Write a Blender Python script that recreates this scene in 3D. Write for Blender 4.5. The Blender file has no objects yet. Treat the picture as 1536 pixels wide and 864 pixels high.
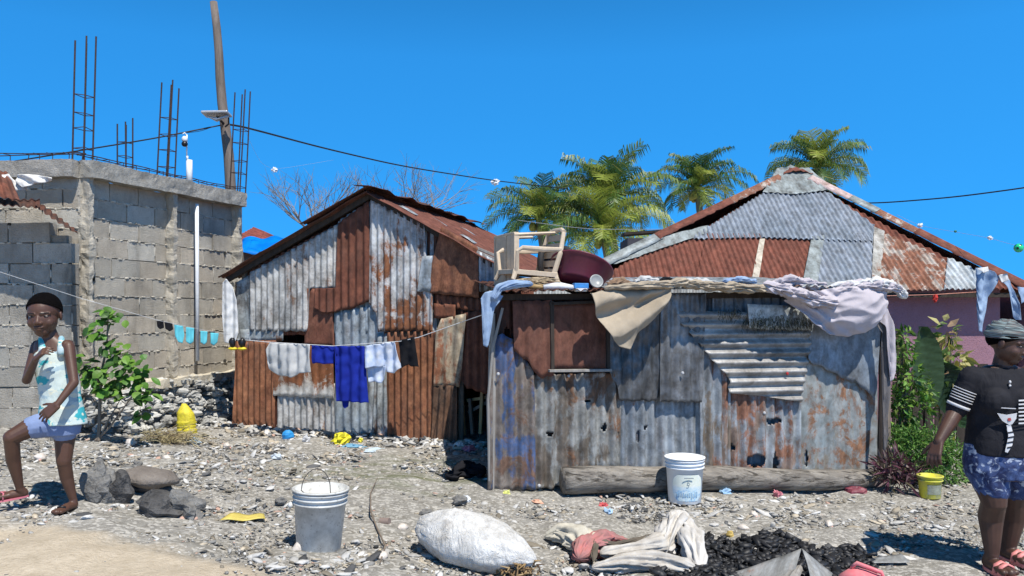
import bpy, bmesh, math, random
import numpy as np
from mathutils import Vector, Matrix, noise
R = math.radians
C = bpy.context.scene.collection
SC = bpy.context.scene
# ------------------------------------------------------------------ camera, light, exposure
F, HZ, CX, CZ = 1200.0, 465.0, 768.0, 1.6          # lens in photo pixels, horizon row, centre column, eye height
cam = bpy.data.cameras.new('camera'); camo = bpy.data.objects.new('camera', cam); C.objects.link(camo)
camo.location = (0, 0, CZ); camo.rotation_euler = (R(90), 0, 0)
cam.sensor_width = 36; cam.lens = F/1536*36; cam.shift_y = (HZ-432)/1536; cam.clip_end = 3000; cam.clip_start = .05
SC.camera = camo
SUN = Vector((.28, -.52, 1)).normalized()
w = bpy.data.worlds.new('World'); SC.world = w; w.use_nodes = True
nt = w.node_tree; bg = nt.nodes['Background']
sky = nt.nodes.new('ShaderNodeTexSky'); sky.sky_type = 'NISHITA'; sky.sun_disc = False
sky.sun_elevation = math.asin(SUN.z); sky.sun_rotation = math.atan2(SUN.x, SUN.y)
sky.air_density = 1.0; sky.dust_density = .0; sky.ozone_density = 3.0; sky.altitude = 0
hs = nt.nodes.new('ShaderNodeHueSaturation'); hs.inputs['Saturation'].default_value = 1.0; hs.inputs['Hue'].default_value = .5; hs.inputs['Value'].default_value = 1.0
gm = nt.nodes.new('ShaderNodeGamma'); gm.inputs['Gamma'].default_value = 1.0
wtc = nt.nodes.new('ShaderNodeTexCoord'); wmp = nt.nodes.new('ShaderNodeVectorMath'); wmp.operation = 'MULTIPLY_ADD'
wmp.inputs[1].default_value = (1, 1, .75); wmp.inputs[2].default_value = (0, 0, .34)      # deep tropical blue down to the horizon
nt.links.new(wtc.outputs['Generated'], wmp.inputs[0]); nt.links.new(wmp.outputs[0], sky.inputs[0])
nt.links.new(sky.outputs[0], hs.inputs['Color']); nt.links.new(hs.outputs[0], gm.inputs[0]); wt = nt.nodes.new('ShaderNodeVectorMath'); wt.operation = 'MULTIPLY'; wt.inputs[1].default_value = (.24, 1.40, 2.0)
nt.links.new(gm.outputs[0], wt.inputs[0]); wz = nt.nodes.new('ShaderNodeSeparateXYZ'); nt.links.new(wtc.outputs['Generated'], wz.inputs[0])
wr = nt.nodes.new('ShaderNodeMapRange'); wr.inputs[1].default_value = .30; wr.inputs[2].default_value = .68; wr.inputs[3].default_value = 1.05; wr.inputs[4].default_value = .12   # darker towards the zenith
nt.links.new(wz.outputs[2], wr.inputs[0]); ws = nt.nodes.new('ShaderNodeVectorMath'); ws.operation = 'SCALE'; nt.links.new(wt.outputs[0], ws.inputs[0]); nt.links.new(wr.outputs[0], ws.inputs['Scale'])
nt.links.new(ws.outputs[0], bg.inputs[0])
bg.inputs[1].default_value = .11
sl = bpy.data.lights.new('sun', 'SUN'); sl.energy = 5.0; sl.angle = R(.5); sl.color = (1, .96, .9)
so = bpy.data.objects.new('sun', sl); C.objects.link(so); so.rotation_euler = (-SUN).to_track_quat('-Z', 'Y').to_euler()
so.location = (5, -5, 20)
SC.view_settings.view_transform = 'Standard'; SC.view_settings.look = 'None'; SC.view_settings.gamma = 1
SC.view_settings.exposure = .30
SC.view_settings.use_curve_mapping = False

# ------------------------------------------------------------------ helpers
def P(px, py, Y): return Vector(((px-CX)/F*Y, Y, CZ-(py-HZ)/F*Y))
def P3(p): return P(*p)
def ctrl(px, py, z):
    Y = (CZ-z)*F/(py-HZ); return ((px-CX)/F*Y, Y, z)
CT = [ctrl(125,615,.60), ctrl(0,640,.6), ctrl(110,768,.42), ctrl(20,750,.43), ctrl(200,700,.40), ctrl(300,760,.30),
      ctrl(480,825,.12), ctrl(1027,752,0), ctrl(730,735,.03), ctrl(1318,724,0), ctrl(1490,855,0), ctrl(352,640,.22),
      ctrl(690,657,.2), ctrl(560,650,.2), ctrl(350,602,.42), ctrl(240,612,.5), ctrl(50,864,.36), ctrl(300,864,.22), ctrl(550,760,.12), ctrl(700,864,.04),
      ctrl(1100,864,0), ctrl(1500,864,0), ctrl(1395,745,0), ctrl(1400,655,.02), ctrl(900,720,.0), ctrl(1536,700,0),
      (0,1,0),(-3,2,.4),(3,2,0),(-6,5,.7),(-8,12,.6),(0,20,.2),(8,20,.1),(-8,25,.3),(9,5,0),(9,12,0),(0,12,.15),(4,12,.03)]
for t_ in (0, .6, 1.2, 1.8, 2.4, 3.0, 3.4):
    for d_ in (-.5, .0, .35): CT.append((-3.28+.956*t_-.292*d_, 9.46-.292*t_-.956*d_, .22 if d_ <= 0 else .19))
CT = np.array(CT)
def gz(x, y):
    x = np.asarray(x, float); y = np.asarray(y, float)
    sg = .55+.07*np.abs(CT[:,1])
    d2 = (x[...,None]-CT[:,0])**2+(y[...,None]-CT[:,1])**2
    wt = np.exp(-d2/(2*sg**2))+1e-3/(1+d2*.3)
    z = (wt*CT[:,2]).sum(-1)/wt.sum(-1)
    z = z+.012*np.sin(x*2.3+y*1.1)*np.sin(y*1.9-x*.7)+.006*np.sin(x*6.1)*np.sin(y*5.3+1)
    return z
def G(px, py, lift=0):
    lo = 2.0; Y = lo
    while Y < 80:
        p = P(px, py, Y)
        if p.z < float(gz(p.x, p.y)): break
        Y += .02
    for _ in range(12):
        p = P(px, py, Y); Y -= (float(gz(p.x, p.y))-p.z)*.5*min(3, Y/2)
    p = P(px, py, Y); p.z = float(gz(p.x, p.y))+lift
    return p
def gnd(x, y): return Vector((x, y, float(gz(x, y))))

class MB:
    def __init__(s): s.v=[]; s.f=[]; s.c=[]; s.m=[]; s.a=[]; s.cur=(.5,.5,.5); s.mi=0
    def add(s, vs, fs):
        k = len(s.v); s.v += [tuple(p) for p in vs]; s.c += [s.cur]*len(vs)
        s.f += [tuple(i+k for i in f) for f in fs]; s.m += [s.mi]*len(fs)
    def box(s, c, size, M=None):
        hx, hy, hz = size[0]/2, size[1]/2, size[2]/2
        vs = [Vector((x*hx, y*hy, z*hz)) for x in (-1,1) for y in (-1,1) for z in (-1,1)]
        if M is not None: vs = [M @ p for p in vs]
        vs = [p+Vector(c) for p in vs]
        s.add(vs, [(0,1,3,2),(4,6,7,5),(0,4,5,1),(2,3,7,6),(0,2,6,4),(1,5,7,3)])
    def beam(s, a, b, w_, h_, up=Vector((0,0,1))):
        a = Vector(a); b = Vector(b); d = (b-a); L = d.length; d.normalize()
        x = d.cross(up).normalized(); z = x.cross(d).normalized()
        M = Matrix((x, d, z)).transposed(); s.box((a+b)/2, (w_, L, h_), M)
    def loft(s, rings, caps=True, closed=True):
        k = len(rings[0]); vs = [p for r in rings for p in r]; fs = []
        for i in range(len(rings)-1):
            for j in range(k if closed else k-1):
                a = i*k+j; b = i*k+(j+1)%k; fs.append((a, b, b+k, a+k))
        if caps: fs.append(tuple(range(k))[::-1]); fs.append(tuple((len(rings)-1)*k+j for j in range(k)))
        s.add(vs, fs)
    def tube(s, pts, rad, n=8, jit=0, caps=True, flat=1):
        pts = [Vector(p) for p in pts]; rings = []
        if not hasattr(rad, '__len__'): rad = [rad]*len(pts)
        up = None
        for i, p in enumerate(pts):
            d = (pts[min(i+1, len(pts)-1)]-pts[max(i-1, 0)]); d.normalize()
            if up is None: up = Vector((0,0,1)) if abs(d.z) < .9 else Vector((1,0,0))
            x = d.cross(up); x.normalize(); up = x.cross(d); up.normalize()
            ring = []
            for j in range(n):
                t = 2*math.pi*j/n; r = rad[i]*(1+(random.uniform(-jit, jit) if jit else 0))
                ring.append(p+x*math.cos(t)*r+up*math.sin(t)*r*flat)
            rings.append(ring)
        s.loft(rings, caps)
    def capsule(s, a, b, ra, rb, n=12):
        a = Vector(a); b = Vector(b); d = b-a; L = max(d.length, 1e-5); d = d/L
        pts = []; rr = []
        for t in (80, 55, 30): pts.append(a-d*ra*math.sin(R(t))); rr.append(ra*math.cos(R(t)))
        pts.append(a); rr.append(ra); pts.append(b); rr.append(rb)
        for t in (30, 55, 80): pts.append(b+d*rb*math.sin(R(t))); rr.append(rb*math.cos(R(t)))
        s.tube(pts, rr, n)
    def ell(s, c, rad, M=None, n=12, m=8):
        c = Vector(c); rings = []
        for i in range(1, m):
            ph = math.pi*i/m; ring = []
            for j in range(n):
                t = 2*math.pi*j/n
                p = Vector((rad[0]*math.sin(ph)*math.cos(t), rad[1]*math.sin(ph)*math.sin(t), -rad[2]*math.cos(ph)))
                ring.append(c+(M @ p if M is not None else p))
            rings.append(ring)
        s.loft(rings)
    def rock(s, c, rad, seed=0, amp=.25, n=10, m=7, M=None, freq=1.5):
        k0 = len(s.v); s.ell((0,0,0), (1,1,1), None, n, m)
        for i in range(k0, len(s.v)):
            p = Vector(s.v[i]); q = p*(1+amp*noise.noise(p*freq+Vector((seed*7.1, seed*3.3, seed))))
            q = Vector((q.x*rad[0], q.y*rad[1], q.z*rad[2]))
            if M is not None: q = M @ q
            s.v[i] = tuple(q+Vector(c))
    def lathe(s, prof, c, n=24, M=None, closed=False):
        rings = []
        for r, z in prof:
            ring = []
            for j in range(n):
                t = 2*math.pi*j/n; p = Vector((r*math.cos(t), r*math.sin(t), z))
                ring.append(Vector(c)+(M @ p if M is not None else p))
            rings.append(ring)
        s.loft(rings, caps=False)
    def build(s, name, mats, parent=None, smooth=False, origin=None, solid=0, bevel=0):
        me = bpy.data.meshes.new(name)
        if parent is not None: o0 = Vector(parent['_w'])
        elif origin is not None: o0 = Vector(origin)
        else:
            a = np.array(s.v); o0 = Vector(((a[:,0].min()+a[:,0].max())/2, (a[:,1].min()+a[:,1].max())/2, a[:,2].min()))
        me.from_pydata([(p[0]-o0.x, p[1]-o0.y, p[2]-o0.z) for p in s.v], [], s.f)
        ca = me.attributes.new('col', 'FLOAT_COLOR', 'POINT')
        ca.data.foreach_set('color', np.array([(c[0], c[1], c[2], 1) for c in s.c], dtype=np.float32).ravel())
        if s.a:
            at = me.attributes.new('suv', 'FLOAT_VECTOR', 'POINT'); at.data.foreach_set('vector', np.array(s.a, dtype=np.float32).ravel())
        if not isinstance(mats, (list, tuple)): mats = [mats]
        for m in mats: me.materials.append(m)
        me.polygons.foreach_set('material_index', s.m)
        if smooth: me.polygons.foreach_set('use_smooth', [True]*len(me.polygons))
        me.update()
        o = bpy.data.objects.new(name, me); C.objects.link(o)
        if parent is not None:
            o.parent = parent; o['_w'] = tuple(o0)
        else: o.location = o0; o['_w'] = tuple(o0)
        if solid:
            md = o.modifiers.new('thick', 'SOLIDIFY'); md.thickness = solid; md.offset = 0
        if bevel:
            md = o.modifiers.new('bevel', 'BEVEL'); md.width = bevel; md.segments = 2; md.limit_method = 'ANGLE'
        return o
def thing(name, label, cat, loc, group=None):
    o = bpy.data.objects.new(name, None); C.objects.link(o); o.location = loc; o.empty_display_size = .1
    o['_w'] = tuple(loc); tag(o, label, cat, group); return o
def tag(o, label, cat, group=None):
    o['label'] = label; o['category'] = cat
    if group: o['group'] = group
    return o
def kind(o, k, label=None, cat=None):
    o['kind'] = k
    if label: o['label'] = label
    if cat: o['category'] = cat
    return o

# ------------------------------------------------------------------ materials
def newmat(name):
    m = bpy.data.materials.new(name); m.use_nodes = True; t = m.node_tree; b = t.nodes['Principled BSDF']
    return m, t, b
def nd(t, typ, ins=None, **kw):
    n = t.nodes.new(typ)
    for k, v in kw.items(): setattr(n, k, v)
    if ins:
        for k, v in ins.items():
            if isinstance(v, bpy.types.NodeSocket): t.links.new(v, n.inputs[k])
            else: n.inputs[k].default_value = v
    return n
def c4(c): return (c[0], c[1], c[2], 1)
def mixc(t, fac, a, b, blend='MIX'):
    n = t.nodes.new('ShaderNodeMix'); n.data_type = 'RGBA'; n.blend_type = blend
    for k, v in ((0, fac), (6, a), (7, b)):
        if isinstance(v, bpy.types.NodeSocket): t.links.new(v, n.inputs[k])
        elif k == 0: n.inputs[0].default_value = v
        else: n.inputs[k].default_value = c4(v)
    return n.outputs[2]
def ramp(t, fac, a, b):
    n = nd(t, 'ShaderNodeMapRange', {0: fac, 1: a, 2: b}); n.clamp = True; return n.outputs[0]
def mth(t, op, a, b=0.0, c=None):
    n = t.nodes.new('ShaderNodeMath'); n.operation = op
    for k, v in enumerate((a, b) if c is None else (a, b, c)):
        if isinstance(v, bpy.types.NodeSocket): t.links.new(v, n.inputs[k])
        else: n.inputs[k].default_value = v
    return n.outputs[0]
def noi(t, vec, scale, detail=4, rough=.6, mp=None, off=(0,0,0), dist=0):
    mpn = nd(t, 'ShaderNodeMapping', {'Vector': vec, 'Scale': mp or (1,1,1), 'Location': off})
    n = nd(t, 'ShaderNodeTexNoise', {'Vector': mpn.outputs[0], 'Scale': scale, 'Detail': detail, 'Roughness': rough, 'Distortion': dist})
    return n.outputs[0]
def bump(t, b, h, strength=.4, dist=.01):
    n = nd(t, 'ShaderNodeBump', {'Height': h, 'Strength': strength, 'Distance': dist}); t.links.new(n.outputs[0], b.inputs['Normal'])
def plain(name, col, rough=.6, var=.25, scale=8, metal=0, bmp=.2, col2=None, obj=True, spec=.4, bd=.01, sub=0):
    m, t, b = newmat(name); tc = nd(t, 'ShaderNodeTexCoord').outputs['Object']
    n = noi(t, tc, scale, 5, .65); n2 = noi(t, tc, scale*5, 3, .6, off=(3,1,2))
    c2 = col2 or tuple(x*(1-var*1.6) for x in col)
    f = ramp(t, mth(t, 'ADD', mth(t, 'MULTIPLY', n, .7), mth(t, 'MULTIPLY', n2, .3)), .32, .68)
    t.links.new(mixc(t, f, c2, tuple(min(1, x*(1+var*.4)) for x in col)), b.inputs['Base Color'])
    b.inputs['Roughness'].default_value = rough; b.inputs['Metallic'].default_value = metal
    b.inputs['Specular IOR Level'].default_value = spec
    if sub: b.inputs['Subsurface Weight'].default_value = sub
    if bmp: bump(t, b, mth(t, 'ADD', n, n2), bmp, bd)
    return m
def attrmat(name, rough=.8, bmp=.3, scale=30, spec=.3, trans=0, var=.35, bd=.005):
    """base colour comes from each piece's own colour, mottled"""
    m, t, b = newmat(name); at = nd(t, 'ShaderNodeAttribute', attribute_name='col'); tc = nd(t, 'ShaderNodeTexCoord').outputs['Object']
    n = noi(t, tc, scale, 4, .7); k = ramp(t, n, .3, .7)
    dark = mixc(t, 1.0, at.outputs['Color'], (1-var,)*3, 'MULTIPLY')
    t.links.new(mixc(t, k, dark, at.outputs['Color']), b.inputs['Base Color'])
    b.inputs['Roughness'].default_value = rough; b.inputs['Specular IOR Level'].default_value = spec
    if trans: b.inputs['Transmission Weight'].default_value = 0
    if bmp: bump(t, b, n, bmp, bd)
    if trans:
        tr = nd(t, 'ShaderNodeBsdfTranslucent', {'Color': at.outputs['Color']}); mx = nd(t, 'ShaderNodeMixShader', {0: trans, 1: b.outputs[0], 2: tr.outputs[0]})
        t.links.new(mx.outputs[0], t.nodes['Material Output'].inputs[0])
    return m
_tc = [0]
def tin(base=(.42,.46,.5), base2=(.6,.62,.63), rust=(.15,.055,.03), rust2=(.30,.12,.05), amt=.0, bottom=0., top=0., streak=.6, dirt=.5, rough=.55, metal=.25, seed=None, tint=None, tamt=0):
    """weathered corrugated sheet; amt -0.5 (clean) .. 0.5 (all rust)"""
    _tc[0] += 1; sd = seed if seed is not None else _tc[0]
    m, t, b = newmat('tin_%d' % _tc[0]); at = nd(t, 'ShaderNodeAttribute', attribute_name='suv'); v = at.outputs['Vector']
    o = (sd*3.7, sd*1.9, sd*.7)
    sep = nd(t, 'ShaderNodeSeparateXYZ', {0: v}); vn = sep.outputs[2]
    uv = nd(t, 'ShaderNodeCombineXYZ', {0: sep.outputs[0], 1: sep.outputs[1]}).outputs[0]
    a1 = noi(t, uv, 1, 5, .62, (9, 1.3, 1), o); a2 = noi(t, uv, 4.2, 7, .72, (1, .8, 1), o, .6); a3 = noi(t, uv, 45, 4, .75, (1.3, .6, 1), o)
    s = mth(t, 'ADD', mth(t, 'MULTIPLY', a1, streak*.6), mth(t, 'MULTIPLY', a2, (1-streak*.6)))
    s = mth(t, 'ADD', s, mth(t, 'MULTIPLY', mth(t, 'SUBTRACT', a3, .5), .12))
    s = mth(t, 'ADD', s, amt)
    if bottom: s = mth(t, 'ADD', s, mth(t, 'MULTIPLY', mth(t, 'POWER', mth(t, 'SUBTRACT', 1.0, vn), 2.5), bottom))
    if top: s = mth(t, 'ADD', s, mth(t, 'MULTIPLY', mth(t, 'POWER', vn, 3.0), top))
    mask = ramp(t, s, .545, .60)
    halo = ramp(t, s, .47, .56)
    g = mixc(t, ramp(t, noi(t, uv, 2.5, 5, .6, (1.6, .5, 1), (o[1], o[0], 1)), .35, .65), base, base2)
    if tint: g = mixc(t, mth(t, 'MULTIPLY', ramp(t, noi(t, uv, 3.5, 5, .6, (2.5, .8, 1), (o[2], o[0], 5)), .5-tamt*.3, .56-tamt*.3), .9), g, tint)
    g = mixc(t, mth(t, 'MULTIPLY', halo, .35), g, tuple((x+y)/2 for x, y in zip(rust2, base)))
    rc = mixc(t, ramp(t, mth(t, 'ADD', mth(t, 'MULTIPLY', a3, .5), mth(t, 'MULTIPLY', a2, .5)), .38, .62), rust, rust2)
    rc = mixc(t, ramp(t, noi(t, uv, 7, 6, .7, (2, .5, 1), (o[2], o[1], 9)), .55, .8), rc, tuple(x*.45 for x in rust))
    c = mixc(t, mask, g, rc)
    d = noi(t, uv, 5, 7, .68, (1.5, .5, 1), (o[1]+4, o[2], 3), .5); d2 = noi(t, uv, 35, 3, .6, (1, 1, 1), (o[1]+4, o[2], 3))
    nz = noi(t, uv, 3, 3, .6, (1,1,1), (o[0]+2, o[2], 8))
    dk = mth(t, 'MULTIPLY', ramp(t, mth(t, 'ADD', mth(t, 'MULTIPLY', d, .75), mth(t, 'MULTIPLY', d2, .25)), .45, .68), min(1, dirt*1.55))
    c = mixc(t, dk, c, (.055,.045,.037))
    e = noi(t, uv, 9, 6, .66, (1.2,.8,1), (o[0]+9, o[1], 2), .4); c = mixc(t, 1.0, c, mixc(t, ramp(t, e, .36, .66), (.60,.58,.55), (1.15,1.15,1.15)), 'MULTIPLY')
    t.links.new(c, b.inputs['Base Color'])
    t.links.new(mth(t, 'MULTIPLY', mth(t, 'SUBTRACT', 1.0, mask), metal), b.inputs['Metallic'])
    t.links.new(ramp(t, mask, -1.1, .6) if False else mth(t, 'ADD', mth(t, 'MULTIPLY', mask, .85-rough), rough), b.inputs['Roughness'])
    b.inputs['Specular IOR Level'].default_value = .35
    bump(t, b, mth(t, 'ADD', mth(t, 'ADD', a3, mth(t, 'MULTIPLY', mask, .6)), mth(t, 'MULTIPLY', a2, 1.5)), .35, .006)
    return m
def clothmat(name, col, col2=None, rough=.9, var=.15, scale=5, weave=True, stain=.0, bd=.008):
    m, t, b = newmat(name); tc = nd(t, 'ShaderNodeTexCoord').outputs['Object']
    n = noi(t, tc, scale, 5, .6); n2 = noi(t, tc, 26, 5, .7, (1,1,.5), dist=1.0)
    c = mixc(t, ramp(t, n, .35, .65), col2 or tuple(x*(1-var) for x in col), col)
    if stain: c = mixc(t, mth(t, 'MULTIPLY', ramp(t, noi(t, tc, 9, 6, .7, off=(4,4,1)), .52, .7), stain), c, (.16,.13,.1))
    t.links.new(c, b.inputs['Base Color']); b.inputs['Roughness'].default_value = rough; b.inputs['Specular IOR Level'].default_value = .15
    bump(t, b, n2, .5 if bd < .01 else .8, bd)
    return m

class Plane:
    """a flat working plane: o origin, u along, v up (or up the slope), n towards the outside"""
    def __init__(s, o, u, v):
        s.o = Vector(o); s.u = Vector(u).normalized(); s.v = Vector(v); s.v = (s.v-s.u*s.v.dot(s.u)).normalized()
        s.n = s.u.cross(s.v).normalized()
    def hit(s, px, py):
        d = P(px, py, 1)-Vector((0,0,CZ)); c = Vector((0,0,CZ))
        t = (s.o-c).dot(s.n)/d.dot(s.n); q = c+d*t-s.o
        return (q.dot(s.u), q.dot(s.v))
    def at(s, a, b, k=0): return s.o+s.u*a+s.v*b+s.n*k
    def px(s, px, py, k=0): a, b = s.hit(px, py); return s.at(a, b, k)
def sheet(name, PL, poly, mat, parent=None, off=0., pitch=.076, amp=.0135, ang=0., crump=.007, ragged=.008, holes=(), seed=None, res=8, row=.05, grow=0., curl=0., thick=.002, world=False, cfreq=3., bend=None, tilt=0., flatband=0, crease=0., cang=0., cfr=3.2):
    if seed is None: _tc[0] += 1; seed = _tc[0]
    q = [(p if world else PL.hit(*p)) for p in poly]
    ca, sa = math.cos(R(ang)), math.sin(R(ang))
    st = [(a*ca+b*sa, -a*sa+b*ca) for a, b in q]
    s0, s1 = min(p[0] for p in st), max(p[0] for p in st)
    ncol = max(3, int((s1-s0)/(pitch/res))+1); ph = seed*1.3
    row = .018 if holes else row; T0 = min(p[1] for p in st); T1 = max(p[1] for p in st); nr = max(3, int((T1-T0)/row)+1)
    mb = MB(); idx = {}; so_ = Vector((seed*5.3, seed*2.9, seed*.77))
    hl = []
    for h in holes:
        a, b = PL.hit(h[0], h[1]); k = (PL.px(h[0]+1, h[1])-PL.px(h[0], h[1])).length; hl.append((a, b, h[2]*k, (h[3] if len(h) > 3 else h[2])*k))
    for i in range(ncol+1):
        sv = s0+(s1-s0)*i/ncol; sq = min(max(sv, s0+1e-4), s1-1e-4); ts = []
        for k in range(len(st)):
            (x0, y0), (x1, y1) = st[k], st[(k+1) % len(st)]
            if (x0-sq)*(x1-sq) <= 0 and abs(x1-x0) > 1e-9: ts.append(y0+(y1-y0)*(sq-x0)/(x1-x0))
        if len(ts) < 2: continue
        lo, hi = min(ts), max(ts)
        if ragged:
            lo += ragged*noise.noise(Vector((sv*14, 0, seed)))*2; hi += ragged*noise.noise(Vector((sv*14, 9, seed)))
        for j in range(nr+1):
            f = j/nr; tv = lo+(hi-lo)*f
            a = sv*ca-tv*sa; b = sv*sa+tv*ca
            am = amp*(1+grow*(1-f))
            if flatband: am *= ramp_py(noise.noise(Vector((a*2.2, b*1.2, seed)))+.5, .3, .7)*flatband+(1-flatband)
            k = off+am*math.sin(2*math.pi*sv/pitch+ph)
            k += crump*(noise.noise(Vector((a*cfreq, b*cfreq*.6, 0))+so_)+.5*noise.noise(Vector((a*cfreq*3.3, b*cfreq*2.5, 4))+so_))
            if crease:
                a2 = a*math.cos(R(cang))+b*math.sin(R(cang)); b2 = -a*math.sin(R(cang))+b*math.cos(R(cang))
                k -= crease*(abs(noise.noise(Vector((a2*cfr*.45, b2*cfr*1.6, 7))+so_))*3+1.2*abs(noise.noise(Vector((a2*cfr*1.3+b2*2, b2*cfr*3.6, 3))+so_))-.7)
            k += curl*max(0, (abs(f-.5)-.35)/.15)**2*(noise.noise(Vector((sv*3, f*2, seed)))+.6)
            k += tilt*(1-f)
            if bend: k += bend(a, b, f)
            p = PL.at(a, b, k); mb.v.append(tuple(p)); mb.c.append(mb.cur); mb.a.append((sv, tv, f))
            idx[(i, j)] = (len(mb.v)-1, a, b)
    for i in range(ncol):
        for j in range(nr):
            ks = [(i,j),(i+1,j),(i+1,j+1),(i,j+1)]
            if not all(k in idx for k in ks): continue
            a = sum(idx[k][1] for k in ks)/4; b = sum(idx[k][2] for k in ks)/4; bad = False
            for h in hl:
                e = 1+.5*noise.noise(Vector((a*25, b*25, seed)))
                if ((a-h[0])/h[2])**2+((b-h[1])/h[3])**2 < e: bad = True
            if bad: continue
            mb.f.append(tuple(idx[k][0] for k in ks)); mb.m.append(0)
    return mb.build(name, mat, parent, smooth=True, solid=thick)
def ramp_py(x, a, b): return min(1, max(0, (x-a)/(b-a)))
def rnd(seed): random.seed(seed)
# ------------------------------------------------------------------ ground
def make_ground():
    def axis(lo, hi, a, b, st):
        core = list(np.arange(a, b, st)); out = []; x = b; d = st
        while x < hi: out.append(x); d *= 1.22; x += d
        out.append(hi); pre = []; x = a-st; d = st
        while x > lo: pre.append(x); d *= 1.22; x -= d
        pre.append(lo); return np.array(pre[::-1]+core+out)
    xs = axis(-900, 900, -6.5, 6.0, .045); ys = axis(-300, 1800, 2.3, 12.0, .045)
    X, Y = np.meshgrid(xs, ys); Z = np.zeros(X.shape)
    for i in range(0, X.shape[0]): Z[i] = gz(X[i], Y[i])
    rs = np.random.RandomState(3)
    near = np.exp(-np.maximum(0, np.maximum(np.abs(X)-7, np.abs(Y-7)-6))*.5)
    for k in range(24):
        fx, fy = rs.normal(0, 5 if k < 12 else 14, 2); ph = rs.uniform(0, 6)
        Z += near*(.0045 if k < 12 else .0018)*np.sin(fx*X+fy*Y+ph)
    Z -= (1-near)*.05
    n, mm = X.shape; v = np.stack([X.ravel(), Y.ravel(), Z.ravel()], 1)
    i = np.arange(n-1)[:,None]*mm+np.arange(mm-1)[None,:]; i = i.ravel()
    f = np.stack([i, i+1, i+1+mm, i+mm], 1)
    me = bpy.data.meshes.new('ground'); me.vertices.add(len(v)); me.vertices.foreach_set('co', v.ravel())
    me.loops.add(f.size); me.loops.foreach_set('vertex_index', f.ravel()); me.polygons.add(len(f))
    me.polygons.foreach_set('loop_start', np.arange(0, f.size, 4)); me.polygons.foreach_set('use_smooth', [True]*len(f)); me.update(calc_edges=True)
    o = bpy.data.objects.new('ground', me); C.objects.link(o); o['kind'] = 'structure'
    m, t, b = newmat('grey_gravelly_dirt'); g = nd(t, 'ShaderNodeTexCoord').outputs['Object']
    n1 = noi(t, g, .9, 5, .6); n2 = noi(t, g, 9, 6, .75); n3 = noi(t, g, 60, 4, .7); n4 = noi(t, g, 2.2, 5, .65, (.6, 2.2, 1), (3,7,1))
    vo = nd(t, 'ShaderNodeTexVoronoi', {'Vector': g, 'Scale': 48, 'Randomness': 1}); vc = nd(t, 'ShaderNodeSeparateColor', {0: vo.outputs['Color']}).outputs[0]
    c = mixc(t, ramp(t, n2, .35, .65), (.20,.187,.165), (.35,.335,.30))
    c = mixc(t, mth(t, 'MULTIPLY', ramp(t, n4, .48, .62), .55), c, (.21,.195,.16))
    c = mixc(t, mth(t, 'MULTIPLY', ramp(t, vc, .55, .85), .55), c, (.64,.61,.55))
    c = mixc(t, mth(t, 'MULTIPLY', ramp(t, n3, .55, .72), .5), c, (.15,.135,.11))
    # sandy rise in the near left, moss in the damp hollow
    sep = nd(t, 'ShaderNodeSeparateXYZ', {0: g}); A = G(0, 778); B = G(430, 862)
    dx, dy = (B.x-A.x), (B.y-A.y); L = math.hypot(dx, dy); nx, ny = -dy/L, dx/L   # points away from camera
    sd = mth(t, 'ADD', mth(t, 'MULTIPLY', mth(t, 'SUBTRACT', sep.outputs[0], A.x), nx), mth(t, 'MULTIPLY', mth(t, 'SUBTRACT', sep.outputs[1], A.y), ny))
    sd = mth(t, 'ADD', sd, mth(t, 'MULTIPLY', mth(t, 'SUBTRACT', noi(t, g, 3.5, 5, .6), .5), .5))
    sm = ramp(t, sd, .10, -.10)
    sand = mixc(t, ramp(t, n2, .3, .7), (.40,.335,.245), (.56,.48,.37))
    sand = mixc(t, mth(t, 'MULTIPLY', ramp(t, n3, .5, .7), .3), sand, (.30,.24,.17))
    c = mixc(t, sm, c, sand)
    q = G(620, 712); dd = nd(t, 'ShaderNodeVectorMath', {0: g, 1: (q.x, q.y, q.z)}, operation='SUBTRACT'); dsc = nd(t, 'ShaderNodeVectorMath', {0: dd.outputs[0], 1: (.55, 1.1, 1)}, operation='MULTIPLY')
    ln = nd(t, 'ShaderNodeVectorMath', {0: dsc.outputs[0]}, operation='LENGTH').outputs['Value']
    ms = mth(t, 'MULTIPLY', ramp(t, ln, .95, .2), ramp(t, noi(t, g, 5, 6, .7, (.5,1.6,1), (1,1,1)), .46, .60))
    c = mixc(t, mth(t, 'MULTIPLY', ms, .75), c, (.10,.115,.04))
    t.links.new(c, b.inputs['Base Color']); b.inputs['Roughness'].default_value = .95; b.inputs['Specular IOR Level'].default_value = .15
    h = mth(t, 'ADD', mth(t, 'ADD', n2, mth(t, 'MULTIPLY', n3, .6)), mth(t, 'MULTIPLY', mth(t, 'SUBTRACT', 1.0, vo.outputs['Distance']), .25))
    bump(t, b, h, .9, .02)
    me.materials.append(m)
make_ground()

def side_of(px0, py0, px1, py1):
    A = G(px0, py0); B = G(px1, py1); dx, dy = B.x-A.x, B.y-A.y; L = math.hypot(dx, dy)
    return A, -dy/L, dx/L
SA, SNX, SNY = side_of(0, 778, 430, 862)
def sandside(x, y): return (x-SA.x)*SNX+(y-SA.y)*SNY      # negative on the sandy rise

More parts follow.
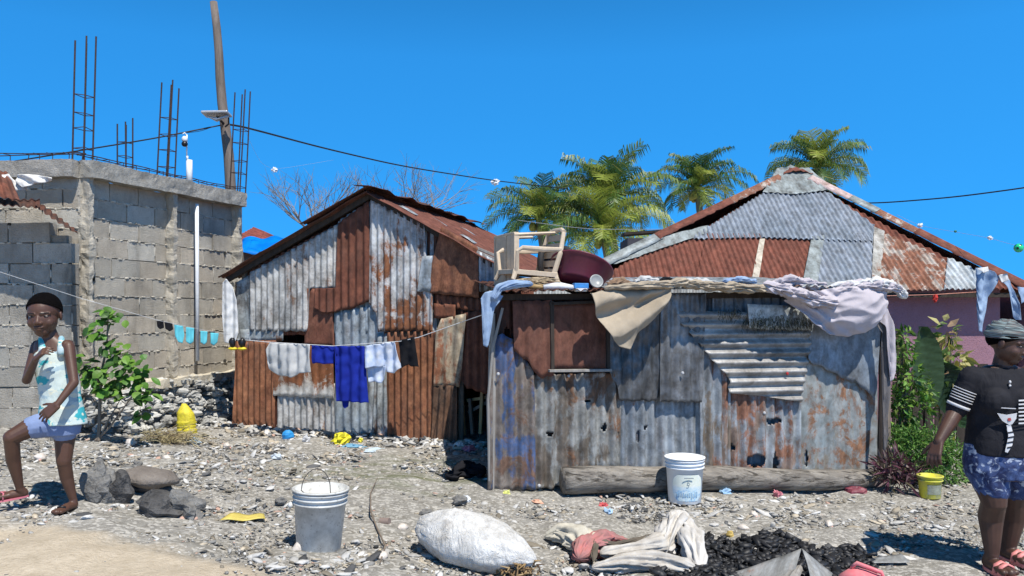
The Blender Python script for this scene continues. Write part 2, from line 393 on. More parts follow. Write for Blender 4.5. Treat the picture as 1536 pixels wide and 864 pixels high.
# unit stones
def unit_rocks(nv, rs, sub=1):
    out = []
    bm = bmesh.new()
    if sub: bmesh.ops.create_icosphere(bm, subdivisions=sub, radius=1)
    else: bmesh.ops.create_cube(bm, size=1.5); bmesh.ops.triangulate(bm, faces=bm.faces)
    bm.verts.ensure_lookup_table()
    base = np.array([v.co[:] for v in bm.verts]); fa = np.array([[l.index for l in f.verts] for f in bm.faces]); bm.free()
    for k in range(nv):
        s = 1+rs.uniform(-.28, .28, len(base))
        p = base*s[:,None]
        if k % 4 == 0:  # shell-like: pointed one end
            p[:,1:] *= (1-.45*(p[:,0:1]+1)/2*1.3).clip(.12, 2)
        if k % 4 == 1: p[:,2] = np.where(p[:,2] > 0, p[:,2]*.6, p[:,2]*.25)
        out.append(p)
    return out, fa
def scatter(name, pos, size, cols, seed, label=None, cat=None, flat=.55, elong=1.5, sub=1, mat=None, k='stuff', bury=.25, upright=False):
    rs = np.random.RandomState(seed); U, fa = unit_rocks(16, rs, sub); n = len(pos); nvv = len(U[0])
    V = np.empty((n, nvv, 3)); 
    ch = rs.randint(0, 16, n); yaw = rs.uniform(0, 2*np.pi, n); til = rs.normal(0, .35, n)
    for i in range(n):
        p = U[ch[i]]*np.array([size[i]*rs.uniform(1, elong), size[i]*rs.uniform(.6, 1), size[i]*rs.uniform(.5, 1)*flat])
        c, s = math.cos(til[i]), math.sin(til[i]); x = p[:,0]*c-p[:,2]*s; z = p[:,0]*s+p[:,2]*c
        c, s = math.cos(yaw[i]), math.sin(yaw[i])
        V[i,:,0] = x*c-p[:,1]*s+pos[i][0]; V[i,:,1] = x*s+p[:,1]*c+pos[i][1]; V[i,:,2] = z+pos[i][2]+size[i]*flat*(1-bury*2)*.8
    f = (fa[None]+(np.arange(n)*nvv)[:,None,None]).reshape(-1, 3)
    me = bpy.data.meshes.new(name); me.vertices.add(n*nvv); me.vertices.foreach_set('co', V.ravel())
    me.loops.add(f.size); me.loops.foreach_set('vertex_index', f.ravel().astype(np.int32)); me.polygons.add(len(f))
    me.polygons.foreach_set('loop_start', np.arange(0, f.size, 3)); me.update(calc_edges=True)
    cc = np.repeat(np.concatenate([cols, np.ones((n,1))], 1), nvv, 0).astype(np.float32)
    ca = me.attributes.new('col', 'FLOAT_COLOR', 'POINT'); ca.data.foreach_set('color', cc.ravel())
    if sub > 1: me.polygons.foreach_set('use_smooth', [True]*len(f))
    me.materials.append(mat or M_stone); o = bpy.data.objects.new(name, me); C.objects.link(o)
    if k: o['kind'] = k
    if label: o['label'] = label; o['category'] = cat
    return o
M_stone = attrmat('pebble_and_shell', .85, .5, 60, .25, var=.3)
def stonecols(n, rs, warm=.3, white=.3):
    g = rs.uniform(.17, .52, n); c = np.stack([g*1.03, g, g*.93], 1)
    wm = rs.rand(n) < warm; c[wm] *= np.array([1.12, 1.0, .82])
    wh = rs.rand(n) < white; c[wh] = rs.uniform(.48, .74, (wh.sum(), 1))*np.array([[1, .98, .93]])
    pk = rs.rand(n) < .03; c[pk] = np.array([.55, .36, .28])
    dk = rs.rand(n) < .08; c[dk] = rs.uniform(.07, .14, (dk.sum(), 1))
    return c
def in_footprint(x, y):
    return False
def sample_px(n, rs, x0, x1, y0, y1, wfn=None):
    """random ground points under a window of the picture, found by casting rays on the ground grid"""
    px = rs.uniform(x0, x1, n); py = rs.uniform(y0, y1, n)
    if wfn is not None:
        k = rs.rand(n) < wfn(px, py); px, py = px[k], py[k]
    lo = np.full(len(px), 2.0); hi = np.full(len(px), 26.0)
    for _ in range(26):
        mid = (lo+hi)/2; X = (px-CX)/F*mid; Z = CZ-(py-HZ)/F*mid
        below = Z < gz(X, mid); hi = np.where(below, mid, hi); lo = np.where(below, lo, mid)
    X = (px-CX)/F*hi
    return np.stack([X, hi, gz(X, hi)], 1), px, py
def blob(px, py, cx, cy, rx, ry): return np.exp(-(((px-cx)/rx)**2+((py-cy)/ry)**2))
def density(px, py):
    d = .24+.10*np.sin(px*.013+py*.05)*np.sin(py*.09-px*.004)+0*px
    d += .9*blob(px, py, 330, 690, 230, 40)+.9*blob(px, py, 600, 670, 170, 18)+1.0*blob(px, py, 1050, 765, 240, 18)+.8*blob(px, py, 1280, 820, 260, 45)
    d += .9*blob(px, py, 560, 838, 240, 22)+.7*blob(px, py, 230, 770, 220, 20)+.7*blob(px, py, 690, 700, 60, 18)+.8*blob(px, py, 120, 690, 130, 25)+.6*blob(px, py, 1420, 700, 90, 20)
    d -= .30*blob(px, py, 640, 735, 170, 28)+.5*blob(px, py, 1000, 795, 330, 10)+.25*blob(px, py, 1250, 755, 120, 9)+.3*blob(px, py, 420, 745, 120, 14)
    d *= np.where((py-778)-(px)*84/430*1.02 > -6+6*np.sin(px*.05), .24, 1)
    return np.clip(d, 0, 1)
def world_field(n, rs, margin=1.0):
    """stones also just beyond the frame and behind things, so the place looks whole from a step aside"""
    pos, px, py = sample_px(n, rs, -330, 1870, 612, 1010, density)
    return pos, px, py
rs = np.random.RandomState(11)
pos, px, py = world_field(105000, rs)
dist = pos[:,1]
sz = np.clip(rs.lognormal(math.log(.0092), .48, len(pos)), .004, .034)*np.clip(dist/5.5, .8, 1.35)
pos[:,2] -= sz*.1
o = scatter('pebbles', pos, sz, stonecols(len(pos), rs, .35, .17), 5, 'loose pebbles, coral bits and broken shells strewn over the grey dirt', 'pebbles')
pos, px, py = sample_px(5200, rs, -250, 1800, 618, 950, lambda a, b: density(a, b)**2)
sz = np.clip(rs.lognormal(math.log(.024), .33, len(pos)), .015, .055)
scatter('shell_rubble', pos, sz, stonecols(len(pos), rs, .3, .42), 6, 'larger pale stones and broken conch shells lying among the pebbles', 'rubble', flat=.5, elong=1.9, sub=2)

# ------------------------------------------------------------------ concrete block building
def concrete(name, col, col2, dark=.4, sc=6):
    m, t, b = newmat(name); g = nd(t, 'ShaderNodeTexCoord').outputs['Object']; at = nd(t, 'ShaderNodeAttribute', attribute_name='col').outputs['Color']
    n = noi(t, g, sc, 7, .7); n2 = noi(t, g, 70, 4, .75); n3 = noi(t, g, 2.5, 6, .7, (1,1,.35), (4,2,5))
    c = mixc(t, ramp(t, n, .3, .7), col2, col); c = mixc(t, 1.0, c, at, 'MULTIPLY')
    c = mixc(t, mth(t, 'MULTIPLY', ramp(t, n2, .5, .75), .5), c, tuple(x*.4 for x in col))
    c = mixc(t, mth(t, 'MULTIPLY', ramp(t, n3, .52, .72), dark), c, (.07,.065,.055))
    t.links.new(c, b.inputs['Base Color']); b.inputs['Roughness'].default_value = .95; b.inputs['Specular IOR Level'].default_value = .15
    bump(t, b, mth(t, 'ADD', n, mth(t, 'MULTIPLY', n2, 1.2)), .8, .012); return m
M_block = concrete('grey_concrete_block', (.56,.515,.43), (.40,.37,.31), .45)
M_blockdark = concrete('stained_concrete_block', (.46,.43,.37), (.31,.285,.24), .8)
M_mortar = concrete('rough_mortar', (.60,.56,.47), (.42,.385,.32), .2, 14)
M_beam = concrete('cast_concrete', (.44,.42,.37), (.24,.225,.195), .9, 9)
def blocks_mesh(o, ud, n, L, z0, z1, seed, thick=.15, keep=None, bw=.40, bh=.20, gap=.012, endrag=0):
    """running-bond blocks laid along ud, faces towards n"""
    rnd(seed); o = Vector(o); ud = Vector(ud).normalized(); n = Vector(n).normalized(); mb = MB(); mo = MB(); row = 0; z = z0
    M = Matrix((ud, -n, Vector((0,0,1)))).transposed()
    while z < z1-.02:
        h = min(bh, z1-z); off = -bw/2 if row % 2 else 0; off += random.uniform(-.03, .03); x = off
        while x < L:
            xa, xb = max(0, x), min(L, x+bw)
            if xb-xa > .04 and (keep is None or keep((xa+xb)/2, z+h/2)):
                g = random.uniform(.78, 1.08); tn = random.uniform(.95, 1.02); mb.cur = (g, g*tn, g*tn*tn)
                k = random.uniform(-.006, .006); q = o+ud*((xa+xb)/2)-n*(thick/2-k)+Vector((0,0,z+h/2))
                rot = Matrix.Rotation(random.uniform(-.012, .012), 3, n)
                k0 = len(mb.v); mb.box(q, (xb-xa-gap, thick, h-gap), rot @ M)
                for vi in range(k0, len(mb.v)):
                    p = Vector(mb.v[vi]); mb.v[vi] = tuple(p+ud*random.uniform(-.005,.005)+Vector((0,0,random.uniform(-.005,.005))))
                if random.random() < .10:    # near-black lump, painted as the shade inside a chipped corner
                    mo.cur = (.10,.10,.10); mo.rock(o+ud*(xb-.01)+n*(.004)+Vector((0,0,z+h*random.choice([.1,.9]))), (random.uniform(.012,.03), .012, random.uniform(.012,.03)), random.random()*99, .6, 7, 5, M)
                # squeezed mortar along the bed and in the head joint
                if random.random() < .85:
                    xx = xa
                    while xx < xb:
                        l_ = random.uniform(.02, .08)
                        if random.random() < .78:
                            mo.cur = (random.uniform(.8,1.15),)*3
                            mo.rock(o+ud*(xx+l_/2)+n*(-.003)+Vector((0,0,z+random.uniform(-.006,.006))), (l_*.6, random.uniform(.006,.02), random.uniform(.006,.017)), random.random()*99, .4, 6, 4, M)
                        xx += l_
                if random.random() < .5: 
                    mo.cur = (random.uniform(.8,1.1),)*3
                    mo.rock(o+ud*xa+n*(-.004)+Vector((0,0,z+h*random.uniform(.3,.8))), (.009, .009, h*random.uniform(.15,.4)), random.random()*99, .4, 6, 4, M)
            x += bw
        z += bh; row += 1
    # recessed mortar core
    mo.cur = (.75,.75,.75)
    if keep is None: mo.box(o+ud*(L/2)-n*(thick/2+.012)+Vector((0,0,(z0+z1)/2)), (L-.01, thick-.03, z1-z0), M)
    return mb, mo, M
def rebar_cage(name_parent, base, top_z, seed, mat, lean=(0,0), w_=.13, step=.2, extra=(0,0,0,0)):
    rnd(seed); pass
M_rebar = plain('rusty_rebar', (.055,.030,.022), .7, .4, 30)
Yc = 8.0; Cc = P(125, 241, Yc); ZT = Cc.z
Yf = (ZT-CZ)*F/(HZ-291); Cf = P(358, 291, Yf); Cf.z = ZT
sd = (Cf-Cc); SL = sd.length; sd.normalize(); sn = Vector((sd.y, -sd.x, 0))         # side wall faces right
fd = Vector((-.993, .12, 0)).normalized(); fn = Vector((-fd.y, fd.x, 0)); fn = fn if fn.y < 0 else -fn
BZ = .42
bld = thing('block_building', 'unfinished grey concrete block building with bare rebar sticking out of its roof beam', 'building', (Cc.x, Cc.y, BZ))
# side wall between pilasters, slightly recessed
hb = ZT-.16
mb, mo, M = blocks_mesh(Vector((Cc.x, Cc.y, 0))-sn*.05, sd, sn, SL, BZ+.32, hb, 21)
w1 = mb.build('side_wall', M_block, bld); mo.build('mortar', M_mortar, w1)
mb, mo, M = blocks_mesh(Vector((Cc.x, Cc.y, 0))+fd*.06-fn*.02, fd, fn, 3.4, BZ, hb, 22)
w2 = mb.build('front_wall', M_block, bld); mo.build('mortar', M_mortar, w2)
def lumpy_box(mb, c, size, M, seed, amp=.012, st=.06):
    """a cast concrete member with uneven faces"""
    nx, ny, nz = [max(1, int(s/st)) for s in size]; k0 = len(mb.v); vid = {}
    def vert(i, j, k):
        key = (i, j, k)
        if key not in vid:
            p = Vector(((i/nx-.5)*size[0], (j/ny-.5)*size[1], (k/nz-.5)*size[2])); q = M @ p+Vector(c)
            a = noise.noise(q*6+Vector((seed,0,0)))+.6*noise.noise(q*17+Vector((0,seed,0)))
            d = Vector((p.x/size[0], p.y/size[1], p.z/size[2])); d = M @ d.normalized()
            vid[key] = len(mb.v); mb.v.append(tuple(q+d*amp*a)); mb.c.append(mb.cur)
        return vid[key]
    for i in range(nx):
        for j in range(ny):
            for k in (0, nz): mb.f.append((vert(i,j,k), vert(i+1,j,k), vert(i+1,j+1,k), vert(i,j+1,k))); mb.m.append(mb.mi)
    for i in range(nx):
        for k in range(nz):
            for j in (0, ny): mb.f.append((vert(i,j,k), vert(i+1,j,k), vert(i+1,j,k+1), vert(i,j,k+1))); mb.m.append(mb.mi)
    for j in range(ny):
        for k in range(nz):
            for i in (0, nx): mb.f.append((vert(i,j,k), vert(i,j+1,k), vert(i,j+1,k+1), vert(i,j,k+1))); mb.m.append(mb.mi)
def smat(u, n): return Matrix((u, -n, Vector((0,0,1)))).transposed()
Ms, Mf = smat(sd, sn), smat(fd, fn)
b_ = MB(); b_.cur = (1,1,1); lumpy_box(b_, Vector((Cc.x,Cc.y,0))+sd*(SL/2)+sn*(.035)+Vector((0,0,ZT-.085)), (SL+.0, .17, .17), Ms, 1, .016, .035); b_.build('roof_beam', M_beam, bld, smooth=False)
b_ = MB(); b_.cur = (1.02,1,1); lumpy_box(b_, Vector((Cc.x,Cc.y,0))+fd*(1.75)+fn*(.0)+Vector((0,0,ZT-.085)), (3.4, .2, .17), Mf, 2, .012, .04); b_.build('roof_beam', M_beam, bld)
for k, a in enumerate((.05, SL*.505, SL-.04)):
    b_ = MB(); b_.cur = (.95,.94,.92); lumpy_box(b_, Vector((Cc.x,Cc.y,0))+sd*a-sn*.02+Vector((0,0,(BZ+hb)/2+.02)), (.06 if k == 0 else .055, .15, hb-BZ+.0), Ms, 5+k, .03, .028); b_.build('pilaster', M_block, bld)
b_ = MB(); b_.cur = (.5,.5,.5)
for a in (SL,): 
    b_.box(Vector((Cf.x, Cf.y, 0))+Vector((-1.7,.2,(BZ+ZT)/2)), (3.3, .15, ZT-BZ-.1))
b_.build('back_wall', M_block, bld)
# rebar along the roof edge
rb = MB(); 
def railing(mb, a, dirv, L, hgt, seed):
    rnd(seed); up = Vector((0,0,1))
    for hh, jj in ((hgt, .0), (hgt*.95, .09)):
        pts = []; nrm = Vector((-dirv.y, dirv.x, 0))
        for i in range(12): pts.append(a+dirv*(L*i/11)+up*(hh+random.uniform(-.008,.008))+nrm*jj)
        mb.tube(pts, .0055, 5)
    x = .05
    while x < L:
        p = a+dirv*x; q = Vector((random.uniform(-.02,.02), 0, 0)); mb.tube([p-up*.03, p+up*hgt+q, p+up*hgt*.95+q+Vector((-dirv.y, dirv.x,0))*.09], .0045, 5); x += random.uniform(.13, .2)
railing(rb, Vector((Cc.x, Cc.y, ZT))-sn*.03, sd, SL, .075, 3); railing(rb, Vector((Cc.x, Cc.y, ZT))+Vector((0,.05,0)), fd, 3.3, .085, 4)
rb.build('roof_edge_rebar', M_rebar, bld)
def cage(px0, px1, ytop, ybot, Y, seed, ties=True, tilt=0, tops=None):
    rnd(seed); r = MB(); a = P(px0, ybot, Y); b = P(px1, ybot, Y); wd = (b-a).length; zt = P(px0, ytop, Y).z; tops = tops or [random.uniform(-.12, 0) for _ in range(4)]
    zb = a.z; dx = (wd*.78, wd*.62); k = 0; cor = []
    for i, (u, v) in enumerate(((0,0),(.36,1),(.80,0),(1.0,1))):
        x = a.x+u*wd; y = Y+v*.12; le = random.uniform(-.006,.006)+tilt; cor.append((x, y, le))
        r.tube([(x-le*.2, y, zb-.15), (x+le*.5, y, (zb+zt)/2), (x+le, y, zt+tops[i])], .0085, 6)
    z = zb+.1; H = zt-zb
    while z < zb+H*.62 and ties:
        f = (z-zb)/H; q = [Vector((c[0]+c[2]*f, c[1], z+random.uniform(-.01,.01))) for c in cor]; q = [q[0], q[2], q[3], q[1], q[0]]
        r.tube(q, .0045, 5); z += random.uniform(.15, .24)
    r.build('rebar_column', M_rebar, bld)
cage(109, 130, 43, 236, Yc+.06, 31, tilt=.03); cage(176, 192, 172, 247, 9.6, 32); cage(236, 256, 117, 263, Yc+SL*.505, 33, tilt=.05); cage(345, 364, 132, 291, Yf, 34, tilt=.06)
# white pvc down pipe and the short stubs with a camera
M_pvc = plain('white_pvc', (.75,.77,.78), .45, .12, 12, bmp=.05)
PLS = Plane(Vector((Cc.x,Cc.y,0)), sd, (0,0,1)); 
pp = MB(); a = PLS.px(289, 306, 0); b = PLS.px(291, 541, 0)
outn = sn if PLS.n.dot(sn) > 0 else sn
pp.tube([a+sn*.06, (a+b)/2+sn*.055, b+sn*.05], .022, 12); pp.build('pvc_downpipe', M_pvc, bld, smooth=True)
pp = MB(); q = P(284, 268, 9.4); pp.tube([q-Vector((0,0,.1)), P(284, 240, 9.4)], .035, 12); pp.tube([P(281,240,9.38), P(281,234,9.38)], .012, 8); pp.build('pvc_stub', M_pvc, bld, smooth=True)
sc_ = thing('security_camera', 'small white and black dome security camera on a thin pipe above the block building', 'camera', P(280, 236, 9.4))
M_black = plain('black_plastic', (.012,.012,.014), .35, .2, 20, bmp=.1)
x = MB(); x.tube([P(280,238,9.4), P(280.5,202,9.4)], .008, 8); x.tube([P(280.5,203,9.4), P(277,199,9.4), P(274,201,9.38)], .007, 6); x.build('mounting_pipe', M_pvc, sc_, smooth=True)
x = MB(); x.ell(P(277,209,9.38), (.034,.034,.04)); x.build('camera_housing', M_pvc, sc_, smooth=True)
x = MB(); x.ell(P(277,216,9.36), (.036,.036,.034)); x.build('dome_lens', M_black, sc_, smooth=True)

# older stained wall and tin canopy at far left
an = thing('stained_block_wall', 'dark stained block lean-to wall under a bent tin canopy at the left edge', 'wall', (-5, 7.8, .5))
e = P(108, 350, 7.74)
def keepf(u, z): return z < 2.42-.14*max(0, (1-u/1.2)) or random.random() < .3
mb, mo, M = blocks_mesh((e.x, 7.74, 0), (-1,0,0), (0,-1,0), 2.6, .45, 2.5, 41, .14, keep=lambda u, z: z < 2.36-max(0,.3-u)*.8)
mo.cur = (.5,.5,.5); mo.box((e.x-1.32, 7.82, 1.4), (2.5, .1, 1.85))
w3 = mb.build('wall', M_blockdark, an); mo.build('mortar', M_mortar, w3)
PLc = Plane(P(112, 349, 7.35), (Vector((-1.0,-.02,.31))*-1), (0,.98,-.02))
cn = MB(); 
def quadsheet(name, p00, p10, p11, p01, mat, parent, pitch=.076, amp=.009, nu=None, nv=12, crump=.008, seed=1, along='v', thick=.003):
    """corrugated quad given by its four world corners; ridges run from the 0-edge to the 1-edge"""
    p00, p10, p11, p01 = map(Vector, (p00, p10, p11, p01)); L = (p10-p00).length; H = (p01-p00).length; nu = int(L/pitch*8)+1
    n = (p10-p00).cross(p01-p00).normalized(); mb = MB()
    for i in range(nu+1):
        for j in range(nv+1):
            u, v = i/nu, j/nv; p = p00*(1-u)*(1-v)+p10*u*(1-v)+p11*u*v+p01*(1-u)*v
            p = p+n*(amp*math.sin(2*math.pi*u*L/pitch)+crump*noise.noise(Vector((u*L*3, v*H*3, seed)))*2)
            mb.v.append(tuple(p)); mb.c.append(mb.cur); mb.a.append((u*L, v*H, v))
    for i in range(nu):
        for j in range(nv): a = i*(nv+1)+j; mb.f.append((a, a+nv+1, a+nv+2, a+1)); mb.m.append(0)
    return mb.build(name, mat, parent, smooth=True, solid=thick)
M_rustroof = tin(amt=.35, dirt=.45, rust=(.13,.045,.03), rust2=(.24,.085,.05))
M_rustdark = tin(amt=.4, dirt=.7, rust=(.08,.03,.02), rust2=(.16,.06,.035))
quadsheet('canopy_sheet', P(-60,302,7.35), P(60,312,7.28), P(60,300,7.74), P(-60,294,7.8), M_rustdark, an, seed=3)
quadsheet('canopy_sheet', P(52,308,7.30), P(116,352,7.26), P(112,344,7.74), P(55,300,7.76), M_rustdark, an, seed=4)
quadsheet('loose_roof_sheet', P(-40,292,7.3), P(30,300,7.3), P(12,258,7.7), P(-40,250,7.7), M_rustroof, an, seed=5)
M_rag = clothmat('white_rag', (.72,.70,.66), stain=.3)
PLw = Plane(P(60, 300, 7.6), (1,0,0), (0,0,1))
tag(sheet('rag', PLw, [(2,262),(12,260),(24,272),(40,276),(42,283),(10,290)], M_rag, None, off=.0, pitch=.13, amp=.02, ang=20, crump=.03, thick=.006, cfreq=9), 'small crumpled white rag at the end of the lean-to roof, leftmost of the two', 'rag')
tag(sheet('rag', PLw, [(26,263),(52,262),(82,268),(80,272),(58,276),(36,282),(28,276)], M_rag, None, off=.02, pitch=.1, amp=.02, ang=60, crump=.04, thick=.006, cfreq=9), 'longer torn white rag draped over the top of the front block wall', 'rag')

# conch shell and rubble footing under the side wall
rnd(77); ft = MB(); fr = np.random.RandomState(4)
for k in range(560):
    u = random.uniform(-.1, SL+.35); zt = BZ+.40; base = Vector((Cc.x,Cc.y,0))+sd*u+sn*random.uniform(-.02,.10)
    g0 = float(gz(base.x+sn.x*.3, base.y+sn.y*.3)); z = random.uniform(g0-.05, zt); o_ = (zt-z)*random.uniform(.2,.75)
    g = random.choice([.2,.3,.4,.45,.55,.6]); ft.cur = (g*1.02, g, g*.92)
    s = random.uniform(.03,.065); d = Matrix.Rotation(random.uniform(-1,1), 3, 'Z') @ Matrix.Rotation(random.uniform(-.6,.6), 3, 'X')
    ft.rock(base+sn*o_+Vector((0,0,z-base.z)), (s*1.1, s*.7, s*.62), k, .9, 8, 6, d, 2.2)
o = ft.build('rubble_footing', M_stone, None, smooth=False)
tag(o, 'bank of piled conch shells and stones along the foot of the block side wall', 'rubble bank')
b_ = MB(); b_.cur = (1.15,1.12,1.05); lumpy_box(b_, Vector((Cc.x,Cc.y,0))+sd*(SL/2+.1)-sn*.02+Vector((0,0,BZ+.36)), (SL+.1, .26, .09), Ms, 13, .03, .05); b_.build('footing_ledge', M_mortar, bld)
# ------------------------------------------------------------------ wood and shared metal
def woodmat(name, col, col2, sc=1., rough=.9, ax=(1,1,.12)):
    m, t, b = newmat(name); g = nd(t, 'ShaderNodeTexCoord').outputs['Object']
    n = noi(t, g, 22*sc, 6, .7, ax, dist=.6); n2 = noi(t, g, 4, 5, .6)
    c = mixc(t, ramp(t, n, .3, .7), col2, col); c = mixc(t, mth(t, 'MULTIPLY', ramp(t, n2, .5, .75), .5), c, tuple(x*.35 for x in col))
    t.links.new(c, b.inputs['Base Color']); b.inputs['Roughness'].default_value = rough; b.inputs['Specular IOR Level'].default_value = .2
    bump(t, b, n, .6, .006); return m
M_wood = woodmat('weathered_wood', (.27,.22,.17), (.13,.10,.075)); M_wooddk = woodmat('dark_old_wood', (.07,.055,.045), (.03,.025,.02))
M_woodlt = woodmat('pale_new_wood', (.62,.42,.20), (.42,.27,.12)); M_greywood = woodmat('grey_weathered_wood', (.36,.34,.31), (.20,.185,.165))
# ------------------------------------------------------------------ gabled shack in the middle distance
gA = G(352, 641); ga = R(-17); gu = Vector((math.cos(ga), math.sin(ga), 0))
GP = Plane(gA, gu, (0,0,1)); gn = GP.n; gback = -gn
gz0 = gA.z
gs = thing('gabled_shack', 'patchwork shack of rusty and pale corrugated tin with a gabled roof, behind the washing line', 'shack', tuple(gA))
uL, vL = GP.hit(350, 412); uR, vR = GP.hit(757, 402); uP, vP = GP.hit(557, 296)
Rust = tin(amt=.5, rust=(.125,.042,.026), rust2=(.21,.075,.042), dirt=.3)
Rust2 = tin(amt=.42, rust=(.14,.045,.028), rust2=(.27,.10,.05), dirt=.4)
RustO = tin(amt=.35, rust=(.17,.06,.03), rust2=(.36,.16,.08), base=(.55,.50,.42), dirt=.35, streak=.8)
RustPlate = tin(amt=.5, rust=(.15,.05,.03), rust2=(.24,.10,.06), dirt=.2)
Pale = tin(amt=-.02, base=(.42,.43,.42), base2=(.60,.58,.54), dirt=.6, rust2=(.30,.17,.10), streak=.85, metal=.1)
PaleR = tin(amt=.015, base=(.44,.46,.47), base2=(.66,.66,.64), dirt=.45, streak=.8, bottom=.10, metal=.1)
BluePale = tin(amt=-.05, base=(.32,.37,.40), base2=(.48,.52,.54), dirt=.5, metal=.15)
BluePale2 = tin(amt=-.03, base=(.30,.35,.38), base2=(.45,.49,.50), dirt=.65, metal=.15, bottom=.06)
RustFr = tin(amt=.16, base=(.62,.60,.55), base2=(.7,.68,.63), dirt=.3, streak=.6, bottom=-.22)
def gsheet(poly, mat, k, **kw):
    poly = [(a, b+16) if b >= 636 else (a, b) for a, b in poly]
    return sheet('wall_sheet', GP, poly, mat, gs, off=k, **kw)
# backing layers
gsheet([(360,640),(360,500),(415,497),(415,640)], Rust, -.01)
gsheet([(376,505),(374,405),(500,338),(503,500)], Rust2, -.012)
gsheet([(500,500),(505,332),(557,299),(600,322),(650,345),(655,500)], BluePale, -.012)
gsheet([(640,470),(640,342),(750,396),(750,480),(735,490)], tin(amt=.30, base=(.2,.24,.28), rust=(.07,.03,.02), rust2=(.13,.05,.03), dirt=.7), -.012)
# upper
gsheet([(355,520),(354,424),(379,410),(379,520)], BluePale2, .0, pitch=.15, amp=.004)
gsheet([(378,496),(377,409),(508,337),(508,432),(467,433),(462,497)], Pale, .022, ragged=.012, crump=.008)
gsheet([(360,512),(360,494),(425,494),(425,511)], BluePale2, .006, pitch=.15, amp=.003)
gsheet([(489,470),(475,462),(476,433),(508,432),(509,336),(556,302),(557,452),(530,463)], Rust, .045, ragged=.006, pitch=.09)
gsheet([(470,520),(457,518),(460,433),(502,433),(503,520)], RustPlate, .012, pitch=.3, amp=.003, crump=.012)
gsheet([(570,497),(566,470),(556,455),(558,300),(600,320),(640,338),(645,430),(652,440),(652,496)], PaleR, .048, ragged=.01, crump=.006)
gsheet([(630,437),(637,385),(654,384),(650,438)], BluePale, .075, pitch=.12, amp=.004)
gsheet([(648,440),(652,393),(665,340),(720,372),(722,447)], tin(amt=.25, base=(.32,.38,.44), rust=(.14,.05,.03), rust2=(.33,.14,.07), dirt=.25, bottom=.2, streak=.2), .065, pitch=.12, amp=.006)
gsheet([(722,438),(718,376),(756,396),(756,432)], BluePale, .055)
gsheet([(652,477),(652,455),(685,457),(685,478)], Rust2, .03, pitch=.3, amp=.003)
gsheet([(652,458),(652,440),(722,448),(735,452),(735,470)], Rust2, .015)
# lower
gsheet([(350,641),(355,512),(416,510),(414,600),(413,641)], RustO, .02, ragged=.01)
gsheet([(415,640),(415,575),(503,575),(503,640)], Pale, .0, crump=.01)
gsheet([(412,593),(413,545),(457,518),(502,520),(503,597)], RustFr, .032, ragged=.012, pitch=.1, amp=.006)
gsheet([(502,646),(502,468),(530,463),(572,458),(578,500),(580,645)], BluePale, .010, crump=.012, pitch=.1)
gsheet([(560,648),(565,500),(582,500),(582,648)], BluePale2, .02)
gsheet([(580,648),(578,498),(652,496),(657,500),(650,650)], RustO, .030, ragged=.01)
gsheet([(653,578),(656,500),(664,478),(702,470),(692,580)], tin(amt=.03, base=(.45,.38,.27), base2=(.55,.47,.34), rust=(.17,.06,.03), rust2=(.36,.15,.08), streak=.9, dirt=.3), .05, ang=-3, pitch=.11, amp=.010, crump=.02)
gsheet([(650,662),(652,576),(688,578),(690,655),(672,657)], tin(amt=.2, base=(.42,.33,.22), base2=(.5,.4,.28), rust=(.10,.05,.03), rust2=(.22,.12,.07), streak=.9, dirt=.6), .06, pitch=.07, amp=.012, crump=.02, ang=-4)
gsheet([(694,570),(697,470),(738,462),(737,592),(702,582)], Rust, .035, pitch=.09)
# doorway interior: planks
for k, (x0, y0, x1, y1, mt) in enumerate(((690,655,686,585,M_woodlt),(702,654,698,600,M_wood),(713,654,716,585,M_woodlt),(725,652,722,560,M_wood),(693,622,726,604,M_wood),(690,604,727,598,M_woodlt))):
    x = MB(); x.beam(GP.px(x0,y0,-.12-.02*k), GP.px(x1,y1,-.12-.02*k), .045, .03); x.build('plank', mt, gs)
# roof: two slopes running back from the gable
LR = 3.3; ov = .15
def gp(u, v, d): return GP.at(u, v)+gback*d
slL = (vP-vL)/(uP-uL); slR = (vP-vR)/(uR-uP)
RustTop = tin(amt=.42, rust=(.13,.045,.032), rust2=(.20,.075,.05), dirt=.15, base=(.6,.6,.6))
quadsheet('roof_sheet', gp(uP-.03, vP+.06, -ov), gp(uP-.03, vP+.06, LR), gp(uR+.04, vR-.01, LR), gp(uR+.04, vR-.01, -ov-.02), RustTop, gs, nv=20, amp=.007, seed=12, crump=.012)
quadsheet('roof_sheet', gp(uL-.10, vL-.03, -ov), gp(uL-.10, vL-.03, LR), gp(uP+.02, vP+.05, LR), gp(uP+.02, vP+.05, -ov), M_rustdark, gs, nv=20, seed=13, crump=.01)
quadsheet('roof_sheet', gp(uP-.75, vP-.75*slL+.07, -ov-.06), gp(uP-.75, vP-.75*slL+.07, LR-.6), gp(uP+.05, vP+.09, LR-.6), gp(uP+.05, vP+.09, -ov-.06), M_rustdark, gs, nv=12, seed=14, crump=.014)
quadsheet('ridge_cap', gp(uP-.08, vP+.10, -ov-.12), gp(uP-.08, vP+.08, LR), gp(uP+.22, vP+.015, LR), gp(uP+.20, vP+.05, -ov-.05), M_rustdark, gs, nv=12, pitch=.3, amp=.004, seed=15, crump=.02)
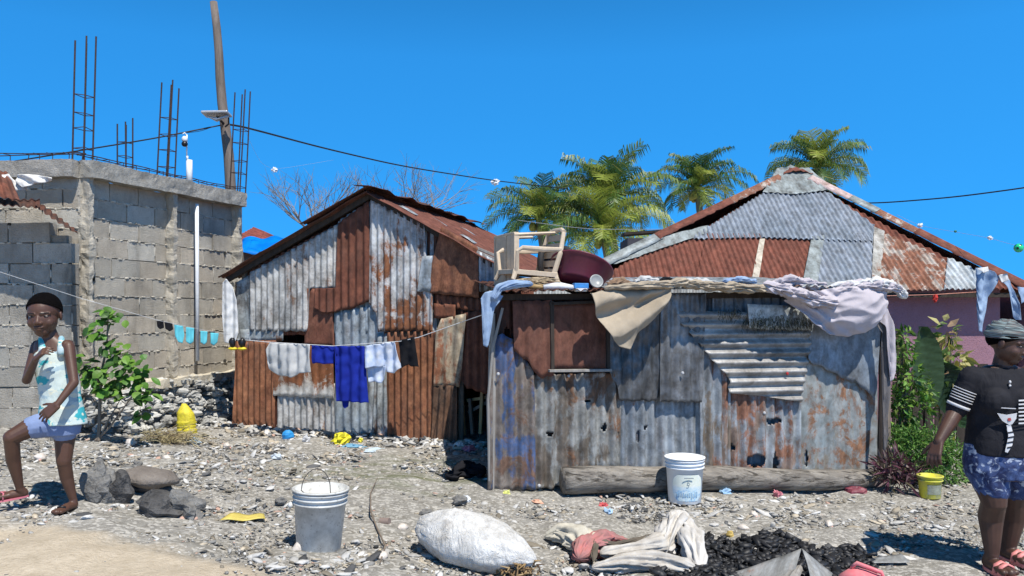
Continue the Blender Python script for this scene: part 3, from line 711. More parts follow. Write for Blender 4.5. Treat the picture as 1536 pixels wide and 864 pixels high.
for k, (d0, s0, s1) in enumerate(((.1,.18,.30),(.8,.25,.36),(1.5,.3,.42),(.5,.55,.66),(1.7,.6,.7))):     # torn patches with pale undersides showing
    a = gp(uP+(uR-uP)*s0, vP-(vP-vR)*s0+.055, d0); b = gp(uP+(uR-uP)*s1, vP-(vP-vR)*s1+.05, d0+.03); c = gp(uP+(uR-uP)*s1, vP-(vP-vR)*s1+.05, d0+.12); d = gp(uP+(uR-uP)*s0, vP-(vP-vR)*s0+.055, d0+.10)
    quadsheet('roof_patch', a, b, c, d, BluePale, gs, nv=4, pitch=.3, amp=.006, seed=20+k, crump=.02)
for s in (-1, 1):
    a = gp(uP, vP+.01, -.03); b = gp(uL-.06, vL-.06, -.03) if s < 0 else gp(uR+.02, vR-.04, -.03)
    x = MB(); x.beam(a, b, .04, .06); x.build('rafter', M_wooddk, gs)
x = MB(); x.beam(gp(uR-.3, vR+.16, -.02), gp(uR+.1, vR-.02, .12), .12, .05); x.beam(gp(uR-.34, vR+.22, .1), gp(uR+.08, vR+.04, .2), .10, .03); x.build('loose_board', M_greywood, gs, bevel=.004)
# back and side walls close the interior
def wallquad(name, a, b, h, mat, parent, h2=None, k=.0, seed=1):
    a = Vector(a); b = Vector(b); return quadsheet(name, a, b, b+Vector((0,0,h2 or h)), a+Vector((0,0,h)), mat, parent, seed=seed, nv=8)
wallquad('side_wall_sheet', GP.at(uL+.02,-.3)+gback*LR, GP.at(uL+.02,-.3)+gback*.02, vL+.22, Rust2, gs, seed=31)
wallquad('side_wall_sheet', GP.at(uR-.05,-.3)+gback*.02, GP.at(uR-.05,-.3)+gback*LR, vR+.24, Rust, gs, seed=32)
wallquad('back_wall_sheet', GP.at(uL+.02,-.3)+gback*LR, GP.at(uR-.05,-.3)+gback*LR, vL+.22, Rust, gs, seed=33)
for px_ in (362, 735, 688, 652):
    x = MB(); a = GP.px(px_, 640, -.05); u_, v_ = GP.hit(px_, 640); top = (vL+(u_-uL)*slL) if u_ < uP else (vP-(u_-uP)*slR); x.tube([GP.at(u_, -.1, -.06), GP.at(u_+.01, top*.5, -.055), GP.at(u_, top, -.06)], .03, 8, jit=.1); x.build('post', M_wood, gs)

# ------------------------------------------------------------------ low shack on the right
sA = G(730, 736); sB = G(1318, 725); su = Vector((sB.x-sA.x, sB.y-sA.y, 0)); SLN = su.length
SP = Plane((sA.x, sA.y, 0), su, (0,0,1)); su = SP.u; snn = SP.n
sh = thing('low_shack', 'low flat roofed shack of grey, blue and rusty corrugated tin with clothes on its roof', 'shack', (sA.x, sA.y, 0))
def ss(poly, mat, k, name='wall_sheet', **kw):
    kw.setdefault('pitch', .09); kw.setdefault('amp', .0165)
    return sheet(name, SP, poly, mat, sh, off=k, **kw)
BlueRust = tin(amt=.03, base=(.17,.145,.125), base2=(.30,.27,.24), tint=(.05,.12,.29), tamt=.0, rust=(.12,.07,.05), rust2=(.22,.13,.09), streak=.4, dirt=.35, metal=0, rough=.7)
GreyMuck = tin(amt=-.015, base=(.27,.275,.265), base2=(.42,.425,.40), tint=(.16,.13,.10), tamt=-.02, top=.10, rust=(.10,.05,.03), rust2=(.26,.14,.08), dirt=.38, streak=.5, metal=.1)
GreyBlue = tin(amt=-.04, base=(.20,.235,.27), base2=(.38,.41,.43), rust2=(.28,.15,.09), dirt=.42, streak=.7, metal=.2)
GreyBlue2 = tin(amt=-.02, base=(.25,.29,.33), base2=(.40,.43,.45), tint=(.24,.18,.12), tamt=.0, rust2=(.30,.14,.08), dirt=.28, streak=.8, metal=.2)
DarkTin = tin(amt=-.2, base=(.09,.095,.10), base2=(.30,.31,.32), dirt=.5, metal=.3, rough=.42)
DarkTin2 = tin(amt=-.2, base=(.11,.115,.12), base2=(.34,.35,.36), dirt=.45, metal=.3, rough=.42)
GreenGrey = tin(amt=.035, base=(.28,.325,.335), base2=(.42,.44,.42), tint=(.30,.27,.21), tamt=-.2, rust=(.16,.07,.04), rust2=(.34,.18,.10), dirt=.22, streak=.45, metal=.15)
DoorRust = tin(amt=.4, rust=(.13,.05,.035), rust2=(.20,.085,.055), dirt=.25, base=(.4,.36,.28))
Ridged = tin(amt=-.12, base=(.30,.295,.285), base2=(.46,.445,.42), rust2=(.26,.16,.11), dirt=.4, metal=.2, rough=.5)
SlateBlue = tin(amt=-.12, base=(.19,.23,.275), base2=(.33,.37,.41), rust2=(.2,.12,.09), dirt=.45, metal=.1)
# backing
ss([(738,700),(742,446),(905,444),(905,700)], tin(amt=.3, rust=(.07,.03,.02), rust2=(.12,.05,.035), dirt=.8), -.03, holes=((762,520,6,30),))
ss([(900,700),(900,444),(1075,440),(1075,700)], tin(amt=.0, base=(.14,.15,.17), base2=(.2,.22,.24), dirt=.8), -.03)
ss([(1070,700),(1070,438),(1315,436),(1315,700)], SlateBlue, -.03)
ss([(730,736),(733,600),(741,505),(752,500),(775,512),(800,560),(803,734)], BlueRust, .022, ragged=.010, crump=.012)
ss([(832,729),(829,731),(800,733),(797,562),(925,558),(930,600),(928,731)], GreyMuck, .030, ragged=.012, crease=.006, cang=5, cfr=4, crump=.014, holes=((823,650,5,3),(905,640,4,6),(880,600,7,1.5)))
ss([(805,565),(793,548),(768,524),(767,452),(826,450),(827,562)], DoorRust, .060, ragged=.02, crump=.015, pitch=.09, amp=.008)
# boarded opening with a wooden frame
f_ = ss([(826,552),(825,456),(906,452),(907,552)], DoorRust, .052, name='shutter', pitch=.12, amp=.006)
fr_ = MB()
for a, b, w_ in (((825,557),(824,452),.03),((908,556),(907,448),.03),((820,456),(910,452),.025)):
    fr_.beam(SP.px(*a, .075), SP.px(*b, .075), w_, .03, up=snn)
fr_.build('shutter_frame', M_wooddk, sh, bevel=.003)
x = MB(); x.beam(SP.px(819,555,.09), SP.px(911,554,.09), .05, .022); x.build('shutter_ledge', M_greywood, sh, bevel=.003)
# crumpled dark sheets
ss([(925,600),(922,580),(905,548),(908,442),(986,440),(984,600)], DarkTin, .06, crease=.010, cang=80, cfr=5, crump=.020, cfreq=6, ragged=.012, amp=.010, row=.025)
ss([(983,601),(985,440),(1052,440),(1048,602)], DarkTin2, .085, crease=.008, cang=85, cfr=5, crump=.016, cfreq=6, ragged=.01, amp=.011, row=.025)
ss([(925,712),(925,590),(1048,592),(1050,712)], GreyBlue, .012, crump=.012, ragged=.01, holes=((967,641,4,3),(957,655,2,8)))
ss([(1046,712),(1046,478),(1080,500),(1092,560),(1092,712)], GreyBlue2, .034, crump=.008)
ss([(1075,712),(1080,540),(1135,545),(1196,590),(1196,713)], tin(amt=.045, base=(.27,.32,.36), base2=(.42,.46,.48), tint=(.30,.2,.14), tamt=-.1, rust=(.18,.075,.045), rust2=(.34,.17,.11), dirt=.35, streak=.9, metal=.15), .046, crump=.012, ragged=.012, holes=((1156,631,11,4),(1092,671,5,5),(1130,690,14,9),(1158,694,5,14)))
ss([(1190,713),(1193,520),(1315,560),(1315,713)], GreenGrey, .012, crump=.010, amp=.005, holes=((1194,637,3,3),(1208,688,3,11)))
ss([(1307,595),(1280,575),(1240,556),(1205,540),(1204,470),(1316,462),(1311,580)], SlateBlue, .055, pitch=.16, amp=.006, ragged=.012, crump=.014)
# sideways sheet with strong ridges
ss([(1085,588),(1087,566),(1062,540),(1040,512),(1008,478),(1008,466),(1207,470),(1207,520),(1200,560),(1193,601),(1130,592)], Ridged, .085, ang=90, amp=.019, pitch=.083, crump=.010, ragged=.01, tilt=.0)
WhiteStrip = tin(amt=-.2, base=(.42,.47,.47), base2=(.58,.61,.60), dirt=.7, metal=.05)
ss([(1112,492),(1110,456),(1160,458),(1206,462),(1206,495)], WhiteStrip, .12, pitch=.2, amp=.004, name='pale_strip')
# a fringe of dry black moss below the pale strip
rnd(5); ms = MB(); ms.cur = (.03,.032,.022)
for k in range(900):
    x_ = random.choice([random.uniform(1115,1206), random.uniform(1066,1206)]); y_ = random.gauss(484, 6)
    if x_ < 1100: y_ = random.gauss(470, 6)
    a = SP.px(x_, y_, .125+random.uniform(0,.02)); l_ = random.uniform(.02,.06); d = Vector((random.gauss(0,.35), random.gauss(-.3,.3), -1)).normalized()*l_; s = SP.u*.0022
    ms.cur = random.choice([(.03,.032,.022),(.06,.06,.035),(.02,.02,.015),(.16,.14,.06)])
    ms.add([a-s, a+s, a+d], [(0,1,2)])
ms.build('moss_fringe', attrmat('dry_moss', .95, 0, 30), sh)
# roof, sloping slightly up to the back
M_tinroof = tin(amt=.05, base=(.36,.42,.46), base2=(.5,.55,.58), rust2=(.27,.13,.07), dirt=.5)
r0 = SP.px(741, 437, .23); r1 = SP.px(1330, 432, .23); bk = Vector((0,0,0))+(-snn)*2.5+Vector((0,0,.18))
quadsheet('roof_sheet', r0, SP.px(905,436,.25), SP.px(905,436,.25)+bk, r0+bk+Vector((.2,0,0)), M_rustdark, sh, seed=41, amp=.010)
quadsheet('roof_sheet', SP.px(895,434,.26), SP.px(1130,432,.25), SP.px(1130,432,.25)+bk, SP.px(895,434,.26)+bk, M_tinroof, sh, seed=42, amp=.010)
quadsheet('roof_sheet', SP.px(1115,431,.24), r1, r1+bk, SP.px(1115,431,.24)+bk, BluePale2, sh, seed=43, amp=.010)
sAe = SP.at(.03, -.1, -.03); sBe = SP.at(SLN-.02, -.1, -.03)
bl = Vector((sAe.x*(9.4/sAe.y)+.06, 9.4, -.1)); br = Vector((sBe.x*(9.8/sBe.y)-.3, 9.8, -.1))
wallquad('side_wall_sheet', bl, sAe, 1.86, GreyMuck, sh, seed=51); wallquad('side_wall_sheet', sBe, br, 1.86, GreyBlue, sh, seed=52, h2=1.95); wallquad('back_wall_sheet', br, bl, 1.95, GreyBlue, sh, seed=53)
for (px_, y0, y1, r_, mt, kk) in ((737,735,470,.022,M_greywood,.0),(1318,724,440,.03,M_wooddk,.02),(1330,718,450,.028,M_wood,-.04),(1048,705,440,.02,M_wooddk,-.06),(912,705,440,.02,M_wooddk,-.06)):
    x = MB(); a = SP.px(px_, y0, kk); b = SP.px(px_+2, y1, kk); x.tube([a-Vector((0,0,.15)), a.lerp(b,.5)+Vector((.01,0,0)), b], [r_*1.1, r_, r_*.9], 9, jit=.08); x.build('post', mt, sh)
x = MB(); x.tube([SP.px(733,720,.03), SP.px(731,600,.035), SP.px(738,520,.04), SP.px(752,462,.05)], .012, 8, jit=.1); x.build('side_lath', M_greywood, sh)
x = MB(); x.beam(SP.px(742,446,.02), SP.px(1325,441,.02), .05, .05); x.build('front_purlin', M_wooddk, sh)
x = MB(); x.beam(SP.px(1326,700,.04), SP.px(1325,520,.05), .07, .012, up=snn); x.build('torn_board', M_wood, sh)
# nails with bottle-cap washers
for k, (x_, y_, cc) in enumerate(((1016,558,0),(1171,559,1),(1141,618,0),(806,726,0),(745,560,0),(850,563,0))):
    x = MB(); x.lathe([(0,.012),(.009,.011),(.013,.004),(.014,0)], SP.px(x_, y_, .105 if k < 2 else .06), 10, Matrix((su, Vector((0,0,1)), snn)).transposed()); x.build('bottle_cap', plain('cap_%d' % k, (.5,.04,.04) if cc else (.5,.5,.5), .4), sh)
# ------------------------------------------------------------------ house with the hipped tin roof behind, right
hL = Vector((.45, 10.6, 1.86)); hR = Vector(P(1560, 432, 10.6)); hR.z = 1.80; hAp = P(1190, 256, 13.3)
HP = Plane(hL, hR-hL, hAp-hL); 
if HP.n.z < 0: HP.n = -HP.n
hs_ = thing('hipped_roof_house', 'house with a tall hipped roof of blue-grey and rusty corrugated tin over mauve walls', 'house', (3.5, 11.5, 0))
def hp(poly, mat, k, name='roof_sheet', **kw): return sheet(name, HP, poly, mat, hs_, off=k, **kw)
RoofBlue = tin(amt=-.25, base=(.23,.275,.33), base2=(.31,.35,.41), dirt=.2, metal=.15, rough=.5)
RoofRust = tin(amt=.32, rust=(.14,.045,.03), rust2=(.24,.085,.055), dirt=.2, base=(.55,.5,.45))
RoofRustW = tin(amt=.10, rust=(.17,.06,.035), rust2=(.34,.16,.10), dirt=.25, base=(.5,.46,.41), base2=(.62,.6,.56), streak=.6)
RoofPaleBlue = tin(amt=-.05, base=(.36,.42,.47), base2=(.52,.57,.60), dirt=.15, rust2=(.35,.2,.12), metal=.1)
Flash = tin(amt=-.10, base=(.24,.28,.29), base2=(.34,.38,.38), dirt=.5, rust2=(.35,.2,.13), metal=.1)
hp([(905,432),(1190,262),(1500,428)], RoofRust, -.02)                              # under layer, whole face
hp([(880,432),(985,362),(1062,352),(1050,432)], RoofRust, .0)
hp([(1040,432),(1060,352),(1142,352),(1128,432)], RoofRust, .012)
hp([(1130,432),(1145,352),(1225,356),(1208,432)], RoofRust, .002)
hp([(1040,361),(1042,355),(1150,288),(1240,290),(1311,340),(1308,365),(1245,363),(1150,359)], RoofBlue, .032, ragged=.004)
hp([(1222,432),(1232,350),(1309,352),(1308,432)], RoofBlue, .018)
hp([(1202,432),(1217,356),(1236,356),(1225,432)], Flash, .028, pitch=.3, amp=.003)
hp([(1143,293),(1165,256),(1212,256),(1243,282),(1238,290),(1190,296),(1160,293)], Flash, .055, pitch=.11, amp=.006, ang=4)
hp([(1125,432),(1139,360),(1147,360),(1136,432)], tin(amt=-.1, base=(.45,.39,.30), base2=(.60,.55,.46), dirt=.1, metal=0), .026, pitch=.3, amp=.002, name='joint_strip')
hp([(1306,432),(1310,343),(1326,350),(1318,432)], tin(amt=.0, base=(.38,.38,.35), base2=(.52,.51,.48), dirt=.5, metal=0), .036, pitch=.3, amp=.004, ragged=.02, name='joint_strip')
hp([(1316,437),(1322,350),(1380,372),(1425,398),(1420,437)], RoofRustW, .020)
hp([(1415,436),(1420,388),(1470,410),(1492,425),(1490,436)], RoofPaleBlue, .030)
hp([(1480,436),(1478,412),(1505,414),(1540,432),(1556,438)], RoofRust, .036)
hp([(925,398),(905,398),(990,358),(1062,340),(1060,352)], Flash, .03, pitch=.3, amp=.003)
# other faces of the roof
hBR = Vector((hR.x+.6, 16.4, 1.9)); hBL = Vector((1.3, 16.4, 1.9))
for a, b in ((hR, hBR), (hBR, hBL), (hBL, hL)):
    quadsheet('roof_face', a+Vector((0,0,-.03)), b, hAp+(b-a).normalized()*.05+Vector((0,0,-.05)), hAp-(b-a).normalized()*.02+Vector((0,0,-.05)), RoofRust, hs_, pitch=.3, nv=14, seed=61)
# ridge caps along the hips: folded strips
def cap(pts, wd, mat, name='hip_cap', k=.05, side=Vector((0,0,1)), seed=1):
    mb = MB(); N = 24; A = Vector(pts[0]); B = Vector(pts[1]); d = (B-A).normalized(); s1 = (d.cross(HP.n)).normalized(); s1 = s1 if s1.dot(HP.v) < 0 else -s1
    back = Vector((s1.x*-1, 1, -.35)).normalized()
    for i in range(N+1):
        p = A.lerp(B, i/N)+HP.n*k; jj = noise.noise(Vector((i*.6, seed, 0)))*.03
        for j, q in enumerate((p+s1*(wd+jj), p+s1*wd*.5+HP.n*.012, p+HP.n*.03, p+back*wd*.6, p+back*(wd+jj))):
            mb.v.append(tuple(q)); mb.c.append(mb.cur); mb.a.append((j*wd*.5, (B-A).length*i/N, i/N))
    for i in range(N):
        for j in range(4): a = i*5+j; mb.f.append((a, a+1, a+6, a+5)); mb.m.append(0)
    return mb.build(name, mat, hs_, smooth=True, solid=.003)
def along(a, b, t): return a.lerp(b, t)
cap((along(hAp,hR,-.02), along(hAp,hR,.10)), .12, Flash, seed=2, k=.045)
cap((along(hAp,hR,.09), along(hAp,hR,.30)), .13, tin(amt=.0, base=(.55,.40,.38), base2=(.66,.52,.50), dirt=.25, metal=0, rust2=(.4,.25,.2)), seed=3, k=.055)
cap((along(hAp,hR,.28), along(hAp,hR,.40)), .13, Flash, seed=4, k=.06)
cap((along(hAp,hR,.38), along(hAp,hR,.58)), .13, RoofRustW, seed=5, k=.05)
cap((along(hAp,hR,.56), along(hAp,hR,.99)), .14, RoofRust, seed=6, k=.06)
cap((along(hAp,hL,.08), along(hAp,hL,.32)), .12, RoofRustW, seed=7, k=.05)
cap((along(hAp,hL,.31), along(hAp,hL,.62)), .12, RoofRust, seed=8, k=.055)
cap((along(hAp,hL,.61), along(hAp,hL,.98)), .14, Flash, seed=9, k=.05)
# rusty crown piece
mb = MB()
for i in range(13):
    for j in range(9):
        u, v = i/12*2-1, j/8*2-1; r_ = math.hypot(u, v); p = hAp+Vector((u*.25, v*.25+.02, .07-.11*r_**1.3+.012*math.sin(u*14)))
        mb.v.append(tuple(p)); mb.c.append(mb.cur); mb.a.append((u*.25, v*.25, .5))
for i in range(12):
    for j in range(8): a = i*9+j; mb.f.append((a, a+9, a+10, a+1)); mb.m.append(0)
mb.build('crown_cap', RoofRust, hs_, smooth=True, solid=.003)
# mauve rendered walls
M_mauve = concrete('mauve_render', (.37,.20,.24), (.30,.165,.20), .12, 3)
def slab(mb, a, b, z0, z1, th): 
    a = Vector((a[0], a[1], 0)); b = Vector((b[0], b[1], 0)); d = (b-a); L = d.length; d.normalize(); M = Matrix((d, Vector((-d.y, d.x, 0)), Vector((0,0,1)))).transposed()
    mb.box((a+b)/2+Vector((0,0,(z0+z1)/2)), (L, th, z1-z0), M)
x = MB(); x.cur = (1,1,1)
xr = 7.02
slab(x, (1.0,11.02), (xr-.34,11.02), -.2, 1.92, .14); slab(x, (xr-.0,11.02), (xr+2.6,11.02), -.2, 1.80, .14); x.build('front_wall', M_mauve, hs_)
x = MB(); x.cur = (1,1,1); slab(x, (xr+.3,11.1), (xr+.55,16), -.2, 1.92, .14); slab(x, (1.0,11.1), (1.6,16), -.2, 1.92, .14); slab(x, (1.6,16), (xr+.5,16), -.2, 1.92, .14); x.build('rear_wall', M_mauve, hs_)
x = MB(); x.beam(Vector((1.0,10.7,1.80)), Vector((xr+.2,10.7,1.80)), .05, .06); x.build('eave_beam', M_wooddk, hs_)
x = MB(); x.beam(Vector((xr-.36,10.93,0)), Vector((xr-.36,10.93,1.8)), .05, .05); x.build('door_post', M_wooddk, hs_)
# more of the same roof going down to the right, outside the frame
# ------------------------------------------------------------------ dark walled building behind the palms
x = MB(); x.cur = (.7,.7,.75)
Md = Matrix.Identity(3)
rb2 = thing('dark_block_house', 'dark grey flat roofed wall peeping out between the palms and the hipped roof', 'building', P(975,375,17))
x.box(P(985, 392, 17.5)+Vector((0,.5,-.6)), (1.3, 1.2, 2.2)); x.build('wall', concrete('dark_render', (.13,.13,.14), (.09,.09,.10), .4), rb2)
x = MB(); x.beam(P(934,352,16.7), P(1068,342,16.7), .5, .05); x.build('roof_slab', M_wooddk, rb2)
# ------------------------------------------------------------------ little red roofed house with blue tarp, far left of centre
fh = thing('red_roofed_shack', 'small far shack with rusty red roof partly covered by a blue tarp', 'shack', P(395,420,14))
RedRoof = tin(amt=.3, rust=(.20,.045,.035), rust2=(.32,.09,.06), dirt=.2, base=(.55,.45,.4))
quadsheet('roof_sheet', P(350,358,15.5), P(381,340,16), P(420,356,16), P(395,372,15.5), RedRoof, fh, nv=5, seed=71)
quadsheet('roof_sheet', P(330,405,13.6), P(452,408,13.6), P(440,374,15), P(345,374,15), RedRoof, fh, nv=10, seed=72)
x = MB(); x.cur = (.6,.5,.45); x.box(P(392,430,15.0)+Vector((0,0,-.2)), (1.4, 1.6, 1.6)); x.build('wall', M_block, fh)
M_tarp = clothmat('blue_tarpaulin', (.0,.20,.66), (.0,.14,.5), rough=.5)
quadsheet('tarp', P(352,382,13.9), P(442,380,13.9), P(438,355,15.2), P(366,357,15.2), M_tarp, fh, pitch=.6, amp=.02, nv=14, crump=.06, seed=73)
# ------------------------------------------------------------------ utility pole, lamp and cables
M_pole = woodmat('pole_wood', (.23,.19,.16), (.11,.09,.075))
pb = P(347, 292, 11.6); ptp = P(320.5, 3, 11.6)
pole = thing('utility_pole', 'tall leaning weathered wooden utility pole behind the block building', 'pole', (pb.x+.35, pb.y, .3))
x = MB(); n_ = 14; d_ = (pb-ptp); pts = [ptp+d_*(i/(n_-1))*1.72+Vector((.012*math.sin(i*1.3),0,0)) for i in range(n_)]
x.tube(pts, [.052+.05*(i/(n_-1)) for i in range(n_)], 12, jit=.05); x.build('shaft', M_pole, pole, smooth=True)
lamp = thing('street_lamp', 'flat grey solar street lamp on an arm of the wooden pole', 'street lamp', P(333,176,11.4))
M_lamp = plain('lamp_alloy', (.50,.50,.50), .4, .1, 20, metal=.3)
x = MB(); x.box(P(325,171,11.3), (.37,.22,.035), Matrix.Rotation(R(-6),3,'X') @ Matrix.Rotation(R(-1),3,'Y')); x.build('lamp_head', M_lamp, lamp, bevel=.012)
x = MB(); x.tube([P(310,174,11.26), P(325,180,11.28), P(343,174,11.3)], [.02,.05,.03], 10, flat=.5); x.build('lamp_cover', M_lamp, lamp, smooth=True)
x = MB(); x.tube([P(336,186,11.55), P(330,180,11.45), P(326,175,11.35)], .018, 8); x.build('arm', M_black, lamp)
x = MB(); x.tube([P(343,177,11.35), P(343,186,11.45), P(338,190,11.5)], .012, 8); x.build('bracket', M_black, lamp)
M_cable = plain('black_cable', (.015,.015,.016), .6, .2, 10, bmp=0)
def cable(name, pts, r, label, cat='cable', mat=None, group=None, sag=None):
    x = MB(); Q = [P3(p) for p in pts]; out = []
    for i in range(len(Q)-1):
        for k in range(10): out.append(Q[i].lerp(Q[i+1], k/10))
    out.append(Q[-1])
    for _ in range(12): out = [out[0]]+[(out[i-1]+out[i]*2+out[i+1])/4 for i in range(1, len(out)-1)]+[out[-1]]
    x.tube(out, r, 6); return tag(x.build(name, mat or M_cable, None, smooth=True), label, cat, group)
cable('power_cable', [(-150,270,10.5),(100,229,10.8),(230,208,11.1),(330,188,11.55)], .010, 'thin black cable rising from the left edge to the wooden pole')
cable('power_cable', [(338,186,11.6),(365,190,12),(480,221,15),(600,249,18),(740,271,22),(850,283,25)], .015, 'black cable sagging from the pole towards the palm trees')
cable('power_cable', [(1200,300,20),(1305,306,18),(1430,296,16.5),(1536,282,15.5),(1800,240,14)], .015, 'black cable crossing the sky at the right above the hipped roof')
cable('wire', [(281,199,9.4),(300,197,10),(320,190,11),(334,187,11.5)], .004, 'hair thin wire linking the security camera pipe with the pole')
cable('wire', [(775,330,19),(880,344,18),(960,344,17.5),(1060,344,17)], .006, 'thin pale wire crossing in front of the palm crowns', mat=M_lamp)
cable('string', [(380,388,9.7),(520,403,9.35),(650,418,9.1),(725,425,8.9),(740,425,8.0)], .0028, 'thin pale string stretched high across the gabled tin wall', 'string', M_rag)
M_plastic_w = plain('white_plastic', (.74,.74,.73), .45, .08, 20, bmp=.1)
cable('decoration_string', [(1345,322,12.5),(1380,339,12),(1433,348,11.4),(1485,357,10.8),(1528,370,10),(1640,385,9)], .0022, 'barely visible string carrying floats across the right sky', 'string', M_lamp)
M_scrap = clothmat('white_plastic_scrap', (.80,.80,.80), rough=.5)
def scrap(px, py, Y, s, label, mat=M_scrap, cat='plastic scrap', seed=0, name='plastic_scrap'):
    x = MB(); x.rock(P(px,py,Y), (s, s*.6, s*.8), seed, .9, 12, 8, None, 2.6); return tag(x.build(name, mat, None, smooth=False), label, cat)
scrap(743,273,22,.10,'white plastic scrap caught on the long cable left of the palms', seed=3)
scrap(412,255,16,.06,'small white scrap floating over the bare trees', seed=4)
scrap(1380,338,12,.035,'first small white float on the string at the right', seed=5, cat='float')
scrap(1485,357,10.8,.035,'white float on the string nearest the green ball', seed=6, cat='float')
scrap(1433,347,11.4,.02,'tiny dark green float between two white ones', plain('float_green', (.02,.20,.12), .5), 'float', 7)
cable('carrier_string', [(365,190,12),(390,245,14),(412,255,16),(500,240,18)], .002, 'nearly invisible thread holding the white scrap over the bare trees', 'string', M_lamp)
# green ball with dark spots
m, t, b = newmat('green_spotted_ball'); vo = nd(t, 'ShaderNodeTexVoronoi', {'Vector': nd(t, 'ShaderNodeTexCoord').outputs['Object'], 'Scale': 22, 'Randomness': .2})
t.links.new(mixc(t, ramp(t, vo.outputs['Distance'], .33, .36), (.01,.015,.02), (.02,.55,.22)), b.inputs['Base Color']); b.inputs['Roughness'].default_value = .3
x = MB(); x.ell(P(1528,372,10), (.056,.056,.056), None, 20, 14); tag(x.build('green_ball', m, None, smooth=True), 'bright green ball with black spots hanging on a string at the right edge', 'ball')

# ------------------------------------------------------------------ palms and bare trees
M_frond = attrmat('palm_frond', .45, .0, 8, .4, .28, .25); M_trunk = woodmat('palm_trunk', (.26,.23,.19), (.15,.13,.11)); M_coco = plain('coconut', (.38,.36,.08), .6, .3, 8)
def palm(cx, cy, Y, rad, nf, seed, label, yellow=.35, spread=1.0):
    rnd(seed); rad *= 1.08; c = P(cx, cy, Y); g = float(gz(c.x*.4, 24)); base = Vector((c.x+.5, Y, g))
    p = thing('palm_tree', label, 'palm tree', base, 'coconut palms behind the shacks')
    x = MB(); x.tube([base+(c-base)*(i/8)+Vector((.25*math.sin(i/8*3),0,0))*(1-i/8) for i in range(9)], [.17-.06*i/8 for i in range(9)], 10, jit=.06); x.build('trunk', M_trunk, p, smooth=True)
    x = MB()
    for k in range(9):
        a = random.uniform(0, 6.28); x.ell(c+Vector((math.cos(a)*.22, math.sin(a)*.22, -.15-random.uniform(0,.2))), (.10,.10,.13))
    x.build('coconuts', M_coco, p, smooth=True)
    x = MB()
    for f in range(nf):
        az = f*2.39996+random.uniform(-.25,.25); age = (f+.5)/nf               # young upright, old drooping
        el0 = R(86-age*92+random.uniform(-8,8)); L = rad*random.uniform(.82,1.12)*(.78+.3*math.sin(age*3.1)); droop = (.95+age*.95)*random.uniform(.85,1.15)
        h = Vector((math.cos(az), math.sin(az), 0)); pts = []; pos = c.copy(); el = el0; n_ = 16
        for i in range(n_+1):
            pts.append(pos.copy()); d = h*math.cos(el)+Vector((0,0,1))*math.sin(el); pos = pos+d*(L/n_); el -= droop/n_*(.35+1.6*i/n_)
        yl = random.random() < yellow*(.3+age); 
        g0 = (.29,.35,.06) if yl else random.choice([(.11,.20,.05),(.13,.22,.05),(.06,.13,.045),(.17,.26,.06)])
        x.cur = (g0[0]*1.3+.05, g0[1]*1.2+.04, g0[2]); x.tube(pts, [.022*(1-i/(n_+3)) for i in range(n_+1)], 5)
        side = h.cross(Vector((0,0,1))); tw = random.uniform(-.5,.5); m_ = 54
        for i in range(m_):
            s = .10+.90*i/m_; q = s*n_; i0 = min(int(q), n_-1); p0 = pts[i0].lerp(pts[i0+1], q-i0); d = (pts[i0+1]-pts[i0]).normalized()
            ll = L*.36*(math.sin(min(1, s*1.15)*2.6)**.6 if s < .95 else .35)*random.uniform(.8,1.1)+.05
            upn = side.cross(d).normalized()
            for sg in (-1, 1):
                dir_ = (side*sg*1.0+d*.75+upn*(.25+tw*sg*.5)+Vector((random.gauss(0,.09),random.gauss(0,.09),random.gauss(-.10,.09)))); dir_.normalize(); tip = p0+dir_*ll*.6; tip2 = tip+(dir_*.45+Vector((0,0,-.95+.1*random.random())))*ll*.42
                wv = d*.014*rad/2.4
                gg = random.uniform(.75,1.3); x.cur = (g0[0]*gg, g0[1]*gg, g0[2]*gg)
                if random.random() < .08: x.cur = (.34,.32,.10)
                x.add([p0-wv, p0+wv, tip+wv*1.3, tip2, tip-wv*1.3], [(0,1,2,4),(4,2,3)])
    x.build('crown', M_frond, p)
palm(808, 330, 26, 1.75, 26, 1, 'shorter coconut palm with a ragged crown, leftmost of the palms', .35)
palm(912, 305, 27, 2.1, 34, 2, 'largest and yellowest coconut palm, standing left of the hipped roof', .75)
palm(905, 352, 25.5, 1.9, 24, 7, 'low yellow green young palm filling the gap under the largest palm', .9)
palm(1046, 284, 29, 1.75, 28, 3, 'coconut palm above the left slope of the hipped roof', .35)
palm(1226, 252, 29, 1.75, 30, 4, 'coconut palm rising right behind the rusty peak of the hipped roof', .35)
M_bark = plain('grey_bark', (.25,.24,.23), .9, .3, 12)
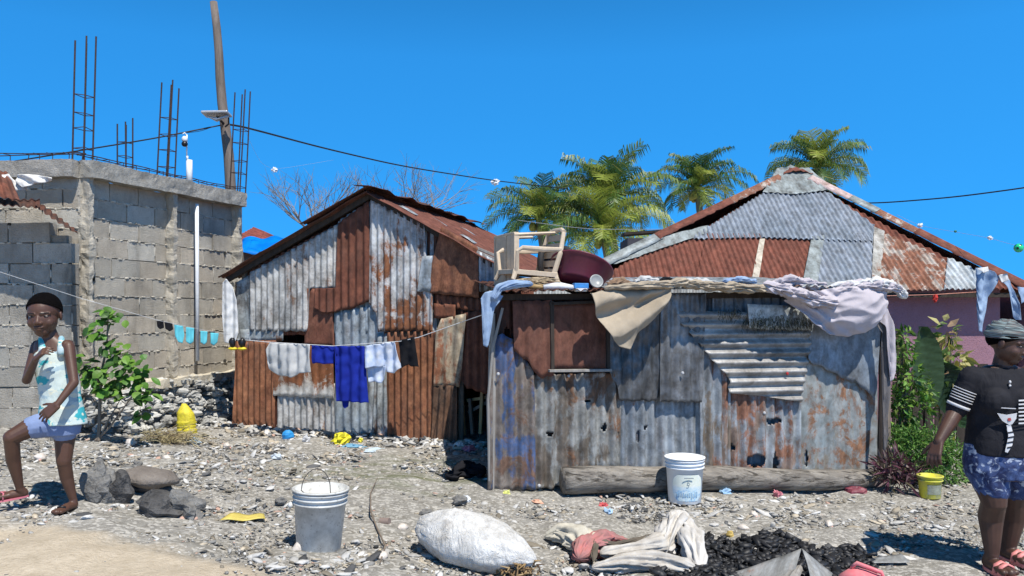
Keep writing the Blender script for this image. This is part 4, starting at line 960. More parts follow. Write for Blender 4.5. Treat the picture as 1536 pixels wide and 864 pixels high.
def baretree(cx, ybase, Y, h, seed, label, wd=1.0, up=.8):
    rnd(seed); b = P(cx, ybase, Y); b.z = .3; top = P(cx, ybase, Y)
    p = thing('bare_tree', label, 'tree', b, 'leafless trees behind the gabled shack'); x = MB()
    x.tube([b, b.lerp(top,.5)+Vector((.1,0,0)), top], [.13,.11,.085], 8, jit=.05); x.build('trunk', M_bark, p, smooth=True)
    x = MB()
    def grow(a, d, L, r, lev):
        n_ = 4; pts = [a]; q = a
        for i in range(n_):
            d = (d+Vector((random.gauss(0,.10), random.gauss(0,.10), random.gauss(.03,.07)))).normalized(); q = q+d*L/n_; pts.append(q)
        x.tube(pts, [r*(1-.45*i/n_) for i in range(n_+1)], 4 if lev else 6, caps=False)
        if lev >= 4: return
        for k in range(3 if lev > 1 else 4):
            s = random.choice([2,3,4,4]); dd = (d+Vector((random.gauss(0,.5)*wd, random.gauss(0,.5), random.gauss(.15,.25)))).normalized(); grow(pts[s], dd, L*random.uniform(.55,.8), r*.55, lev+1)
    for k in range(9):
        a = k/9*6.28; grow(top-Vector((0,0,random.uniform(0,.4))), Vector((math.cos(a)*wd, math.sin(a)*wd, up)).normalized(), h*.42, .030, 1)
    x.build('branches', M_bark, p)
baretree(470, 345, 24, 2.6, 5, 'leafless grey tree with thin twigs, left of the shack gable', 1.1, .9)
baretree(615, 335, 26, 3.0, 9, 'wider leafless tree showing above the ridge of the gabled shack', 1.5, .8)
baretree(555, 350, 25, 2.3, 14, 'low leafless tree hidden mostly by the left slope of the gabled shack', 1.3, .7)
# ------------------------------------------------------------------ things on and against the shacks
def heap(name, pts, radii, mat, label, cat, seed=1, amp=.5, flat=.6, group=None, freq=9, n=18, fold=.5, drop=0):
    """a crumpled roll of cloth following a path"""
    Q = [Vector(p) for p in pts]; out = []; rr = []; N = 26; na = 60
    for i in range(len(Q)-1):
        for k in range(N): out.append(Q[i].lerp(Q[i+1], k/N)); rr.append(radii[i]+(radii[i+1]-radii[i])*k/N)
    out.append(Q[-1]); rr.append(radii[-1])
    for _ in range(10): out = [out[0]]+[(out[i-1]+out[i]*2+out[i+1])/4 for i in range(1, len(out)-1)]+[out[-1]]
    M_ = len(out); rr = [r_*min(1, .25+(min(i, M_-1-i)/(M_*.10))**.6) for i, r_ in enumerate(rr)]
    x = MB(); x.tube(out, rr, na, flat=flat); sd_ = seed*3.17; s_ = 0; fr = freq/6
    for i in range(M_):
        if i: s_ += (out[i]-out[i-1]).length
        for j in range(na):
            th = 2*math.pi*j/na+s_*1.3*amp; cc_, ss_ = math.cos(th), math.sin(th); v = i*na+j; c = out[i]; p = Vector(x.v[v])
            n1 = abs(noise.noise(Vector((cc_*2.1+sd_, ss_*2.1, s_*4.5*fr)))); n2 = abs(noise.noise(Vector((cc_*5+sd_, ss_*5, s_*11*fr+5)))); n3 = noise.noise(Vector((cc_*.9, ss_*.9+sd_, s_*9*fr)))
            x.v[v] = tuple(c+(p-c)*max(.3, 1+amp*(.5-1.9*n1-.55*n2+1.0*n3)))
    o = x.build(name, mat, None, smooth=True); return tag(o, label, cat, group)
def hang(name, PL, poly, mat, off, label, cat, group=None, **kw):
    kw.setdefault('pitch', .11); kw.setdefault('amp', .010); kw.setdefault('crump', .025); kw.setdefault('thick', .005); kw.setdefault('ragged', .006); kw.setdefault('cfreq', 5); kw.setdefault('row', .014); kw.setdefault('crease', .012); kw.setdefault('cang', 70); kw.setdefault('res', 9)
    if PL is SP: off += .08
    PL2 = Plane(PL.o+PL.n*off, PL.u, PL.v); return tag(sheet(name, PL2, poly, mat, None, off=0, **kw), label, cat, group)
M_beige = clothmat('beige_cloth', (.40,.335,.25), var=.2, stain=.1); M_mauvec = clothmat('pale_mauve_sheet', (.50,.455,.48), var=.15, stain=.12)
M_whitec = clothmat('white_cloth', (.66,.66,.65), var=.15, stain=.05); M_greyc = clothmat('light_grey_cloth', (.50,.50,.485), var=.08)
M_denim = clothmat('faded_denim', (.32,.42,.55), (.20,.28,.42), scale=9); M_blue = clothmat('royal_blue_cloth', (.012,.03,.30), (.01,.02,.22)); M_blackc = clothmat('black_cloth_and_shadow', (.015,.015,.018), var=.3)
M_turq = clothmat('turquoise_cloth', (.12,.50,.58), var=.15); M_bluew = clothmat('pale_blue_print', (.68,.70,.74), (.40,.50,.70), scale=11); M_brownc = clothmat('brown_cloth', (.30,.20,.13), var=.3)
# beige cloth: twisted roll along the roof edge and the hanging swag
heap('beige_cloth', [SP.px(890,434,0.27), SP.px(935,430,0.29), SP.px(985,428,0.30), SP.px(1010,424,0.29)], [.035,.045,.06,.055], M_beige, 'beige cloth bunched on the roof edge above the swag', 'cloth', 2, .5, .6)
heap('beige_cloth', [SP.px(1000,426,0.29), SP.px(1040,431,0.29), SP.px(1085,433,0.29), SP.px(1130,436,0.28)], [.06,.06,.065,.045], M_beige, 'twisted roll of beige cloth along the front roof edge, between swag and mauve sheet', 'cloth', 5, .7, .55)
def swag(a, b, f):
    # diagonal gathers fanning from the upper right
    c0, c1 = SP.hit(1000, 428); d = math.hypot(a-c0, b-c1); an_ = math.atan2(b-c1, a-c0)
    return .050*math.sin(an_*15+d*3)*min(1, d*4.0)*(.5+.5*min(1, d*2))+.05*(1-f)-.03*math.sin(an_*6)
hang('beige_drape', SP, [(885,440),(890,462),(905,492),(918,511),(928,520),(943,524),(952,500),(978,478),(1002,440),(1006,428),(985,425),(940,430)], M_beige, .20, 'beige cloth swag hanging in diagonal folds in front of the shutter', 'cloth', bend=swag, amp=.0, crump=.02, cfreq=4, pitch=.06, row=.010, crease=.03, cang=50, cfr=3.2)
# mauve sheet
heap('mauve_roll', [SP.px(1118,428,0.29), SP.px(1135,434,0.31), SP.px(1160,442,0.31), SP.px(1195,452,0.31), SP.px(1225,455,0.29)], [.04,.075,.08,.075,.06], M_mauvec, 'bunched left part of the pale mauve bed sheet along the roof edge', 'bed sheet', 7, .75, .6, freq=8)
def belly(a, b, f):
    c0, c1 = SP.hit(1262, 465); d = ((a-c0)/.36)**2+((b-c1)/.26)**2
    return .10*max(0, 1-d)+.020*math.sin(a*38+b*60)*max(0, d-.3)
hang('mauve_sheet', SP, [(1185,450),(1198,462),(1210,478),(1226,491),(1248,502),(1270,505),(1296,498),(1312,488),(1322,470),(1330,450),(1328,436),(1300,430),(1262,430),(1222,437)], M_mauvec, .17, 'wide pale mauve bed sheet bulging over the right roof corner', 'bed sheet', bend=belly, amp=.0, crump=.02, cfreq=3, pitch=.06, row=.010, crease=.030, cang=15, cfr=3.4)
hang('mauve_tail', SP, [(1316,470),(1322,455),(1334,462),(1340,490),(1346,530),(1345,560),(1336,572),(1333,520),(1328,490)], M_mauvec, .16, 'narrow tail of pale mauve cloth hanging beside the right corner post', 'cloth', amp=.012, pitch=.07)
hang('grey_tail', SP, [(1313,482),(1322,470),(1334,500),(1336,560),(1332,620),(1328,690),(1326,690),(1326,560),(1322,500)], clothmat('dark_grey_cloth', (.16,.15,.15)), .12, 'long dark grey cloth strip hanging down the corner post', 'cloth', amp=.01, pitch=.07)
heap('white_cloth', [SP.px(1222,432,0.19), SP.px(1250,431,0.21), SP.px(1290,427,0.21), SP.px(1318,432,0.23), SP.px(1329,448,0.27)], [.035,.065,.075,.065,.045], M_whitec, 'crumpled white cloth behind the mauve bed sheet on the roof corner', 'cloth', 9, .8, .6, freq=12)
heap('grey_blue_cloth', [SP.px(1068,424,0.19), SP.px(1090,421,0.21), SP.px(1116,424,0.21)], [.03,.045,.03], M_denim, 'small crumpled blue grey cloth on the roof left of the mauve sheet', 'cloth', 11, .7, .6, freq=12)
heap('striped_cloth', [SP.px(938,425,0.19), SP.px(955,421,0.19), SP.px(975,424,0.19)], [.03,.045,.03], M_greyc, 'light grey crumpled cloth at the top of the beige swag', 'cloth', 12, .7, .7, freq=14)
heap('dark_cloth', [SP.px(975,425,0.14), SP.px(990,421,0.14), SP.px(1004,424,0.14)], [.02,.035,.02], M_blackc, 'small dark rag lying on the roof just right of the light grey cloth', 'rag', 13, .7, .7, freq=14)
heap('brown_cloth', [SP.px(900,430,0.19), SP.px(915,424,0.19), SP.px(934,426,0.19)], [.03,.05,.025], M_brownc, 'brown paper-like rag bundle at the right foot of the maroon basin', 'rag', 14, .8, .7, freq=12)
heap('grey_cloth', [SP.px(1010,427,0.11), SP.px(1040,424,0.09), SP.px(1068,426,0.11)], [.03,.05,.03], M_greyc, 'grey crumpled cloth lying behind the twisted beige roll', 'cloth', 61, .8, .7, freq=11)
heap('mauve_cloth', [SP.px(1140,428,0.15), SP.px(1172,424,0.15), SP.px(1205,428,0.15), SP.px(1225,430,0.15)], [.035,.06,.06,.03], M_mauvec, 'mauve grey crumpled cloth behind the bunched part of the bed sheet', 'cloth', 62, .9, .7, freq=10)
heap('pale_cloth', [SP.px(1222,440,0.25), SP.px(1250,432,0.25), SP.px(1290,430,0.25), SP.px(1322,436,0.27)], [.03,.06,.06,.04], M_mauvec, 'gathered top hem of the wide mauve bed sheet', 'bed sheet', 63, .8, .7, freq=9)
# faded jeans over the left corner
heap('faded_jeans', [SP.px(728,452,0.29), SP.px(738,434,0.29), SP.px(760,427,0.29), SP.px(786,428,0.29)], [.04,.055,.05,.03], M_denim, 'faded blue jeans bunched on the left roof corner', 'jeans', 15, .4, .6, freq=7)
hang('denim_leg', SP, [(722,448),(726,480),(724,518),(731,521),(738,490),(742,462),(756,444),(740,436),(728,438)], M_denim, .22, 'leg of faded denim hanging from the left roof corner, darker at the hem', 'jeans', amp=.012, pitch=.08)
# ---- monobloc chairs
M_chair = plain('beige_plastic', (.58,.47,.34), .55, .15, 10, bmp=.08)
def place(verts_fn, M, off):
    x = MB(); verts_fn(x)
    x.v = [tuple(M @ Vector(p)+off) for p in x.v]; return x
def chair(M, off, label, drop=.10, back_=True, legs=(-1,1)):
    t = thing('plastic_chair', label, 'chair', tuple(off), 'broken plastic chairs on the shack roof')
    def seat(x):
        for i in range(5): x.box((0, -.18+i*.088, .42-.008*abs(i-2)), (.43, .076, .016))
        x.box((0,.0,.408), (.46,.46,.014)); x.box((0,.225,.40), (.46,.02,.05)); x.box((0,-.225,.40), (.46,.02,.05)); x.box((.225,0,.40), (.02,.45,.05)); x.box((-.225,0,.40), (.02,.45,.05))
        if not back_:
            for i in (-.12,0,.12): x.box((0,i,.395), (.44,.008,.02)); x.box((i,0,.395), (.008,.44,.02))
    def back(x):
        for s in (-1,1): x.tube([(s*.21,.20,.40),(s*.225,.25,.62),(s*.19,.29,.84)], [.028,.026,.022], 8, flat=.5)
        x.tube([(-.19,.29,.84),(-.1,.305,.87),(.1,.305,.87),(.19,.29,.84)], .024, 8)
        for i in range(4): z = .52+i*.09; x.box((0,.235+i*.02,z), (.39-.01*i,.014,.062))
        x.box((0,.22,.44), (.38,.014,.05))
    place(seat, M, off).build('seat', M_chair, t, bevel=.004)
    if back_: place(back, M, off).build('backrest', M_chair, t)
    for s in (-1,1):
        for y in legs:
            L = .42-drop if back_ else .02
            def leg(x): x.tube([(s*.21,y*.21,.42),(s*.225,y*.225,(.42+L)/2),(s*.24,y*.245,L)], [.030,.026,.022], 8, flat=.6)
            place(leg, M, off).build('leg', M_chair, t)
        if back_:
            def arm(x): x.tube([(s*.225,-.21,.41),(s*.265,-.23,.60),(s*.265,-.18,.635),(s*.255,.05,.64),(s*.22,.26,.66)], [.02,.02,.024,.028,.022], 8, flat=.6)
            place(arm, M, off).build('armrest', M_chair, t)
    return t
def rotm(*a):
    M = Matrix.Identity(3)
    for ax, d in a: M = Matrix.Rotation(R(d), 3, ax) @ M
    return M
q = SP.px(799, 421, -.20)
chair(rotm(('Z',-68),('Y',4))*.84, q+Vector((-.02,.02,-.84*.42+.085)), 'broken beige plastic armchair sitting upright on the roof with its slatted back to the right')
q = SP.px(776, 424, -.42)
chair(rotm(('Y',-90),('Z',24))*.95, q+Vector((.42*.9-.03,.16,.215)), 'seat and long legs of a beige plastic chair lying on its side behind the armchair', back_=False)
# basin
M_basin = plain('maroon_plastic', (.13,.022,.04), .4, .15, 10, bmp=.05, spec=.4)
x = MB(); Mb = rotm(('Y',15),('X',-24)); x.lathe([(0,.0),(.18,.0),(.195,.02),(.25,.17),(.275,.18),(.277,.19),(.255,.19),(.242,.18),(.185,.025),(0,.012)], SP.px(872,428,-.12), 40, Mb)
tag(x.build('wash_basin', M_basin, None, smooth=True), 'large maroon plastic wash basin tilted on the shack roof', 'basin')
# tyres
M_tyre = plain('worn_tyre', (.022,.022,.024), .75, .3, 20, bmp=.3)
def tyre(c, M, R_, r_, label):
    x = MB(); N = 36; n_ = 12; rings = []
    for i in range(N):
        a = 2*math.pi*i/N; rg = []
        for j in range(n_):
            b = 2*math.pi*j/n_; k = 1.0 if abs(math.cos(b)) < .8 else .92
            if math.cos(b) < -.75: k = .3
            rg.append(Vector(c)+M @ Vector(((R_+r_*k*math.cos(b))*math.cos(a), (R_+r_*k*math.cos(b))*math.sin(a), r_*.95*math.sin(b))))
        rings.append(rg)
    rings.append(rings[0]); x.loft(rings, caps=False); return tag(x.build('tyre', M_tyre, None, smooth=True), label, 'tyre', 'old tyres on the shack roof')
tyre(SP.px(862,392,-.40), rotm(('X',90),('Z',-25)), .135, .033, 'black tyre standing upright behind the maroon basin')
tyre(SP.px(838,392,-.42), rotm(('X',90),('Z',70)), .14, .030, 'black tyre seen edge-on between chair and basin')
# odds on the roof edge
M_tan = plain('tan_bamboo', (.42,.28,.12), .6, .2, 12)
x = MB(); x.tube([SP.px(786,430,.17), SP.px(800,431,.17), SP.px(832,431,.17)], .022, 10); tag(x.build('bamboo_pole', M_tan, None, smooth=True), 'short tan bamboo length on the roof edge under the chair', 'bamboo')
x = MB(); x.tube([SP.px(806,432,.19), SP.px(828,430,.19), SP.px(850,432,.19)], [.02,.03,.022], 10, jit=.2); tag(x.build('white_bottle', M_plastic_w, None, smooth=True), 'white plastic bottle lying on the roof edge beside the bamboo', 'bottle')
x = MB(); x.box(SP.px(860,430,.19), (.12,.07,.045), smat(su, snn)); tag(x.build('blue_carton', plain('blue_box', (.05,.25,.62), .5), None, bevel=.004), 'small bright blue box on the roof edge below the basin', 'box')
x = MB(); x.box(SP.px(860,435,.20), (.10,.05,.035), smat(su, snn)); tag(x.build('white_carton', M_plastic_w, None, bevel=.004), 'small white box just under the blue one', 'box')
x = MB(); x.lathe([(0,.0),(.052,0),(.058,.012),(.058,.02),(.05,.022),(.045,.015),(0,.013)], SP.px(882,424,.20), 24, rotm(('X',70),('Z',15))); tag(x.build('jar_lid', plain('grey_lid', (.30,.31,.30), .35, .1), None, smooth=True), 'round grey lid standing against the basin on the roof edge', 'lid')
rnd(4); x = MB()
for k in range(26):
    a = SP.px(random.uniform(764,800), random.uniform(420,427), random.uniform(-.05,.2)); d = Vector((random.uniform(.06,.22), random.uniform(-.05,.05), random.uniform(-.02,.03))); x.tube([a, a+d*.5+Vector((0,0,.01)), a+d], .004, 4)
tag(x.build('kindling', woodmat('dry_sticks', (.5,.4,.26), (.3,.22,.14)), None), 'small pile of dry sticks beneath the upturned chair', 'sticks')
# ---- log in front of the low shack
M_log = woodmat('grey_driftwood', (.37,.335,.285), (.12,.105,.09), .8, ax=(.10,1,1))
tl = M_log.node_tree; bl_ = tl.nodes['Principled BSDF']; lg = nd(tl, 'ShaderNodeTexCoord').outputs['Object']
ck = noi(tl, lg, 1, 6, .7, (1.6, 26, 26), (0,0,0), .5); old = bl_.inputs['Base Color'].links[0].from_socket
cl_ = mixc(tl, mth(tl, 'MULTIPLY', ramp(tl, ck, .56, .62), .8), old, (.055,.045,.035)); cl_ = mixc(tl, mth(tl, 'MULTIPLY', ramp(tl, noi(tl, lg, 3, 6, .7, (1,1,1), (5,0,0)), .60, .70), .5), cl_, (.50,.47,.42))
tl.links.new(cl_, bl_.inputs['Base Color']); bump(tl, bl_, mth(tl, 'SUBTRACT', noi(tl, lg, 1, 7, .75, (5,40,40)), mth(tl, 'MULTIPLY', ramp(tl, ck, .54, .64), .6)), .9, .02)
a = G(836, 739); b = G(1316, 737); N = 40; x = MB(); pts = []; rr = []
wa = SP.px(836,716,.16); wb = SP.px(1320,718,.16)
for i in range(N+1):
    f = i/N; p = wa.lerp(wb, f); r_ = (.110-.024*f)*(1-.22*max(0, f-.86)/.14); p.z = .02+float(gz(p.x, p.y))+r_; pts.append(p); rr.append(r_)
x.tube(pts, rr, 28)
for i in range(len(x.v)):
    p = Vector(x.v[i]); c = pts[min(i//28, N)]; k = 1+.12*noise.noise(Vector((p.x*2.2, p.y*6, p.z*6)))+.05*noise.noise(Vector((p.x*7, p.y*30, p.z*30)))
    x.v[i] = tuple(c+(p-c)*k)
tag(x.build('driftwood_log', M_log, None, smooth=True), 'long thick grey driftwood log lying along the front of the low shack', 'log')
# ---- buckets
M_bucket = None
def bucketmat(name, col, label_blob, c2, stain, top=None):
    m, t, b = newmat(name); g = nd(t, 'ShaderNodeTexCoord').outputs['Object']; n = noi(t, g, 8, 6, .7); n2 = noi(t, g, 45, 4, .7)
    c = mixc(t, mth(t, 'MULTIPLY', ramp(t, n, .42, .68), stain), col, c2); c = mixc(t, mth(t, 'MULTIPLY', ramp(t, n2, .58, .7), stain), c, tuple(v*.6 for v in c2))
    t.links.new(c, b.inputs['Base Color']); b.inputs['Roughness'].default_value = .5; b.inputs['Specular IOR Level'].default_value = .35
    b.inputs['Subsurface Weight'].default_value = 0; return m
def bucket(px, py, h, r0, r1, mat, label, rim=3, bail=None, tilt=0, M=None):
    p = G(px, py); t = thing('bucket', label, 'bucket', tuple(p)); x = MB(); M = M or Matrix.Identity(3); o_ = Vector(p)+Vector((0,0,.0))
    pr = [(0,0),(r0*.97,0),(r0,.006)]; zr = h*.76; rz_ = lambda z: r0+(r1-r0)*z/h
    pr += [(rz_(zr), zr)]; z = zr
    for k in range(rim): pr += [(rz_(z)+.010, z+.003),(rz_(z)+.010, z+.010),(rz_(z)+.001, z+.013),(rz_(z)+.001, z+(h-zr)/rim-.002)]; z += (h-zr)/rim
    pr += [(r1+.011,h-.012),(r1+.012,h-.002),(r1+.006,h),(r1-.004,h),(r0*.95,.012),(0,.010)]
    x.lathe(pr, o_, 40, M); x.build('body', mat, t, smooth=True)
    return t, p
WB = bucketmat('white_bucket_plastic', (.78,.80,.80), None, (.42,.62,.72), .0)
t, p = bucket(1027, 752, .365, .130, .152, WB, 'white plastic bucket with faded blue label in front of the log'); 
def decal(px0, px1, z0, z1, mat, r0=.130, r1=.152, h=.365, off=.002, name='label', blobby=False, par=t, c=p):
    x = MB(); n_ = 14; 
    for i in range(n_+1):
        for j in range(9):
            z = z0+(z1-z0)*j/8; r_ = r0+(r1-r0)*z/h+off; u = (i/n_*2-1); ed = math.sqrt(max(0, 1-((j/8*2-1)**2)))*.35+.65 if blobby else 1
            a = -math.pi/2+(px0+(px1-px0)*i/n_)*ed+ (px0+px1)/2*(1-ed)
            x.v.append((c.x+r_*math.cos(a), c.y+r_*math.sin(a), c.z+z)); x.c.append(x.cur); x.a.append((i/n_, j/8, 0))
    for i in range(n_):
        for j in range(8): q = i*9+j; x.f.append((q, q+9, q+10, q+1)); x.m.append(0)
    return x.build(name, mat, par, smooth=True)
m, tt, b = newmat('faded_label'); g = nd(tt, 'ShaderNodeTexCoord').outputs['Object']; at = nd(tt, 'ShaderNodeAttribute', attribute_name='suv').outputs['Vector']; vv = nd(tt, 'ShaderNodeSeparateXYZ', {0: at}).outputs[1]
c = mixc(tt, ramp(tt, vv, .5, .58), (.55,.68,.72), (.72,.76,.66)); c = mixc(tt, mth(tt, 'MULTIPLY', ramp(tt, noi(tt, g, 30, 4, .6), .48, .62), ramp(tt, vv, .5, .35)), c, (.22,.45,.68))
c = mixc(tt, mth(tt, 'MULTIPLY', ramp(tt, noi(tt, g, 18, 5, .7, off=(5,5,5)), .5, .62), .6), c, (.78,.80,.79)); tt.links.new(c, b.inputs['Base Color']); b.inputs['Roughness'].default_value = .5
decal(-.95, .95, .03, .24, m, blobby=True)
def text(s, size, loc, rotx, rz, mat, name, parent, ext=.0006):
    cu = bpy.data.curves.new(name, 'FONT'); cu.body = s; cu.size = size; cu.extrude = ext; cu.align_x = 'CENTER'; cu.align_y = 'CENTER'
    o = bpy.data.objects.new(name, cu); C.objects.link(o); dg = bpy.context.evaluated_depsgraph_get(); me = bpy.data.meshes.new_from_object(o.evaluated_get(dg)); bpy.data.objects.remove(o)
    o = bpy.data.objects.new(name, me); me.materials.clear(); me.materials.append(mat); C.objects.link(o); o.rotation_euler = (rotx, 0, rz)
    if parent: o.parent = parent; o.location = Vector(loc)-Vector(parent['_w'])
    else: o.location = loc
    return o
M_ink = plain('dark_ink', (.24,.28,.30), .6, .1, 10, bmp=0); M_inkb = plain('blue_ink', (.32,.50,.66), .6, .2, 10, bmp=0)
text('5', .052, (p.x, p.y-.1515, p.z+.175), R(86), 0, M_ink, 'printed_number', t)
x = MB(); x.box((p.x, p.y-.156, p.z+.218), (.075,.003,.007)); x.build('printed_line', M_ink, t)
x = MB(); rnd(8)
for k in range(11):
    a = -.62+k*.115; r_ = .1395; x.box((p.x+r_*math.sin(a), p.y-r_*math.cos(a), p.z+.085+random.uniform(-.008,.008)), (random.uniform(.006,.011), .003, random.uniform(.02,.045)), Matrix.Rotation(a, 3, 'Z'))
x.build('worn_blue_lettering', M_inkb, t)
GBk = bucketmat('grimy_bucket_plastic', (.58,.58,.55), None, (.34,.33,.30), .9)
t2, p2 = bucket(478, 824, .365, .128, .155, GBk, 'grimy grey bucket with a raised wire handle on the rubble', M=rotm(('Y',2)))
x = MB(); pts = [Vector((p2.x-.05+.0, p2.y-.06, p2.z+.33))]+[Vector((p2.x+.0+.085*math.cos(R(180-18*k))-.005, p2.y-.05+.03*math.sin(R(18*k)), p2.z+.36+.12*math.sin(R(18*k)))) for k in range(11)]+[Vector((p2.x+.085, p2.y-.06, p2.z+.33))]
x.tube(pts, .0028, 6); x.build('wire_handle', plain('wire', (.06,.055,.05), .6, .2, 10), t2)
x = MB(); x.ell((p2.x-.150, p2.y-.05, p2.z+.275), (.018,.028,.02)); x.build('handle_lug', GBk, t2, smooth=True)
YB = bucketmat('yellow_pail_plastic', (.62,.58,.05), None, (.35,.36,.22), .9)
t3, p3 = bucket(1395, 746, .19, .082, .094, YB, 'small dirty yellow pail beside the green bushes', rim=2)
decal(-.7, .7, .04, .12, plain('worn_grey_label', (.33,.35,.27), .6, .3, 20), .082, .094, .19, par=t3, c=p3)
# ---- washing line with clothes in front of the gabled shack
L0 = P(352, 500, 8.6); 
WP = Plane(GP.at(0,0)+gn*.42, gu, (0,0,1))
def line(name, pts, r, label, mat=M_whitec): 
    x = MB(); x.tube(pts, r, 6); return tag(x.build(name, mat, None), label, 'clothes line')
line('clothes_line', [WP.px(348,508), WP.px(400,513), WP.px(500,519), WP.px(600,512), WP.px(628,506), WP.px(690,484), SP.px(728,470,.06)], .0042, 'white clothes line from the left corner of the gabled shack to the low shack')
LG = 'washing on the line in front of the gabled shack'
hang('shirt', WP, [(400,524),(404,514),(466,517),(466,558),(450,560),(438,566),(416,563),(402,553)], M_greyc, .0, 'light grey T-shirt hanging upside down, leftmost on the washing line', 'T-shirt', LG, amp=.012, crump=.03)
hang('blue_shorts', WP, [(466,518),(500,519),(499,546),(468,545)], M_blue, .0, 'short royal blue cloth between the grey T-shirt and the long towel', 'shorts', LG, amp=.008)
hang('blue_towel', WP, [(503,519),(547,519),(549,562),(552,604),(504,602)], M_blue, .0, 'long royal blue towel, the longest piece on the washing line', 'towel', LG, amp=.012, crump=.02)
hang('blue_towel_corner', WP, [(512,600),(524,600),(521,610),(516,613),(513,608)], M_blue, -.02, 'dark blue corner of cloth showing under the left of the long towel', 'cloth', LG)
hang('white_blouse', WP, [(547,519),(592,512),(600,545),(603,550),(590,560),(578,558),(576,549),(550,552)], M_bluew, .0, 'white blouse with pale blue print beside the long blue towel', 'blouse', LG, amp=.012)
hang('white_vest', WP, [(551,550),(580,549),(578,566),(572,574),(552,573)], M_bluew, -.03, 'lower white garment peeping out below the printed blouse', 'vest', LG, amp=.01)
hang('black_shorts', WP, [(596,511),(622,505),(628,550),(616,549),(612,547),(602,552)], M_blackc, .0, 'black shorts at the right end of the washing', 'shorts', LG, amp=.008)
hang('white_bedsheet', Plane(P(345,460,9.0), (1,.1,0), (0,0,1)), [(333,424),(340,418),(348,430),(356,452),(358,500),(352,516),(335,514),(332,470)], M_whitec, .0, 'white cloth hanging from the left eave of the gabled shack', 'cloth', amp=.02, pitch=.1)
line('clothes_line', [P(-60,395,6.4), P(0,408,6.7), P(120,447,7.2), P(235,480,7.6), P(300,494,8.0), P(345,502,8.5)], .0022, 'white clothes line running from the left edge in front of the block building')
BP = Plane(P(240,480,7.65), (1,.55,0), (0,0,1)); SG = 'small washing in front of the block building'
for k, (pl, mt, lb, ct) in enumerate(((
  [(235,481),(245,481),(246,491),(240,494),(236,490)], M_blackc, 'first small black sock on the left clothes line', 'sock'),
  ([(247,483),(259,485),(260,494),(254,497),(248,493)], M_blackc, 'second small black sock, next to the turquoise cloths', 'sock'),
  ([(262,487),(275,489),(277,503),(274,515),(268,514),(263,504)], M_turq, 'turquoise patterned cloth next to the black socks', 'cloth'),
  ([(279,491),(291,492),(290,513),(285,516),(279,512)], M_turq, 'narrow turquoise cloth in front of the white pipe', 'cloth'),
  ([(301,496),(311,497),(310,513),(306,517),(301,514)], M_turq, 'turquoise cloth second from the right end of the small washing', 'cloth'),
  ([(316,499),(328,500),(326,514),(321,518),(316,514)], M_turq, 'turquoise cloth at the right end of the small washing', 'cloth'))):
    hang('small_cloth' if mt is M_turq else 'sock', BP, pl, mt, .0, lb, ct, SG, amp=.006, crump=.02, pitch=.06)
# pair of black and yellow shoes on the corner
M_yel = plain('yellow_rubber', (.75,.60,.03), .5, .1, 10)
for k, (x0, lb) in enumerate(((349,'left of two black and yellow sandals hanging at the shack corner'),(363,'right of two black and yellow sandals hanging at the shack corner'))):
    t = thing('sandal', lb, 'sandal', P(x0,526,8.55), 'black and yellow sandals')
    x = MB(); x.ell(P(x0,523,8.55), (.05,.03,.018)); x.build('sole', M_yel, t, smooth=True)
    x = MB(); x.rock(P(x0,514,8.55), (.036,.035,.055), k, .4); x.build('upper', M_black, t, smooth=True)
# jeans hung over the right eave
EP = Plane(P(1482,430,10.2), (1,0,0), (0,0,1))
hang('jeans', EP, [(1464,402),(1466,418),(1464,470),(1466,496),(1472,499),(1478,470),(1484,446),(1497,420),(1490,408),(1480,402)], M_denim, .05, 'light blue jeans with one leg hanging over the right end of the hipped roof', 'jeans', amp=.03, pitch=.2, crump=.05)
hang('jeans', EP, [(1497,414),(1507,412),(1520,424),(1526,440),(1530,480),(1523,480),(1519,450),(1512,432)], M_denim, .03, 'second blue denim leg hanging at the right edge of the roof', 'jeans', amp=.03, pitch=.2, crump=.05)
hang('pale_cloth', EP, [(1466,402),(1484,400),(1484,407),(1472,410)], M_whitec, .09, 'small white cloth at the waistband of the hanging jeans', 'cloth', crump=.05)
hang('pale_cloth', EP, [(1497,413),(1512,410),(1514,420),(1504,424)], M_whitec, .09, 'small white cloth between the two hanging denim legs', 'cloth', crump=.05)
hang('grey_cloth', EP, [(1526,430),(1545,432),(1545,450),(1530,455)], M_denim, .03, 'pale denim scrap at the extreme right edge under the roof', 'cloth', crump=.05)
line('red_wire', [P(1328,444,10.4), P(1400,442,10.4), P(1466,438,10.4)], .006, 'thin reddish wire stretched under the eave of the mauve house', plain('red_wire_m', (.55,.22,.15), .6))
x = MB(); x.rock(P(1403,447,10.4), (.03,.03,.05), 5, .8, 12, 8, None, 3); tag(x.build('red_rag', plain('red_plastic', (.7,.05,.03), .5), None), 'small bright red rag knotted on the wire under the eave', 'rag')
